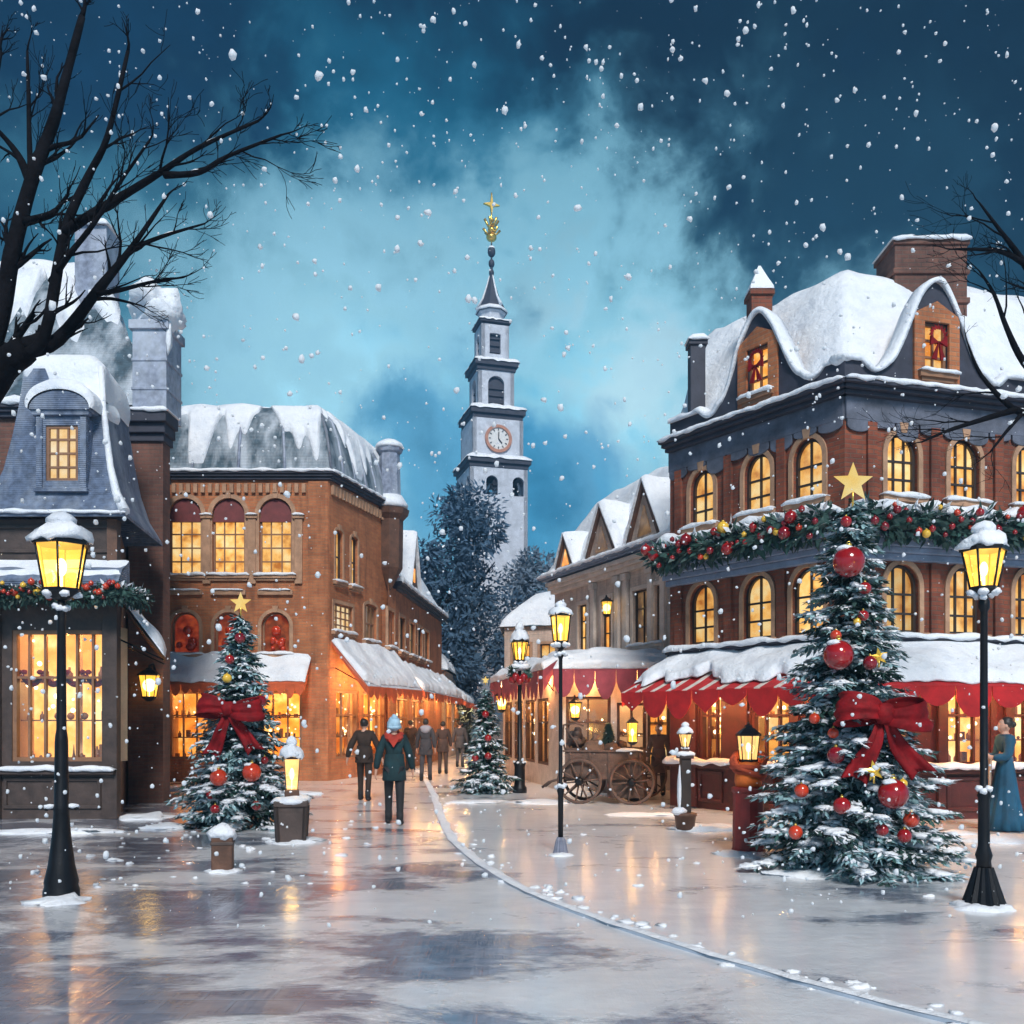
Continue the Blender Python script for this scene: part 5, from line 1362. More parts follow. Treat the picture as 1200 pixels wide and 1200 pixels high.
# tall tree, right of centre
dT = 10.75; PT = [(0.05,1.08),(0.3,1.08),(0.6,1.0),(1.2,0.86),(2.2,0.62),(3.1,0.42),(3.9,0.22),(4.35,0.06),(4.5,0.02)]
T1 = conifer('tall snow-laden Christmas tree with a huge red bow in front of the corner building', ((995-CX)*dT/FOC, dT, 0), 4.24, PT, 21, gap=0.135, psnow=0.6, pfrost=0.34, blue=0.62)
ob = 'the tall Christmas tree'
for px, py, r, mt, lb in (
    (993, 659, 20, RED_GLOSS, 'large glossy red bauble near the top of '+ob), (981, 768, 19, RED_GLOSS, 'large glossy red bauble halfway up '+ob+' above its bow'),
    (1045, 930, 19, RED_GLOSS, 'large glossy red bauble low on the right of '+ob+' under the bow'),
    (1012, 690, 8, RED_GLOSS, 'small red bauble just below the top large one on '+ob), (1010, 722, 7, RED_GLOSS, 'small red bauble between the upper two large ones on '+ob),
    (978, 745, 7, ORANGE_GLOSS, 'small orange bauble just above the middle large one on '+ob), (1018, 777, 9, DKRED_GLOSS, 'dark red bauble beside a gold star halfway up '+ob),
    (953, 842, 7, ORANGE_GLOSS, 'small orange bauble on the left edge of '+ob+' beside the bow'), (975, 859, 7, ORANGE_GLOSS, 'small orange bauble just left of the bow on '+ob),
    (978, 885, 11, DKRED_GLOSS, 'dark red bauble below the bow\'s left tail on '+ob), (938, 926, 9, ORANGE_GLOSS, 'orange bauble on the lower left flank of '+ob),
    (931, 975, 9, ORANGE_GLOSS, 'orange bauble lowest and leftmost on '+ob), (985, 944, 11, RED_GLOSS, 'red bauble low in the middle of '+ob+' above the snowy bough'),
    (1066, 960, 10, ORANGE_GLOSS, 'orange bauble on the far lower right of '+ob), (1058, 979, 9, RED_GLOSS, 'small red bauble lowest on the right of '+ob),
    (1032, 972, 8, RED_GLOSS, 'small red bauble left of the lowest orange and red pair on '+ob), (1003, 729, 5, YEL_GLOSS, 'tiny yellow bauble near the upper middle of '+ob),
    (990, 612, 7, RED_GLOSS, 'small red bauble topmost on '+ob+' just under the star'), (1056, 918, 6, YEL_GLOSS, 'tiny yellow bauble right of the lower large red one on '+ob)):
    p, d = tree_pt(T1, PT, px, py); bauble(lb, p-Vector((0, 0.04, 0)), r*0.92*d/FOC, mt)
for px, py, R, lb in ((1028, 770, 11, 'small gold star beside the dark red bauble on '+ob), (1022, 903, 13, 'small gold star hanging under the bow of '+ob)):
    p, d = tree_pt(T1, PT, px, py); star(lb, p-Vector((0, 0.06, 0)), R*d/FOC, 0.02, GOLD_PAINT, 0.2)
star('large glowing yellow star on top of '+ob, at(995, 569, dT)-Vector((0, 0.13, 0)), 0.235, 0.05)
p, d = tree_pt(T1, PT, 1028, 838); bow('huge red velvet bow on the upper right of '+ob, p-Vector((0, 0.10, 0)), 0.92)
# left tree
dL = 15.2; PL = [(0.02,0.95),(0.35,0.97),(0.62,0.84),(0.70,0.74),(1.2,0.68),(2.0,0.50),(2.7,0.27),(3.2,0.14),(3.5,0.03)]
T2 = conifer('medium snowy Christmas tree with a red bow in front of the arched house', ((281-CX)*dL/FOC, dL, 0), 3.45, PL, 33, gap=0.135, ks=1.15, psnow=0.65, pfrost=0.38, blue=0.62)
ob = 'the medium Christmas tree on the left'
for px, py, r, mt, lb in ((257, 911, 11, ORANGE_GLOSS, 'large orange-red bauble low on the left of '+ob), (296, 905, 12, ORANGE_GLOSS, 'large orange-red bauble low in the middle of '+ob),
    (247, 932, 5, RED_GLOSS, 'small red bauble leftmost on the snowy skirt of '+ob), (253, 948, 6, RED_GLOSS, 'red bauble lowest on the left skirt of '+ob), (301, 944, 6, RED_GLOSS, 'red bauble lowest on the right skirt of '+ob),
    (311, 891, 5, RED_GLOSS, 'small red bauble on the right flank of '+ob), (282, 748, 7, DKRED_GLOSS, 'dark red bauble near the top of '+ob), (270, 773, 6, RED_GLOSS, 'small red bauble on the upper left of '+ob), (267, 795, 6, YEL_GLOSS, 'small gold bauble above the bow on '+ob), (306, 822, 8, DKRED_GLOSS, 'dark red bauble right of the bow on '+ob)):
    p, d = tree_pt(T2, PL, px, py); bauble(lb, p-Vector((0, 0.04, 0)), r*0.92*d/FOC, mt)
star('glowing yellow star on top of '+ob, at(283, 707, dL)-Vector((0, 0.05, 0)), 0.18, 0.04)
p, d = tree_pt(T2, PL, 272, 832); bow('wide dark red velvet bow on '+ob, p-Vector((0, 0.10, 0)), 0.95)
# far small tree
dF = 22.3; PF = [(0.02,0.70),(0.35,0.68),(0.45,0.52),(1.0,0.44),(1.7,0.24),(2.2,0.11),(2.5,0.03)]
T3 = conifer('small snow-dusted Christmas tree standing by the wreathed lamp in the middle distance', ((569-CX)*dF/FOC, dF, 0), 2.46, PF, 5, gap=0.17, ks=1.35, psnow=0.6, pfrost=0.42, blue=0.3)
ob = 'the small far Christmas tree'
for px, py, lb in ((569, 837, 'small red bauble topmost on '+ob), (572, 865, 'small red bauble in the middle of '+ob), (572, 886, 'small red bauble lowest on '+ob), (557, 888, 'small red bauble on the left edge of '+ob)):
    p, d = tree_pt(T3, PF, px, py); bauble(lb, p-Vector((0, 0.03, 0)), 0.085, RED_GLOSS)
p, d = tree_pt(T3, PF, 569, 799); star('small glowing star on top of '+ob, at(569, 797, dF), 0.10, 0.04)

# ------------------------------------------------------------------ bare trees and far trees
def bare_tree(label, limbs, d, seed, ground, name='bare_tree', twn=3.0, dirx=1.0, extra=0.0):
    """limbs: list of (points px,py,dy ; radius start, end in px)"""
    root = thing(name, label, 'tree', (ground[0], ground[1], 0)); r = random.Random(seed); T, S, W = MB(), MB(), MB(); L0 = Vector((ground[0], ground[1], 0)); m = d/FOC
    def twig(p, dv, L, rad, depth):
        n = 5; pts = [p]; v = dv.copy()
        for i in range(n):
            v = (v+Vector((r.uniform(-.28,.28), r.uniform(-.28,.28), r.uniform(-.18,.26)))).normalized(); pts.append(pts[-1]+v*(L/n))
        (T if depth == 0 else W).tube(pts, [max(0.0022, rad*(1-0.8*i/n)) for i in range(n+1)], 5 if depth else 7)
        if depth < 3:
            for i in range(r.randint(2, 4)):
                k = r.randint(1, n-1); side = v.cross(Vector((r.uniform(-1,1), r.uniform(-1,1), r.uniform(-1,1)))).normalized()
                twig(pts[k], ((pts[k+1]-pts[k]).normalized()+side*r.uniform(0.4, 0.9)).normalized(), L*r.uniform(0.4, 0.68), rad*(1-0.7*k/n)*0.6, depth+1)
    for pts, ra, rb in limbs:
        P = [at(x, y, d+dy)-L0 if not isinstance(x, Vector) else x for x, y, dy in pts]
        Q = []
        for i in range(len(P)-1):
            for k in range(4):
                t = k/4; a, b = P[max(0, i-1)], P[i]; c, e = P[i+1], P[min(len(P)-1, i+2)]
                Q.append(0.5*((2*b)+(c-a)*t+(2*a-5*b+4*c-e)*t*t+(3*b-a-3*c+e)*t**3))
        Q.append(P[-1]); n = len(Q); R = [(ra+(rb-ra)*i/(n-1))*m*(1+0.12*nz(i*0.8, ra)) for i in range(n)]
        T.tube(Q, R, 9)
        for i in range(2, n-1):
            if r.random() < twn/ (n**0.5) * 0.42:
                t = (Q[i+1]-Q[i]).normalized(); side = t.cross(Vector((0, 1, 0.2*r.uniform(-1,1)))).normalized()*r.choice([-1, 1])+Vector((0, r.uniform(-0.5, 0.5), 0))
                twig(Q[i], (t+side*r.uniform(0.3, 0.8)+Vector((0.15*dirx, 0, 0.15))).normalized(), r.uniform(34, 88)*m, R[i]*0.5, 1)
            if R[i] > 2.2*m and r.random() < 0.22:
                g_ = (Q[i+1]-Q[i]); s_ = [Q[i]+g_*f+Vector((0,0,R[i]*0.8)) for f in (0, 0.6, 1.2)]; S.tube(s_, [R[i]*0.25, R[i]*0.5, R[i]*0.2], 6)
        twig(Q[-1], (Q[-1]-Q[-2]).normalized(), 34*m, R[-1]*0.9, 1)
    T.build('trunk', BARK, root, recalc=False); W.build('twigs', BARK, root, recalc=False)
    if S.v: S.build('branch_snow', SNOW, root, recalc=False)
    return root
dB = 8.0; gX = (-150-CX)*dB/FOC
bare_tree('large bare black tree leaning in from the left edge above the mansard shop', [
    ([(-170,1083,0),(-150,1020,0),(-122,800,0),(-70,560,0),(-10,445,0),(32,408,0)], 38, 15),
    ([(-30,470,0),(0,372,0.1),(14,298,0.1),(36,215,0.2),(62,145,0.3),(76,95,0.3),(96,20,0.4)], 12, 4),
    ([(20,418,0),(52,395,-.1),(76,272,-.2),(104,206,-.2),(126,160,-.3),(150,60,-.3)], 8, 2),
    ([(76,272,-.2),(100,256,-.3),(143,230,-.3),(187,203,-.4),(233,173,-.5),(302,142,-.6)], 6.5, 1.4),
    ([(193,205,-.4),(233,202,-.5),(267,183,-.6),(330,158,-.7)], 4, 1.2),
    ([(28,412,0),(68,398,.2),(117,337,.3),(153,292,.3),(197,228,.4)], 10, 1.5),
    ([(153,292,.3),(190,277,.3),(240,262,.4)], 3.5, 1), ([(110,345,.3),(140,340,.2),(180,330,.2),(215,325,.1)], 3.5, 1),
    ([(100,352,.3),(130,350,.5),(165,358,.5)], 3, 1), ([(36,215,.2),(20,180,.2),(-5,150,.1)], 6, 2), ([(36,215,.2),(34,150,.4),(32,60,.5)], 4, 1.5), ([(30,260,.1),(58,252,-.1),(66,246,-.1)], 5, 3),
    ([(60,330,-.1),(80,300,-.3),(110,262,-.4),(140,215,-.5),(175,165,-.6)], 4, 1.2), ([(-20,450,0),(-30,300,.3),(-20,180,.3),(0,60,.3)], 8, 3)],
    dB, 3, (gX, dB), twn=3.6)
dR = 11.5
bare_tree('bare dark tree reaching in from the right edge in front of the corner building roof', [
    ([(1330,1010,0),(1310,800,0),(1280,640,0),(1262,520,0),(1258,400,0),(1250,300,0),(1262,150,.2)], 18, 6),
    ([(1258,420,0),(1225,350,-.1),(1196,302,-.1),(1172,270,-.2),(1148,238,-.2)], 6, 1), ([(1200,308,-.1),(1170,294,-.1),(1120,292,-.2)], 4, 1.2),
    ([(1262,520,0),(1220,490,0),(1186,478,0),(1150,440,.1),(1135,405,.1)], 6, 1), ([(1190,480,0),(1150,492,-.1),(1110,505,-.2),(1080,518,-.3)], 4, 1), ([(1200,482,0),(1180,505,-.1),(1160,530,-.2)], 3, 1),
    ([(1240,470,0),(1200,425,.1),(1180,385,.1),(1165,345,.2),(1148,318,.3)], 5, 1), ([(1250,455,0),(1216,395,.3),(1200,365,.3)], 5, 1.2)],
    dR, 8, ((1330-CX)*dR/FOC, dR), twn=1.7, dirx=-1.0)
def far_tree(label, px, d, H, R, seed, mat, group=None, n=2600, base=0.12):
    X = (px-CX)*d/FOC; root = thing('tree', label, 'tree', (X, d, 0), 0, group); r = random.Random(seed)
    t = MB(); t.tube([(0,0,0), (0.1,0,H*0.3), (0,0.1,H*0.7)], [0.3, 0.22, 0.08], 8)
    for k in range(9):
        a = r.uniform(0, 2*PI); z = H*r.uniform(0.25, 0.6); t.tube([(0,0,z), (math.cos(a)*R*0.4, math.sin(a)*R*0.4, z+H*0.12), (math.cos(a)*R*0.75, math.sin(a)*R*0.75, z+H*0.2)], [0.12, 0.08, 0.03], 6)
    t.build('trunk', BARK, root); c = MB(); s = MB(); cl = []
    for _ in range(44):
        z = r.uniform(base, 0.97); rr_ = R*math.sin(PI*min(1, (z-base)/(1-base)*0.82+0.16))**0.8; a = r.uniform(0, 2*PI); q = rr_*math.sqrt(r.random())*0.9
        cl.append((Vector((math.cos(a)*q, math.sin(a)*q, z*H)), R*r.uniform(0.22, 0.42)))
    for _ in range(int(n*2.2)):
        ce, cr = r.choice(cl); v = Vector((r.gauss(0,1), r.gauss(0,1), r.gauss(0,1))).normalized(); p = ce+v*cr*r.uniform(0.55, 1.05)
        if p.z < 0.1: continue
        dv = (v+Vector((r.uniform(-1,1), r.uniform(-1,1), r.uniform(-1,0.6)))).normalized()
        (s if v.z > 0.75 and r.random() < 0.03 else c).kite(p, dv, dv.orthogonal().normalized() if r.random() < 0.5 else dv.cross(v+Vector((0.01,0,0))).normalized(), r.uniform(0.22, 0.45), r.uniform(0.09, 0.18))
    c.build('crown', mat, root, recalc=False); cs = s.build('crown_snow', SNOW, root, recalc=False); cs['kind'] = 'stuff'
    return root
gT = 'trees at the end of the street'
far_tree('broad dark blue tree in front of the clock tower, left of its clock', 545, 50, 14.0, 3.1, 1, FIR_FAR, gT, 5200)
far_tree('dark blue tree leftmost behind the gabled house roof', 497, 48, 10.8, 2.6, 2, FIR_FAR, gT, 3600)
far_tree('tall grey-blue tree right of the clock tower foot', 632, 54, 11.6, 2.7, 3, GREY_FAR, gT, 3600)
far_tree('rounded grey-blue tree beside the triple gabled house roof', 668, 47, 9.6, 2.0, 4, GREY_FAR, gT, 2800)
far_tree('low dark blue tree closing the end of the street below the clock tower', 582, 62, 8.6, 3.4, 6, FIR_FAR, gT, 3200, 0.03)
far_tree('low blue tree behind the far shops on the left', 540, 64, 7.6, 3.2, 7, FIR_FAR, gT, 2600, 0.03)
# ------------------------------------------------------------------ ground
def ground_mat():
    m, nt, b = newmat('wet_snowy_paving')
    tc = nd(nt, 'ShaderNodeTexCoord'); mp = nd(nt, 'ShaderNodeMapping'); mp.inputs['Scale'].default_value = (0.55, 1.0, 1.0); nt.links.new(tc.outputs['Object'], mp.inputs['Vector'])
    n = nd(nt, 'ShaderNodeTexNoise', Scale=0.8, Detail=10.0, Roughness=0.66, Distortion=0.3); nt.links.new(mp.outputs[0], n.inputs['Vector'])
    n2 = nd(nt, 'ShaderNodeTexNoise', Scale=5.0, Detail=5.0); nt.links.new(mp.outputs[0], n2.inputs['Vector'])
    # the left foreground is swept and wet, the right and centre hold more packed snow
    sp = nd(nt, 'ShaderNodeSeparateXYZ'); nt.links.new(tc.outputs['Object'], sp.inputs[0])
    gx = nd(nt, 'ShaderNodeMapRange'); gx.inputs[1].default_value = 0.2; gx.inputs[2].default_value = 4.2; gx.inputs[3].default_value = -0.045; gx.inputs[4].default_value = 0.095; my = nd(nt, 'ShaderNodeMath', operation='MULTIPLY_ADD'); my.inputs[1].default_value = 0.35; nt.links.new(sp.outputs['Y'], my.inputs[0]); nt.links.new(sp.outputs['X'], my.inputs[2]); nt.links.new(my.outputs[0], gx.inputs[0])
    ad = nd(nt, 'ShaderNodeMath', operation='ADD'); nt.links.new(n.outputs['Fac'], ad.inputs[0]); nt.links.new(gx.outputs[0], ad.inputs[1])
    mk = ramp(nt, [(0.45, (0,0,0)), (0.485, (0.55,)*3), (0.52, (0.85,)*3), (0.66, (1,1,1))], ad.outputs[0])
    wet = ramp(nt, [(0.3, (0.14,0.17,0.24)), (0.7, (0.30,0.33,0.41))], n2.outputs['Fac'])
    sn = ramp(nt, [(0.3, (0.74,0.76,0.80)), (0.7, (0.86,0.87,0.89))], n2.outputs['Fac'])
    mx = nd(nt, 'ShaderNodeMix', data_type='RGBA'); nt.links.new(mk.outputs[0], mx.inputs[0]); nt.links.new(wet.outputs[0], mx.inputs[6]); nt.links.new(sn.outputs[0], mx.inputs[7])
    nt.links.new(mx.outputs[2], b.inputs['Base Color'])
    rg = ramp(nt, [(0.0, (0.09,)*3), (0.6, (0.17,)*3), (1.0, (0.34,)*3)], mk.outputs[0]); nt.links.new(rg.outputs[0], b.inputs['Roughness'])
    b.inputs['Specular IOR Level'].default_value = 0.75
    n3 = nd(nt, 'ShaderNodeTexNoise', Scale=2.2, Detail=6.0, Roughness=0.6); nt.links.new(tc.outputs['Object'], n3.inputs['Vector'])
    bp = nd(nt, 'ShaderNodeBump', Strength=0.26, Distance=0.03); nt.links.new(n3.outputs['Fac'], bp.inputs['Height'])
    bp2 = nd(nt, 'ShaderNodeBump', Strength=0.5, Distance=0.02); nt.links.new(mk.outputs[0], bp2.inputs['Height']); nt.links.new(bp.outputs[0], bp2.inputs['Normal']); nt.links.new(bp2.outputs[0], b.inputs['Normal'])
    # stone setts show through where the snow is thin, ruts run up the street
    bk = nd(nt, 'ShaderNodeTexBrick', Scale=1.0); bk.inputs['Brick Width'].default_value = 0.42; bk.inputs['Row Height'].default_value = 0.26; bk.inputs['Mortar Size'].default_value = 0.012; bk.inputs['Mortar Smooth'].default_value = 0.5
    nt.links.new(tc.outputs['Object'], bk.inputs['Vector']); iv = nd(nt, 'ShaderNodeMath', operation='SUBTRACT'); iv.inputs[0].default_value = 1.0; nt.links.new(mk.outputs[0], iv.inputs[1])
    jn = nd(nt, 'ShaderNodeMath', operation='MULTIPLY'); nt.links.new(bk.outputs['Fac'], jn.inputs[0]); nt.links.new(iv.outputs[0], jn.inputs[1])
    bj = nd(nt, 'ShaderNodeBump', Strength=0.45, Distance=0.008, invert=True); nt.links.new(jn.outputs[0], bj.inputs['Height']); nt.links.new(bp2.outputs[0], bj.inputs['Normal'])
    ms = nd(nt, 'ShaderNodeMapping'); ms.inputs['Scale'].default_value = (2.6, 0.16, 1); ms.inputs['Rotation'].default_value = (0, 0, 0.12); nt.links.new(tc.outputs['Object'], ms.inputs['Vector'])
    nr = nd(nt, 'ShaderNodeTexNoise', Scale=1.6, Detail=5.0, Roughness=0.6); nt.links.new(ms.outputs[0], nr.inputs['Vector'])
    br = nd(nt, 'ShaderNodeBump', Strength=0.5, Distance=0.04); nt.links.new(nr.outputs['Fac'], br.inputs['Height']); nt.links.new(bj.outputs[0], br.inputs['Normal'])
    n4 = nd(nt, 'ShaderNodeTexNoise', Scale=9.0, Detail=8.0, Roughness=0.72); nt.links.new(tc.outputs['Object'], n4.inputs['Vector'])
    bg_ = nd(nt, 'ShaderNodeBump', Distance=0.03); nt.links.new(n4.outputs['Fac'], bg_.inputs['Height']); nt.links.new(br.outputs[0], bg_.inputs['Normal'])
    st_ = nd(nt, 'ShaderNodeMath', operation='MULTIPLY'); st_.inputs[1].default_value = 0.6; nt.links.new(mk.outputs[0], st_.inputs[0]); nt.links.new(st_.outputs[0], bg_.inputs['Strength'])
    nt.links.new(bg_.outputs[0], b.inputs['Normal'])
    b.inputs['Coat Weight'].default_value = 0.75; b.inputs['Coat Roughness'].default_value = 0.14; nt.links.new(bp.outputs[0], b.inputs['Coat Normal'])
    return m
GM = ground_mat()
g = MB(); g.add([(-66,-13,0),(66,-13,0),(66,78,0),(-66,78,0)], [(0,1,2,3)]); struct(g.build('ground', GM))
# curving kerb dividing the paving from the street
kp = [(476,893),(486,902),(494,910),(505,930),(513,955),(526,982),(556,1010),(610,1043),(700,1079),(860,1130),(1080,1190),(1500,1290)]
K = [Vector(((px-CX)*gd(py)/FOC, gd(py), 0)) for px, py in kp]; KQ = []
for i in range(len(K)-1):
    for k in range(8):
        t = k/8; a, b_, c_, e_ = K[max(0,i-1)], K[i], K[i+1], K[min(len(K)-1,i+2)]
        KQ.append(0.5*((2*b_)+(c_-a)*t+(2*a-5*b_+4*c_-e_)*t*t+(3*b_-a-3*c_+e_)*t**3))
KQ.append(K[-1]); rows = []; srows = []
for i, p in enumerate(KQ):
    t = (KQ[min(i+1,len(KQ)-1)]-KQ[max(0,i-1)]).normalized(); s_ = Vector((t.y, -t.x, 0))
    if s_.x < 0: s_ = -s_
    w = 0.028
    rows.append([p-s_*w+Vector((0,0,-0.01)), p-s_*w+Vector((0,0,0.018)), p-s_*(w-0.01)+Vector((0,0,0.024)), p+s_*(w-0.01)+Vector((0,0,0.024)), p+s_*w+Vector((0,0,0.018)), p+s_*w+Vector((0,0,-0.01))])
    j = 0.03*nz(i*0.5, 2)
    srows.append([p+s_*(-0.03+j)+Vector((0,0,0.026)), p+s_*(0.02+j)+Vector((0,0,0.033)), p+s_*(0.05)+Vector((0,0,0.028)), p+s_*(0.085+j)+Vector((0,0,0.016)), p+s_*(0.12+2*j)+Vector((0,0,0.006)), p+s_*(0.14+2*j)+Vector((0,0,-0.01))])
k = MB(); k.grid(rows); struct(k.build('kerb', pm('icy_kerb', (0.34,0.40,0.48), 0.3, var=0.2, vscale=4, bump=0.2)))
k = MB(); k.grid(srows); struct(k.build('kerb_snow', SNOW))
# low drifts along the house fronts
k = MB()
def drift(x, y, rx, ry, h, sd): k.blob((x, y, -0.012), (rx, ry, h), 0.5, sd, 20, 8, 0, 2.0)
for i, (px, py, rx, ry, h) in enumerate(((60,975,1.1,.30,.07),(170,958,.5,.5,.08),(195,970,.42,.3,.08),
    (340,930,1.0,.5,.08),(210,925,.8,.5,.1),(640,940,.9,.5,.06),(760,955,.8,.35,.05),(830,972,.6,.35,.10),(995,1022,1.15,.8,.09),(1190,985,.8,.4,.10),(1120,980,.6,.3,.09),(560,940,.7,.35,.06),(878,1002,.42,.3,.06),(346,986,.42,.36,.06),(262,1021,.2,.18,.05),(70,1056,.28,.24,.06),(1153,1064,.27,.24,.06),(657,1002,.16,.14,.04),(1085,1000,.5,.3,.10))):
    d = gd(py); drift((px-CX)*d/FOC, d, rx, ry, h, i*1.7)
rq = random.Random(77)
for i in range(300):
    if rq.random() < 0.45: q_ = KQ[rq.randrange(6, len(KQ)-4)]; x, y = q_.x+rq.gauss(0.16, 0.12), q_.y+rq.uniform(-.2, .2)
    elif rq.random() < 0.6: x, y = rq.uniform(-6.5, -2.0), rq.uniform(9.5, 16)
    else: x, y = rq.uniform(0.3, 8.5), rq.uniform(9, 15.2)
    sz = 0.012+0.032*rq.random()**2; k.blob((x, y, 0.0), (sz*rq.uniform(1, 2.2), sz*rq.uniform(.9, 1.6), sz*0.6), 1.0, i*1.3, 9, 6, 0, 2.5)
struct(k.build('snow_drift', SNOW))

# ------------------------------------------------------------------ street furniture
def ground_at(px, py): d = gd(py); return Vector(((px-CX)*d/FOC, d, 0))
p = ground_at(261, 1020); root = thing('bollard', 'short square brown wooden bollard capped with snow in the left foreground', 'bollard', p, 0.2)
m = MB(); m.box(-.115,.115,-.115,.115,0,.40); m.build('post', TIMBER_BROWN, root, bevel=0.012)
m = MB(); m.box(-.125,.125,-.125,.125,.30,.335); m.build('band', TIMBER, root, bevel=0.006)
s = MB(); s.lathe([(0.17,.385),(0.185,.42),(0.15,.47),(0.08,.52),(0.01,.545)], 4, smooth=True, rot=0.0); s.blob((0,0,.41), (.16,.16,.09), 0.4, 2); s.build('snow_cap', SNOW, root)
p = ground_at(342, 986); root = thing('planter_bin', 'dark square wooden bin with a snowy rim beside the left Christmas tree', 'bin', p, 0.15)
m = MB(); m.lathe([(0.245,0),(0.285,.50),(0.33,.505),(0.33,.58),(0.29,.585),(0.28,.54)], 4, smooth=False); m.build('box', TIMBER, root, bevel=0.012)
m = MB()
for q in range(4):
    a = PI/4+PI/2*q+PI/4*0
    m.obox((0.25*math.cos(PI/4+PI/2*q)*1.0, 0.25*math.sin(PI/4+PI/2*q), 0.0), (0.288*math.cos(PI/4+PI/2*q), 0.288*math.sin(PI/4+PI/2*q), .5), 0.05, 0.05)
m.build('corner_strip', FRAME_DARK, root, bevel=0.006)
s = MB(); s.blob((0,0,.575), (.26,.26,.085), 0.35, 4, 18, 10); s.build('snow_cap', SNOW, root)
lt = small_lantern('standing_lantern', 'brown lantern with a snowy top standing on the dark wooden bin', p+Vector((0.0, 0, 0.63)), 0.82, 0.30, LANTERN_PALE, 4, frame=TIMBER_BROWN, seed=2)
m = MB(); m.box(-.10,.10,-.10,.10,-.02,.10); m.build('lantern_base', TIMBER_BROWN, lt, bevel=0.01)
# short lantern post in a pot at the corner building
p = ground_at(803, 973); root = thing('lantern_post', 'short dark lantern post standing in a brown pot before the striped awning', 'lamp post', p, 0.1)
m = MB(); m.lathe([(0.10,.0),(0.14,.02),(0.165,.22),(0.18,.225),(0.18,.27),(0.14,.28),(0.05,.285)], 10); m.build('pot', TIMBER_BROWN, root)
m = MB(); m.box(-.075,.075,-.075,.075,.27,1.12); m.box(-.11,.11,-.11,.11,1.12,1.17); m.box(-.05,.05,-.05,.05,1.17,1.24); m.build('post', FRAME_DARK, root, bevel=0.008)
s = MB(); s.blob((0,0,1.185), (.16,.14,.05), 0.35, 3); s.blob((-.10,-.02,.62), (.03,.06,.38), 0.4, 4); s.blob((-.12,-.06,.30), (.12,.10,.06), .4, 6); s.build('post_snow', SNOW, root)
lantern_parts(root, 1.30, 1.50, 0.055, 0.105, LANTERN_PALE, 6, FRAME_DARK, True, 0.5, 4.4, 3, 0.12)
# red post with scarf and lantern
p = ground_at(877, 1000); root = thing('red_lantern_post', 'stout red post topped with an old glass lantern, left of the tall Christmas tree', 'lamp post', p, 0.1)
m = MB(); m.lathe([(.215,0),(.215,.05),(.20,.07),(.195,.78),(.215,.80),(.215,.85),(.16,.86)], 12, smooth=False); m.build('post', pm('red_painted_wood', (0.20,0.018,0.014), 0.6, var=0.35, vscale=4, bump=0.15), root, bevel=0.03)
m = MB(); m.lathe([(0.165,.861),(0.175,.95),(0.165,1.10),(0.13,1.16),(0.10,1.18)], 14); m.build('post_top', pm('orange_wrap', (0.62,0.13,0.015), 0.7, var=0.3, vscale=6, bump=0.3), root)
lantern_parts(root, 1.20, 1.52, 0.11, 0.145, LANTERN_PALE, 6, IRON, False, 0.7, 1, 3, 0.13)
sc = thing('scarf', 'rust orange scarf wrapped round the red lantern post', 'scarf', p+Vector((0,0,1.12)), 0.1); m = MB()
SC = pm('rust_wool', (0.36,0.055,0.02), 0.9, var=0.4, vscale=8, bump=0.5, bscale=60)
for kk in range(5):
    pts = []
    for i in range(25): a = 2*PI*i/24; pts.append(Vector(((0.175+.018*((kk*2)%3))*math.cos(a), (0.16+.018*((kk*2)%3))*math.sin(a), -0.10+0.045*kk+(0.05+.012*kk)*math.cos(a+PI+.5*kk)+0.015*math.sin(3*a+kk*2))))
    m.tube(pts, [0.032+0.018*nz(i*0.7, kk) for i in range(25)], 8)
m.build('scarf_wrap', SC, sc)
ribbon(sc, 'scarf_tail', [Vector((0.20+0.16*t, -0.22-0.03*math.sin(5*t), 0.02-0.42*t)) for t in [i/8 for i in range(9)]], [0.10]*8+[0.13], Vector((1, 0.2, 0.2)).normalized(), SC, 0.06)
st = thing('wooden_stick', 'pale wooden stick poking out of the scarf towards the tall Christmas tree', 'stick', p+Vector((0.2,-0.24,1.10)), 0)
m = MB(); m.tube([(-.05,0,-.03),(.25,-.02,.16),(.62,-.04,.42)], [.020,.024,.020], 8); m.blob((-.06,0,-.035), .03); m.build('stick_shaft', STICK, st)

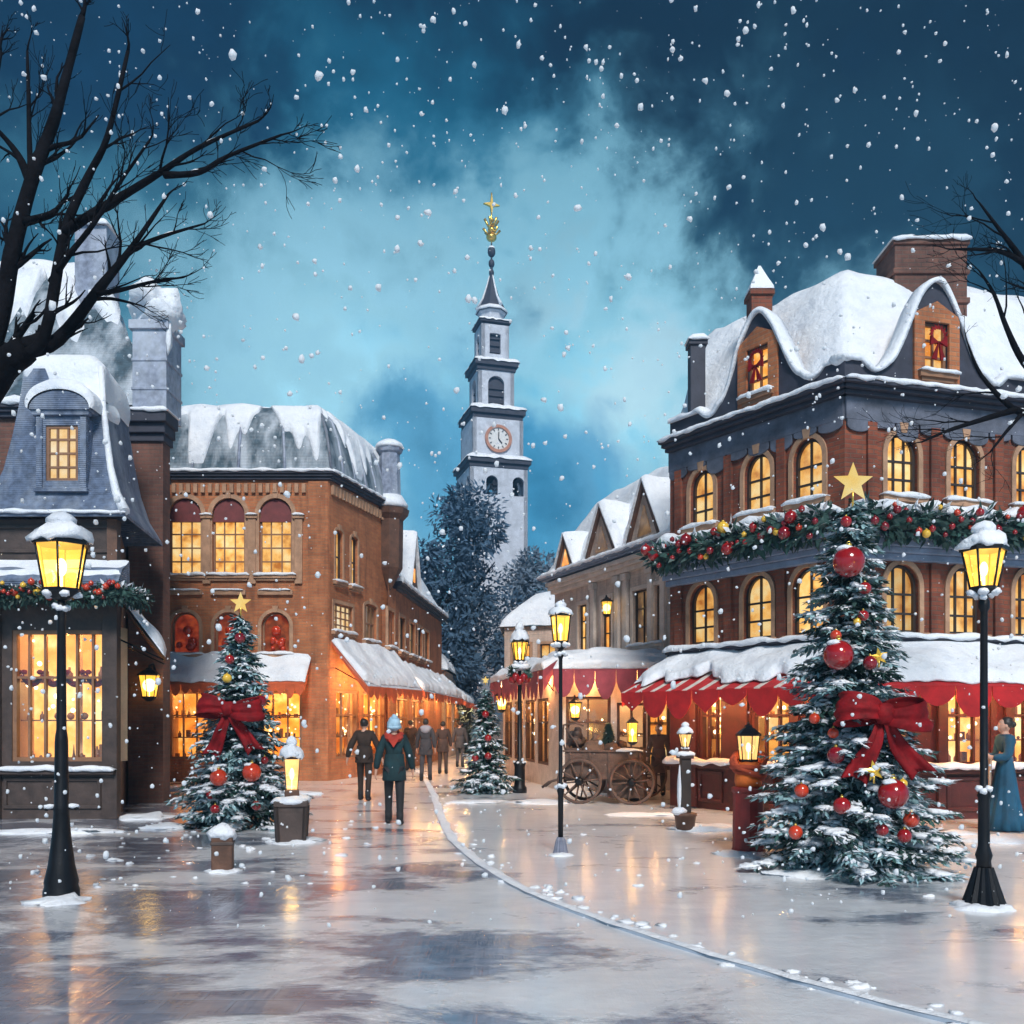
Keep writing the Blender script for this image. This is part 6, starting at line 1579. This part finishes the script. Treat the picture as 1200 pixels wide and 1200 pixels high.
# cart
p = ground_at(700, 940); cart = thing('wooden_cart', 'old brown wooden cart with big spoked wheels standing before the pavilion shopfront', 'cart', p, math.radians(-14))
m = MB(); m.box(-.62,.98,-.36,.36,.48,.56); m.box(-.62,.98,-.385,-.361,.50,1.06); m.box(-.62,.98,.361,.385,.50,1.06); m.box(.955,.98,-.36,.36,.561,1.14); m.box(-.62,-.595,-.36,.36,.561,1.0)
for x in (-.5,-.1,.3,.7,.93): m.box(x-.025,x+.025,-.405,-.386,.47,1.06)
m.box(-.66,1.02,-.42,-.34,1.061,1.10); m.box(-.66,1.02,.34,.42,1.061,1.10); m.build('wagon_box', WOOD_OLD, cart, bevel=0.008)
m = MB(); m.box(.25,1.0,-.30,.30,.12,.479); m.build('storage_box', WOOD_OLD, cart, bevel=0.01)
def wheel(x, y, R=.52):
    w = MB(); w.tube([(R*math.cos(2*PI*i/36), 0, R*math.sin(2*PI*i/36)) for i in range(37)], 0.030, 7, cap=False)
    w.tube([(R*.96*math.cos(2*PI*i/36), 0, R*.96*math.sin(2*PI*i/36)) for i in range(37)], 0.022, 6, cap=False)
    for i in range(10): a = 2*PI*(i+.2)/10; w.tube([(0.06*math.cos(a), 0, .06*math.sin(a)), (R*.97*math.cos(a), 0, R*.97*math.sin(a))], [.024,.017], 6)
    o = w.build('wheel', WOOD_OLD, cart, (x, y, R+.02))
    h = MB(); h.tube([(0,-.09,0),(0,-.06,0),(0,.06,0),(0,.09,0)], [.05,.085,.085,.05], 10); h.build('hub', IRON, o)
for x in (-.30, .78): wheel(x, -.47, .44); wheel(x-.05, .47, .44)
m = MB(); m.tube([(-.30,-.5,.52),(-.30,.5,.52)], .03, 8); m.tube([(.78,-.5,.52),(.78,.5,.52)], .03, 8); m.build('axle', IRON, cart)
m = MB(); m.tube([(-.62,-.2,.52),(-1.0,-.18,.42),(-1.15,-.15,.30)], .028, 6); m.tube([(-.62,.2,.52),(-1.0,.18,.42),(-1.15,.15,.30)], .028, 6); m.build('shaft', WOOD_OLD, cart)
m = MB(); m.box(-.60,-.28,-.34,.34,1.08,1.14); m.box(-.58,-.30,-.30,-.26,.561,1.08); m.box(-.58,-.30,.26,.30,.561,1.08); m.tube([(-.58,-.30,.95),(-.68,-.30,1.28),(-.66,-.30,1.62),(-.40,-.30,1.66),(-.24,-.30,1.60)], .022, 6); m.tube([(-.58,.30,.95),(-.68,.30,1.28),(-.66,.30,1.62)], .022, 6); m.tube([(-.66,-.30,1.62),(-.66,.30,1.62)], .02, 6); m.tube([(-.62,-.3,1.55),(-.40,-.3,1.25),(-.28,-.3,.97)], .02, 6); m.build('driver_seat', WOOD_OLD, cart, bevel=0.0)
s = MB(); s.snowstrip(.45,1.0,-.43,-.33,1.10,.05,4,.03); s.build('cart_snow', SNOW, cart)
M = cart.matrix_basis.copy() if False else Matrix.Translation(p) @ Matrix.Rotation(math.radians(-14), 4, 'Z')
def load(nm, label, cat, lp, fn, mat): o = thing(nm, label, cat, M @ Vector(lp), math.radians(-14)); b = MB(); fn(b); b.build('bag' if nm == 'sack' else 'body', mat, o); return o
def sackfn(b): b.blob((0,0,.14), (.26,.26,.38), .25, 3, 16, 12); b.tube([(0,0,.45),(.02,0,.55),(.05,0,.64)], [.11,.055,.10], 8)
load('sack', 'plump brown sack on the cart, nearest the driver seat', 'sack', (-.06,-.05,.80), sackfn, SACK)
load('sack', 'lying brown sack in the middle of the cart', 'sack', (.34,.0,.86), lambda b: (b.blob((0,0,.12), (.28,.28,.30), .3, 8, 16, 12), b.blob((.20,-.1,.34), .10, .3, 2)), SACK)
load('bundle', 'dark bundle heaped on the driver seat of the cart', 'bundle', (-.45,0,1.14), lambda b: (b.blob((0,0,.12), (.18,.24,.14), .45, 5, 16, 12), b.blob((.04,-.06,.30), (.11,.13,.13), .45, 9), b.blob((-.08,.08,.24), (.1,.12,.12), .4, 3)), TIMBER)
load('crate', 'small dark wooden crate at the right end of the cart', 'crate', (.74,0,.80), lambda b: (b.box(-.18,.18,-.24,.24,.0,.36), b.box(-.20,.20,-.26,-.241,.03,.09), b.box(-.20,.20,-.26,-.241,.24,.30), b.box(-.19,-.12,-.262,-.242,.001,.36), b.box(.12,.19,-.262,-.242,.001,.36)), TIMBER)
# handcart wheel leaning at the far right of the cart
p2 = ground_at(757, 936); hw = thing('cart_wheel', 'faint spare spoked wheel leaning behind the right end of the cart', 'wheel', p2+Vector((0,.35,0)), math.radians(-8))
w = MB(); R = .50; w.tube([(R*math.cos(2*PI*i/36), .12*(1+math.sin(2*PI*i/36)), R+R*math.sin(2*PI*i/36)) for i in range(37)], .026, 7, cap=False)
for i in range(10): a = 2*PI*i/10; w.tube([(0,.12,R), (R*math.cos(a), .12*(1+math.sin(a)), R+R*math.sin(a))], .016, 6)
w.build('rim', WOOD_OLD, hw); h = MB(); h.blob((0,.12,R), .08); h.build('hub', IRON, hw)
# shop mannequin tree seen before the pavilion
far_cone = thing('small_fir', 'small dark potted fir beside the pavilion shop window behind the cart', 'fir tree', ((713-CX)*22.3/FOC, 22.3, 0)); m = MB(); r_ = random.Random(4)
for i in range(900):
    t = r_.random()**0.7; z = .42+1.25*t; rr_ = .38*(1-t)+.02; a = r_.uniform(0, 2*PI); dv = Vector((math.cos(a), math.sin(a), -.5)).normalized()
    m.kite(Vector((math.cos(a)*rr_*.55, math.sin(a)*rr_*.55, z)), dv, Vector((-math.sin(a), math.cos(a), 0)), .10+.25*(1-t), .05)
m.build('needles', FIR, far_cone, recalc=False); m = MB(); m.tube([(0,0,.3),(0,0,1.6)], [.04,.01], 8); m.build('trunk', BARK, far_cone); m = MB(); m.lathe([(.16,0),(.22,.34),(.2,.34)], 12); m.build('pot', TIMBER, far_cone)

# ------------------------------------------------------------------ people
def skinmesh(J, E, root, sub=1, name='body'):
    me = bpy.data.meshes.new(name); ks = list(J); ix = {k: i for i, k in enumerate(ks)}
    me.from_pydata([J[k][0] for k in ks], [(ix[a], ix[b]) for a, b in E], [])
    o = bpy.data.objects.new(name, me); COL.objects.link(o); o.modifiers.new('s', 'SKIN')
    if not me.skin_vertices: raise RuntimeError('skin')
    for k in ks:
        sv = me.skin_vertices[0].data[ix[k]]; r = J[k][1]; sv.radius = r if hasattr(r, '__len__') else (r, r); sv.use_root = (k == root)
    u = o.modifiers.new('u', 'SUBSURF'); u.levels = sub; u.render_levels = sub
    dg = bpy.context.evaluated_depsgraph_get(); out = bpy.data.meshes.new_from_object(o.evaluated_get(dg)); bpy.data.objects.remove(o); bpy.data.meshes.remove(me)
    for p in out.polygons: p.use_smooth = True
    return out
def head_mb(mb, c, yaw=0.0, s=1.0):
    n, mrows = 24, 16; rows = []; R = Matrix.Rotation(yaw, 3, 'Z')
    for j in range(mrows+1):
        ph = -PI/2+PI*j/mrows; r = []
        for k in range(n):
            q = 2*PI*k/n; d = Vector((math.cos(ph)*math.cos(q), math.cos(ph)*math.sin(q), math.sin(ph))); f = max(0, d.y)
            x, y, z = d.x*.074, d.y*.092, d.z*.115
            if z < -.02: x *= 1-.28*min(1, (-z-.02)/.09); y *= 1-.10*min(1, (-z-.02)/.09) if d.y < 0 else 1.0
            y += .022*math.exp(-((d.x*.074)/.014)**2-((z+.012)/.026)**2)*(1 if d.y > 0 else 0)
            y += .010*math.exp(-((d.x*.074)/.022)**2-((z+.062)/.010)**2)*(1 if d.y > 0 else 0)
            y -= .010*(math.exp(-((d.x*.074-.03)/.013)**2-((z-.012)/.012)**2)+math.exp(-((d.x*.074+.03)/.013)**2-((z-.012)/.012)**2))*(1 if d.y > 0 else 0)
            y += .008*math.exp(-((z+.095)/.014)**2)*f
            r.append(Vector(c)+R @ Vector((x*s, y*s, z*s)))
        rows.append(r)
    mb.grid(rows, 0, True, closed=True)
    for sg in (-1, 1): e = R @ Vector((sg*.077*s, -.008*s, -.005*s)); mb.blob(Vector(c)+e, (.012*s, .022*s, .034*s), nu=8, nv=6)
def person(label, loc, face, h, col, swing=0.1, stride=0.1, seed=0, dress=None, group=None, hold=False, hair=HAIR, hat=None, scarf=None, collar=None, coatlen=0.72, armout=0.0, cat='person'):
    k = h/1.72; root = thing('person', label, cat, loc, face, group)
    J = {'pel': ((0,0,.94),(.125,.095)), 'spi': ((0,.0,1.12),(.115,.085)), 'che': ((0,.005,1.33),(.145,.095)), 'nec': ((0,0,1.47),(.056,.056)), 'hea': ((0,.008,1.56),(.05,.05))}
    E = [('pel','spi'),('spi','che'),('che','nec'),('nec','hea')]
    for s, sg in (('l',-1),('r',1)):
        sw = swing*sg; stp = -stride*sg
        if hold: elb, wri, han = (sg*.20,.04,1.13), (sg*.12,.24,1.12), (sg*.08,.29,1.13)
        else: elb, wri, han = (sg*(.235+armout),-.03+sw*.5,1.14), (sg*(.265+armout*1.7),.03+sw,.90), (sg*(.268+armout*1.9),.05+sw,.83)
        J.update({'sh'+s: ((sg*.165,0,1.41),.062), 'el'+s: (elb,.044), 'wr'+s: (wri,.031), 'ha'+s: (han,(.022,.036))})
        E += [('che','sh'+s),('sh'+s,'el'+s),('el'+s,'wr'+s),('wr'+s,'ha'+s)]
        hv = (Vector(han)-Vector(wri)).normalized(); lat = Vector((0,1,0)) if not hold else Vector((0,0,1))
        for f, (off, L) in enumerate(((-.03,.060),(-.010,.075),(.010,.078),(.029,.070))):
            a = Vector(han)+lat*off*1.0+hv*.035; b = a+hv*L*.5+Vector((-sg*.008,0,0)); c = b+hv*L*.45+Vector((-sg*.020,0,0))
            J['f%s%d'%(s,f)] = (tuple(a),.0105); J['g%s%d'%(s,f)] = (tuple(b),.0095); J['h%s%d'%(s,f)] = (tuple(c),.008); E += [('ha'+s,'f%s%d'%(s,f)),('f%s%d'%(s,f),'g%s%d'%(s,f)),('g%s%d'%(s,f),'h%s%d'%(s,f))]
        a = Vector(wri).lerp(Vector(han), .55)+lat*.035+Vector((-sg*.01,0,0)); b = a+lat*.025+hv*.03
        J['t'+s] = (tuple(a),.011); J['u'+s] = (tuple(b),.009); E += [('wr'+s,'t'+s),('t'+s,'u'+s)]
        J.update({'hi'+s: ((sg*.085,0,.88),.088), 'kn'+s: ((sg*.10,stp*.55+.02,.50),.058), 'an'+s: ((sg*.105,stp*1.0-.02,.10),.040), 'to'+s: ((sg*.12,stp+.13,.035),(.04,.028))})
        E += [('pel','hi'+s),('hi'+s,'kn'+s),('kn'+s,'an'+s),('an'+s,'to'+s)]
    bm_ = skinmesh(J, E, 'pel'); hd = MB(); head_mb(hd, (0,.018,1.605)); bm = bmesh.new(); bm.from_mesh(bm_); hm = hd.mesh('h'); bm.from_mesh(hm); me = bpy.data.meshes.new('body'); bm.to_mesh(me); bm.free()
    o = bpy.data.objects.new('body', me); COL.objects.link(o); rm = o.modifiers.new('r', 'REMESH'); rm.mode = 'VOXEL'; rm.voxel_size = 0.0105; rm.use_smooth_shade = True
    dg = bpy.context.evaluated_depsgraph_get(); fin = bpy.data.meshes.new_from_object(o.evaluated_get(dg)); bpy.data.objects.remove(o)
    def put(nm, me_, mat):
        q = mobj(nm, me_, mat, root); q.scale = (k,)*3; return q
    for pl in fin.polygons: pl.use_smooth = True
    put('body', fin, SKIN)
    def sub(keys, grow, rootk, nm, mat, E2=None):
        JJ = {}
        for q in keys:
            c, r = J[q]; r = r if hasattr(r, '__len__') else (r, r); JJ[q] = (c, (r[0]+grow, r[1]+grow))
        EE = [e for e in E if e[0] in JJ and e[1] in JJ]; put(nm, skinmesh(JJ, EE, rootk), mat)
    if not dress:
        sub(['pel','hil','knl','anl','hir','knr','anr'], .016, 'pel', 'trousers', col['legs'])
        m = MB()
        for s, sg in (('l',-1),('r',1)):
            a = J['an'+s][0]; m.blob((a[0]+sg*.006, a[1]+.055, .048), (.055,.135,.048), .1, sg, 12, 8); m.tube([(a[0],a[1],.05),(a[0],a[1],.22)], [.055,.06], 10)
        put('boots', m.mesh('boots'), col['shoes'])
    sub(['pel','spi','che','shl','ell','wrl','shr','elr','wrr','nec'] if not dress else ['spi','che','shl','ell','wrl','shr','elr','wrr','nec'], .026 if not dress else .034, 'che', 'coat' if not dress else 'bodice', col['coat'])
    m = MB(); rows = []
    if dress: lv = [(1.14,.135,.10),(1.02,.15,.12),(.8,.18,.155),(.5,.225,.20),(.2,.28,.27),(.02,.32,.32)]
    else: lv = [(1.16,.155,.122),(1.0,.172,.138),(.88,.188,.150),(coatlen+.02,.198,.158),(coatlen,.19,.15)]
    for z, rx, ry in lv:
        fo = (1.15-z)*(.10 if dress else .05); rows.append([Vector((rx*math.cos(2*PI*i/40)*(1+fo*math.sin(i*40/40*1.7+seed)), ry*math.sin(2*PI*i/40)*(1+fo*math.sin(i*1.7+seed))+(.02*(1.15-z) if dress else 0), z)) for i in range(40)])
    m.grid(rows, 0, True, closed=True)
    q = put('skirt' if dress else 'coat_hem', m.mesh('hem'), col['coat']); md = q.modifiers.new('t', 'SOLIDIFY'); md.thickness = .012
    # hair or hat
    m = MB()
    if hat:
        m.blob((0,-.012,1.655), (.112,.125,.125), .12, seed, 20, 14); m.blob((.01,-.06,1.755), (.055,.06,.06), .2, seed); m.lathe([(.10,-.03),(.118,-.025),(.12,.02),(.105,.025)], 20, (0,-.005,1.60), sy=1.12); put('hat', m.mesh('hat'), hat)
    else:
        m.blob((0,-.022,1.645), (.086,.094,.092), .08, seed, 20, 14)
        if dress: m.blob((0,-.115,1.63), (.05,.048,.05), .15, 3); m.blob((0,-.03,1.70), (.075,.085,.045), .15, 5)
        put('hair', m.mesh('hair'), hair)
    if scarf:
        m = MB(); rows = []
        for j in range(9):
            a = 2*PI*j/8; rows.append([Vector(((.098+.052*math.cos(a))*math.cos(2*PI*i/28)*(1.12+.05*nz(i*.6, seed)), (.095+.052*math.cos(a))*math.sin(2*PI*i/28)-.012, 1.465+.062*math.sin(a)-.075*max(0, -math.sin(2*PI*i/28))*(1 if math.cos(a) > 0 else .4)+.015*nz(i*.9, 3))) for i in range(28)])
        m.grid(rows, 0, True, closed=True); m.prism([(-.10,1.42),(.10,1.42),(0,1.27)], -.165, -.125); put('scarf', m.mesh('scarf'), scarf)
    if collar:
        m = MB(); m.blob((0,-.03,1.465), (.165,.125,.085), .15, seed, 18, 10); m.blob((0,-.09,1.42), (.13,.07,.10), .15, 4); put('hood', m.mesh('hood'), collar)
    return root
TEAL = pm('dark_teal_wool', (0.004,0.026,0.032), 0.85, var=0.5, vscale=5, bump=0.3); BLACKC = pm('black_cloth', (0.014,0.014,0.017), 0.8, var=0.4); BROWNC = pm('dark_brown_cloth', (0.028,0.015,0.010), 0.85, var=0.5, vscale=6, bump=0.3)
GREYC = pm('grey_wool', (0.055,0.048,0.052), 0.9, var=0.3, vscale=6); GREYL = pm('light_grey_wool', (0.33,0.31,0.34), 0.9, var=0.2); HATB = pm('pale_blue_knit', (0.35,0.52,0.64), 0.9, var=0.3, vscale=9, bump=0.5, bscale=70)
REDW = pm('red_wool', (0.36,0.035,0.02), 0.9, var=0.4, vscale=8, bump=0.5, bscale=60); BLUED = pm('blue_dress_cloth', (0.005,0.07,0.135), 0.75, var=0.35, vscale=4, bump=0.2); DUSK = pm('dusky_cloth', (0.05,0.03,0.026), 0.9, var=0.3)
person('person seen from behind in a teal coat, pale blue knit hat and red scarf', ground_at(462, 966), 0.05, 1.72, dict(legs=BLACKC, coat=TEAL, shoes=BLACKC), .14, .15, 1, hat=HATB, scarf=REDW, armout=.015)
person('person in a dark brown jacket with arms held out, left of the one in teal', ground_at(427, 938), -0.05, 1.74, dict(legs=BROWNC, coat=BROWNC, shoes=BLACKC), .10, .13, 2, armout=.05, coatlen=.80)
person('person seen from behind in a grey coat with a pale grey hood', ground_at(499, 915), 0.0, 1.76, dict(legs=GREYC, coat=GREYC, shoes=BLACKC), -.12, -.14, 3, collar=GREYL)
person('dim figure in dusky brown just right of the person in grey', ground_at(519, 907), 0.1, 1.68, dict(legs=DUSK, coat=DUSK, shoes=BLACKC), .05, .05, 4)
person('dim figure in a grey coat down the street beside the small far Christmas tree', ground_at(539, 899), -0.1, 1.70, dict(legs=GREYC, coat=GREYC, shoes=BLACKC), .05, .05, 5)
person('dim figure in dusky brown between the person in teal and the person in grey', ground_at(481, 903), 0.2, 1.72, dict(legs=DUSK, coat=DUSK, shoes=BLACKC), .05, .05, 6)
person('dim figure in a long brown coat by the doorway between cart and striped awning', ground_at(772, 932), PI*0.9, 1.62, dict(legs=DUSK, coat=pm('plum_cloth', (0.13,0.075,0.065), 0.9), shoes=BLACKC), .03, .02, 7, coatlen=.55)
pw = ground_at(1178, 973); person('woman in a long blue dress with dark hair in a bun, facing left', pw, PI/2-0.1, 1.74, dict(coat=BLUED, legs=BLACKC, shoes=BLACKC), seed=8, dress=True, hold=True)
sh = thing('shawl', 'pale beige shawl hanging over the arms of the woman in blue', 'shawl', pw, PI/2-0.1); m = MB(); rows = []
for i in range(13):
    t = i/12; rows.append([Vector((-.13+.26*x, .235+.03*math.sin(x*9+t*3)+.05*t, 1.17-.62*t*(0.8+.2*x))) for x in [j/8 for j in range(9)]])
m.grid(rows, 0, True); o = m.build('shawl_cloth', pm('beige_cloth', (0.46,0.33,0.23), 0.85, var=0.25), sh, recalc=False); md = o.modifiers.new('t', 'SOLIDIFY'); md.thickness = .01

# ------------------------------------------------------------------ falling snow
s = MB(); r = random.Random(99)
for _ in range(4900):
    y = 2.2+11.8*r.random()**0.8; x = r.uniform(-.85, .85)*y; z = EYE+y*r.uniform(-.22, .80); q = (r.uniform(.35, 1.0)**2.4 if r.random() < .93 else r.uniform(1.0, 1.5))*.0042*y**0.62*1.12
    if z < 0.1: continue
    s.blob((x, y, z), (q*r.uniform(.8,1.15), q, q*r.uniform(.8,1.25)), .6, r.random()*9, 6, 4)
FL = bpy.data.materials.new('snowflake'); FL.use_nodes = True; t_ = FL.node_tree; t_.nodes.clear()
fo_ = nd(t_, 'ShaderNodeOutputMaterial'); fd = nd(t_, 'ShaderNodeBsdfDiffuse'); ft_ = nd(t_, 'ShaderNodeBsdfTranslucent'); fm = nd(t_, 'ShaderNodeMixShader'); fd.inputs['Color'].default_value = ft_.inputs['Color'].default_value = (0.93,0.95,0.97,1)
t_.links.new(fd.outputs[0], fm.inputs[1]); t_.links.new(ft_.outputs[0], fm.inputs[2]); t_.links.new(fm.outputs[0], fo_.inputs[0])
fs = s.build('falling_snow', FL, recalc=False); tag(fs, 'white snowflakes drifting through the air over the whole square', 'snow', kind='stuff')

# ------------------------------------------------------------------ sky, moonlit dusk light, camera
w = bpy.data.worlds.new('World'); scene.world = w; w.use_nodes = True; nt = w.node_tree; bg = nt.nodes['Background']
tc = nd(nt, 'ShaderNodeTexCoord'); nm = nd(nt, 'ShaderNodeVectorMath', operation='NORMALIZE'); nt.links.new(tc.outputs['Generated'], nm.inputs[0]); DIR = nm.outputs[0]
sp = nd(nt, 'ShaderNodeSeparateXYZ'); nt.links.new(DIR, sp.inputs[0])
n1_ = nd(nt, 'ShaderNodeTexNoise', Scale=4.2, Detail=9.0, Roughness=0.56, Distortion=0.12); nt.links.new(DIR, n1_.inputs['Vector'])
n2_ = nd(nt, 'ShaderNodeTexNoise', Scale=8.5, Detail=9.0, Roughness=0.58, Distortion=0.15); nt.links.new(DIR, n2_.inputs['Vector'])
def math_(op, a, b=None, c=None, clamp=False):
    n = nd(nt, 'ShaderNodeMath', operation=op); n.use_clamp = clamp
    for i, v in enumerate((a, b, c)):
        if v is None: continue
        if hasattr(v, 'links'): nt.links.new(v, n.inputs[i])
        else: n.inputs[i].default_value = v
    return n.outputs[0]
elev = math_('ADD', sp.outputs['Z'], math_('MULTIPLY', math_('SUBTRACT', n1_.outputs['Fac'], 0.5), 0.16))
base = ramp(nt, [(0.0, (0.13,0.28,0.40)), (0.20, (0.07,0.26,0.44)), (0.30, (0.10,0.32,0.46)), (0.38, (0.035,0.19,0.30)), (0.425, (0.008,0.095,0.175)), (0.475, (0.002,0.036,0.082)), (0.53, (0.001,0.012,0.034)), (0.80, (0.003,0.014,0.035))], elev)
def bank(px, py, rad, soft, nsrc, namt):
    d = Vector(((px-CX)/FOC, 1, (HY-py)/FOC)).normalized()
    v = nd(nt, 'ShaderNodeVectorMath', operation='DISTANCE'); nt.links.new(DIR, v.inputs[0]); v.inputs[1].default_value = d
    x = math_('ADD', v.outputs['Value'], math_('MULTIPLY', math_('SUBTRACT', nsrc, 0.5), namt))
    m = nd(nt, 'ShaderNodeMapRange'); m.interpolation_type = 'SMOOTHSTEP'; m.inputs[1].default_value = rad+soft; m.inputs[2].default_value = rad-soft; m.inputs[3].default_value = 0; m.inputs[4].default_value = 1
    nt.links.new(x, m.inputs[0]); return m.outputs[0]
cur = base.outputs[0]
def over(col, fac, k):
    global cur
    m = nd(nt, 'ShaderNodeMix', data_type='RGBA'); nt.links.new(math_('MULTIPLY', fac, k), m.inputs[0]); nt.links.new(cur, m.inputs[6]); m.inputs[7].default_value = (*col, 1); cur = m.outputs[2]
over((0.003,0.014,0.025), bank(1230, 240, 0.36, 0.17, n1_.outputs['Fac'], 0.6), 0.93)
over((0.03,0.13,0.20), bank(960, 290, 0.15, 0.08, n2_.outputs['Fac'], 0.6), 0.6)
over((0.002,0.013,0.030), bank(960, 90, 0.26, 0.15, n1_.outputs['Fac'], 0.5), 0.8)
over((0.002,0.020,0.048), bank(80, 90, 0.30, 0.14, n1_.outputs['Fac'], 0.4), 0.85)
over((0.010,0.12,0.21), bank(480, 230, 0.13, 0.09, n2_.outputs['Fac'], 0.45), 0.7)
over((0.05,0.19,0.27), bank(260, 380, 0.16, 0.08, n2_.outputs['Fac'], 0.5), 0.7)
over((0.11,0.34,0.47), bank(650, 525, 0.235, 0.12, n2_.outputs['Fac'], 0.6), 0.62)
over((0.28,0.55,0.66), bank(725, 460, 0.15, 0.07, n2_.outputs['Fac'], 0.6), 0.75)
over((0.42,0.62,0.69), bank(735, 470, 0.07, 0.04, n2_.outputs['Fac'], 0.5), 0.75)
over((0.30,0.56,0.67), bank(390, 470, 0.17, 0.08, n2_.outputs['Fac'], 0.4), 0.8)
over((0.032,0.225,0.40), bank(520, 545, 0.09, 0.05, n2_.outputs['Fac'], 0.35), 0.75)
over((0.032,0.235,0.42), bank(655, 570, 0.08, 0.04, n2_.outputs['Fac'], 0.3), 0.8)
mo = ramp(nt, [(0.30, (0.55,0.62,0.66)), (0.48, (0.95,0.97,1.0)), (0.56, (1.05,1.05,1.05)), (0.72, (1.40,1.46,1.48))], n2_.outputs['Fac'])
mm = nd(nt, 'ShaderNodeMix', data_type='RGBA', blend_type='MULTIPLY'); mm.inputs[0].default_value = 0.9; nt.links.new(cur, mm.inputs[6]); nt.links.new(mo.outputs[0], mm.inputs[7]); cur = mm.outputs[2]
sky = nd(nt, 'ShaderNodeTexSky', sky_type='NISHITA', sun_disc=False, sun_elevation=math.radians(34), sun_rotation=math.radians(215)); sk = nd(nt, 'ShaderNodeMix', data_type='RGBA', blend_type='ADD'); sk.inputs[0].default_value = 0.0006
nt.links.new(cur, sk.inputs[6]); nt.links.new(sky.outputs[0], sk.inputs[7]); nt.links.new(sk.outputs[2], bg.inputs['Color']); bg.inputs['Strength'].default_value = 1.45
L = bpy.data.lights.new('dusk_light', 'SUN'); L.energy = 3.8; L.angle = math.radians(16); L.color = (1.0, 0.985, 0.965); lo = bpy.data.objects.new('dusk_light', L); COL.objects.link(lo)
lo.rotation_euler = Vector((-0.10, 0.76, -0.66)).to_track_quat('-Z', 'Y').to_euler()
if HAZE:
    hz = MB(); hz.box(-70, 70, -16, 82, -1.0, 37.0); ho = hz.build('haze', None or bpy.data.materials.new('haze_air')); m = ho.data.materials[0]; m.use_nodes = True; t = m.node_tree; t.nodes.clear()
    ou = nd(t, 'ShaderNodeOutputMaterial'); v = nd(t, 'ShaderNodeVolumePrincipled', Density=HAZE, Anisotropy=0.6); v.inputs['Color'].default_value = (0.30, 0.58, 0.86, 1); t.links.new(v.outputs[0], ou.inputs['Volume'])
    tag(ho, 'pale blue snowy haze filling the air of the square', 'haze', kind='stuff')
cam = bpy.data.cameras.new('camera'); co_ = bpy.data.objects.new('camera', cam); COL.objects.link(co_); scene.camera = co_
co_.location = (0, 0, EYE); co_.rotation_euler = (PI/2, 0, 0); cam.sensor_width = 36; cam.lens = 36*FOC/1200; cam.shift_y = (HY-600)/1200; cam.clip_end = 1000; cam.clip_start = 0.05
vs = scene.view_settings; vs.view_transform = 'Standard'; vs.look = 'None'; vs.exposure = 0.12; vs.gamma = 1; vs.use_curve_mapping = False
cy = scene.cycles; cy.use_denoising = True; cy.max_bounces = 6; cy.diffuse_bounces = 3; cy.glossy_bounces = 3; cy.transparent_max_bounces = 12; cy.volume_bounces = 0; cy.sample_clamp_indirect = 6; cy.caustics_reflective = False; cy.caustics_refractive = False; cy.volume_step_rate = 4

GR = {'lamp': 'street lamps around the square', 'person': 'people in the square', 'christmas tree': 'Christmas trees in the square', 'sack': 'goods loaded on the cart', 'bundle': 'goods loaded on the cart', 'crate': 'goods loaded on the cart',
      'house': 'houses around the square', 'building': 'houses around the square', 'shop': 'houses around the square', 'garland': 'garlands on the house fronts', 'bow': 'velvet bows on the Christmas trees', 'lamp post': 'short lantern posts', 'star': 'stars on the Christmas trees', 'lantern': 'small lit lanterns', 'bauble': 'baubles on the Christmas trees'}
for o in list(COL.objects):
    if o.parent is None and 'category' in o and 'group' not in o:
        if o['category'] in GR: o['group'] = GR[o['category']]
        elif o.name.startswith('bare_tree'): o['group'] = 'bare trees framing the square'
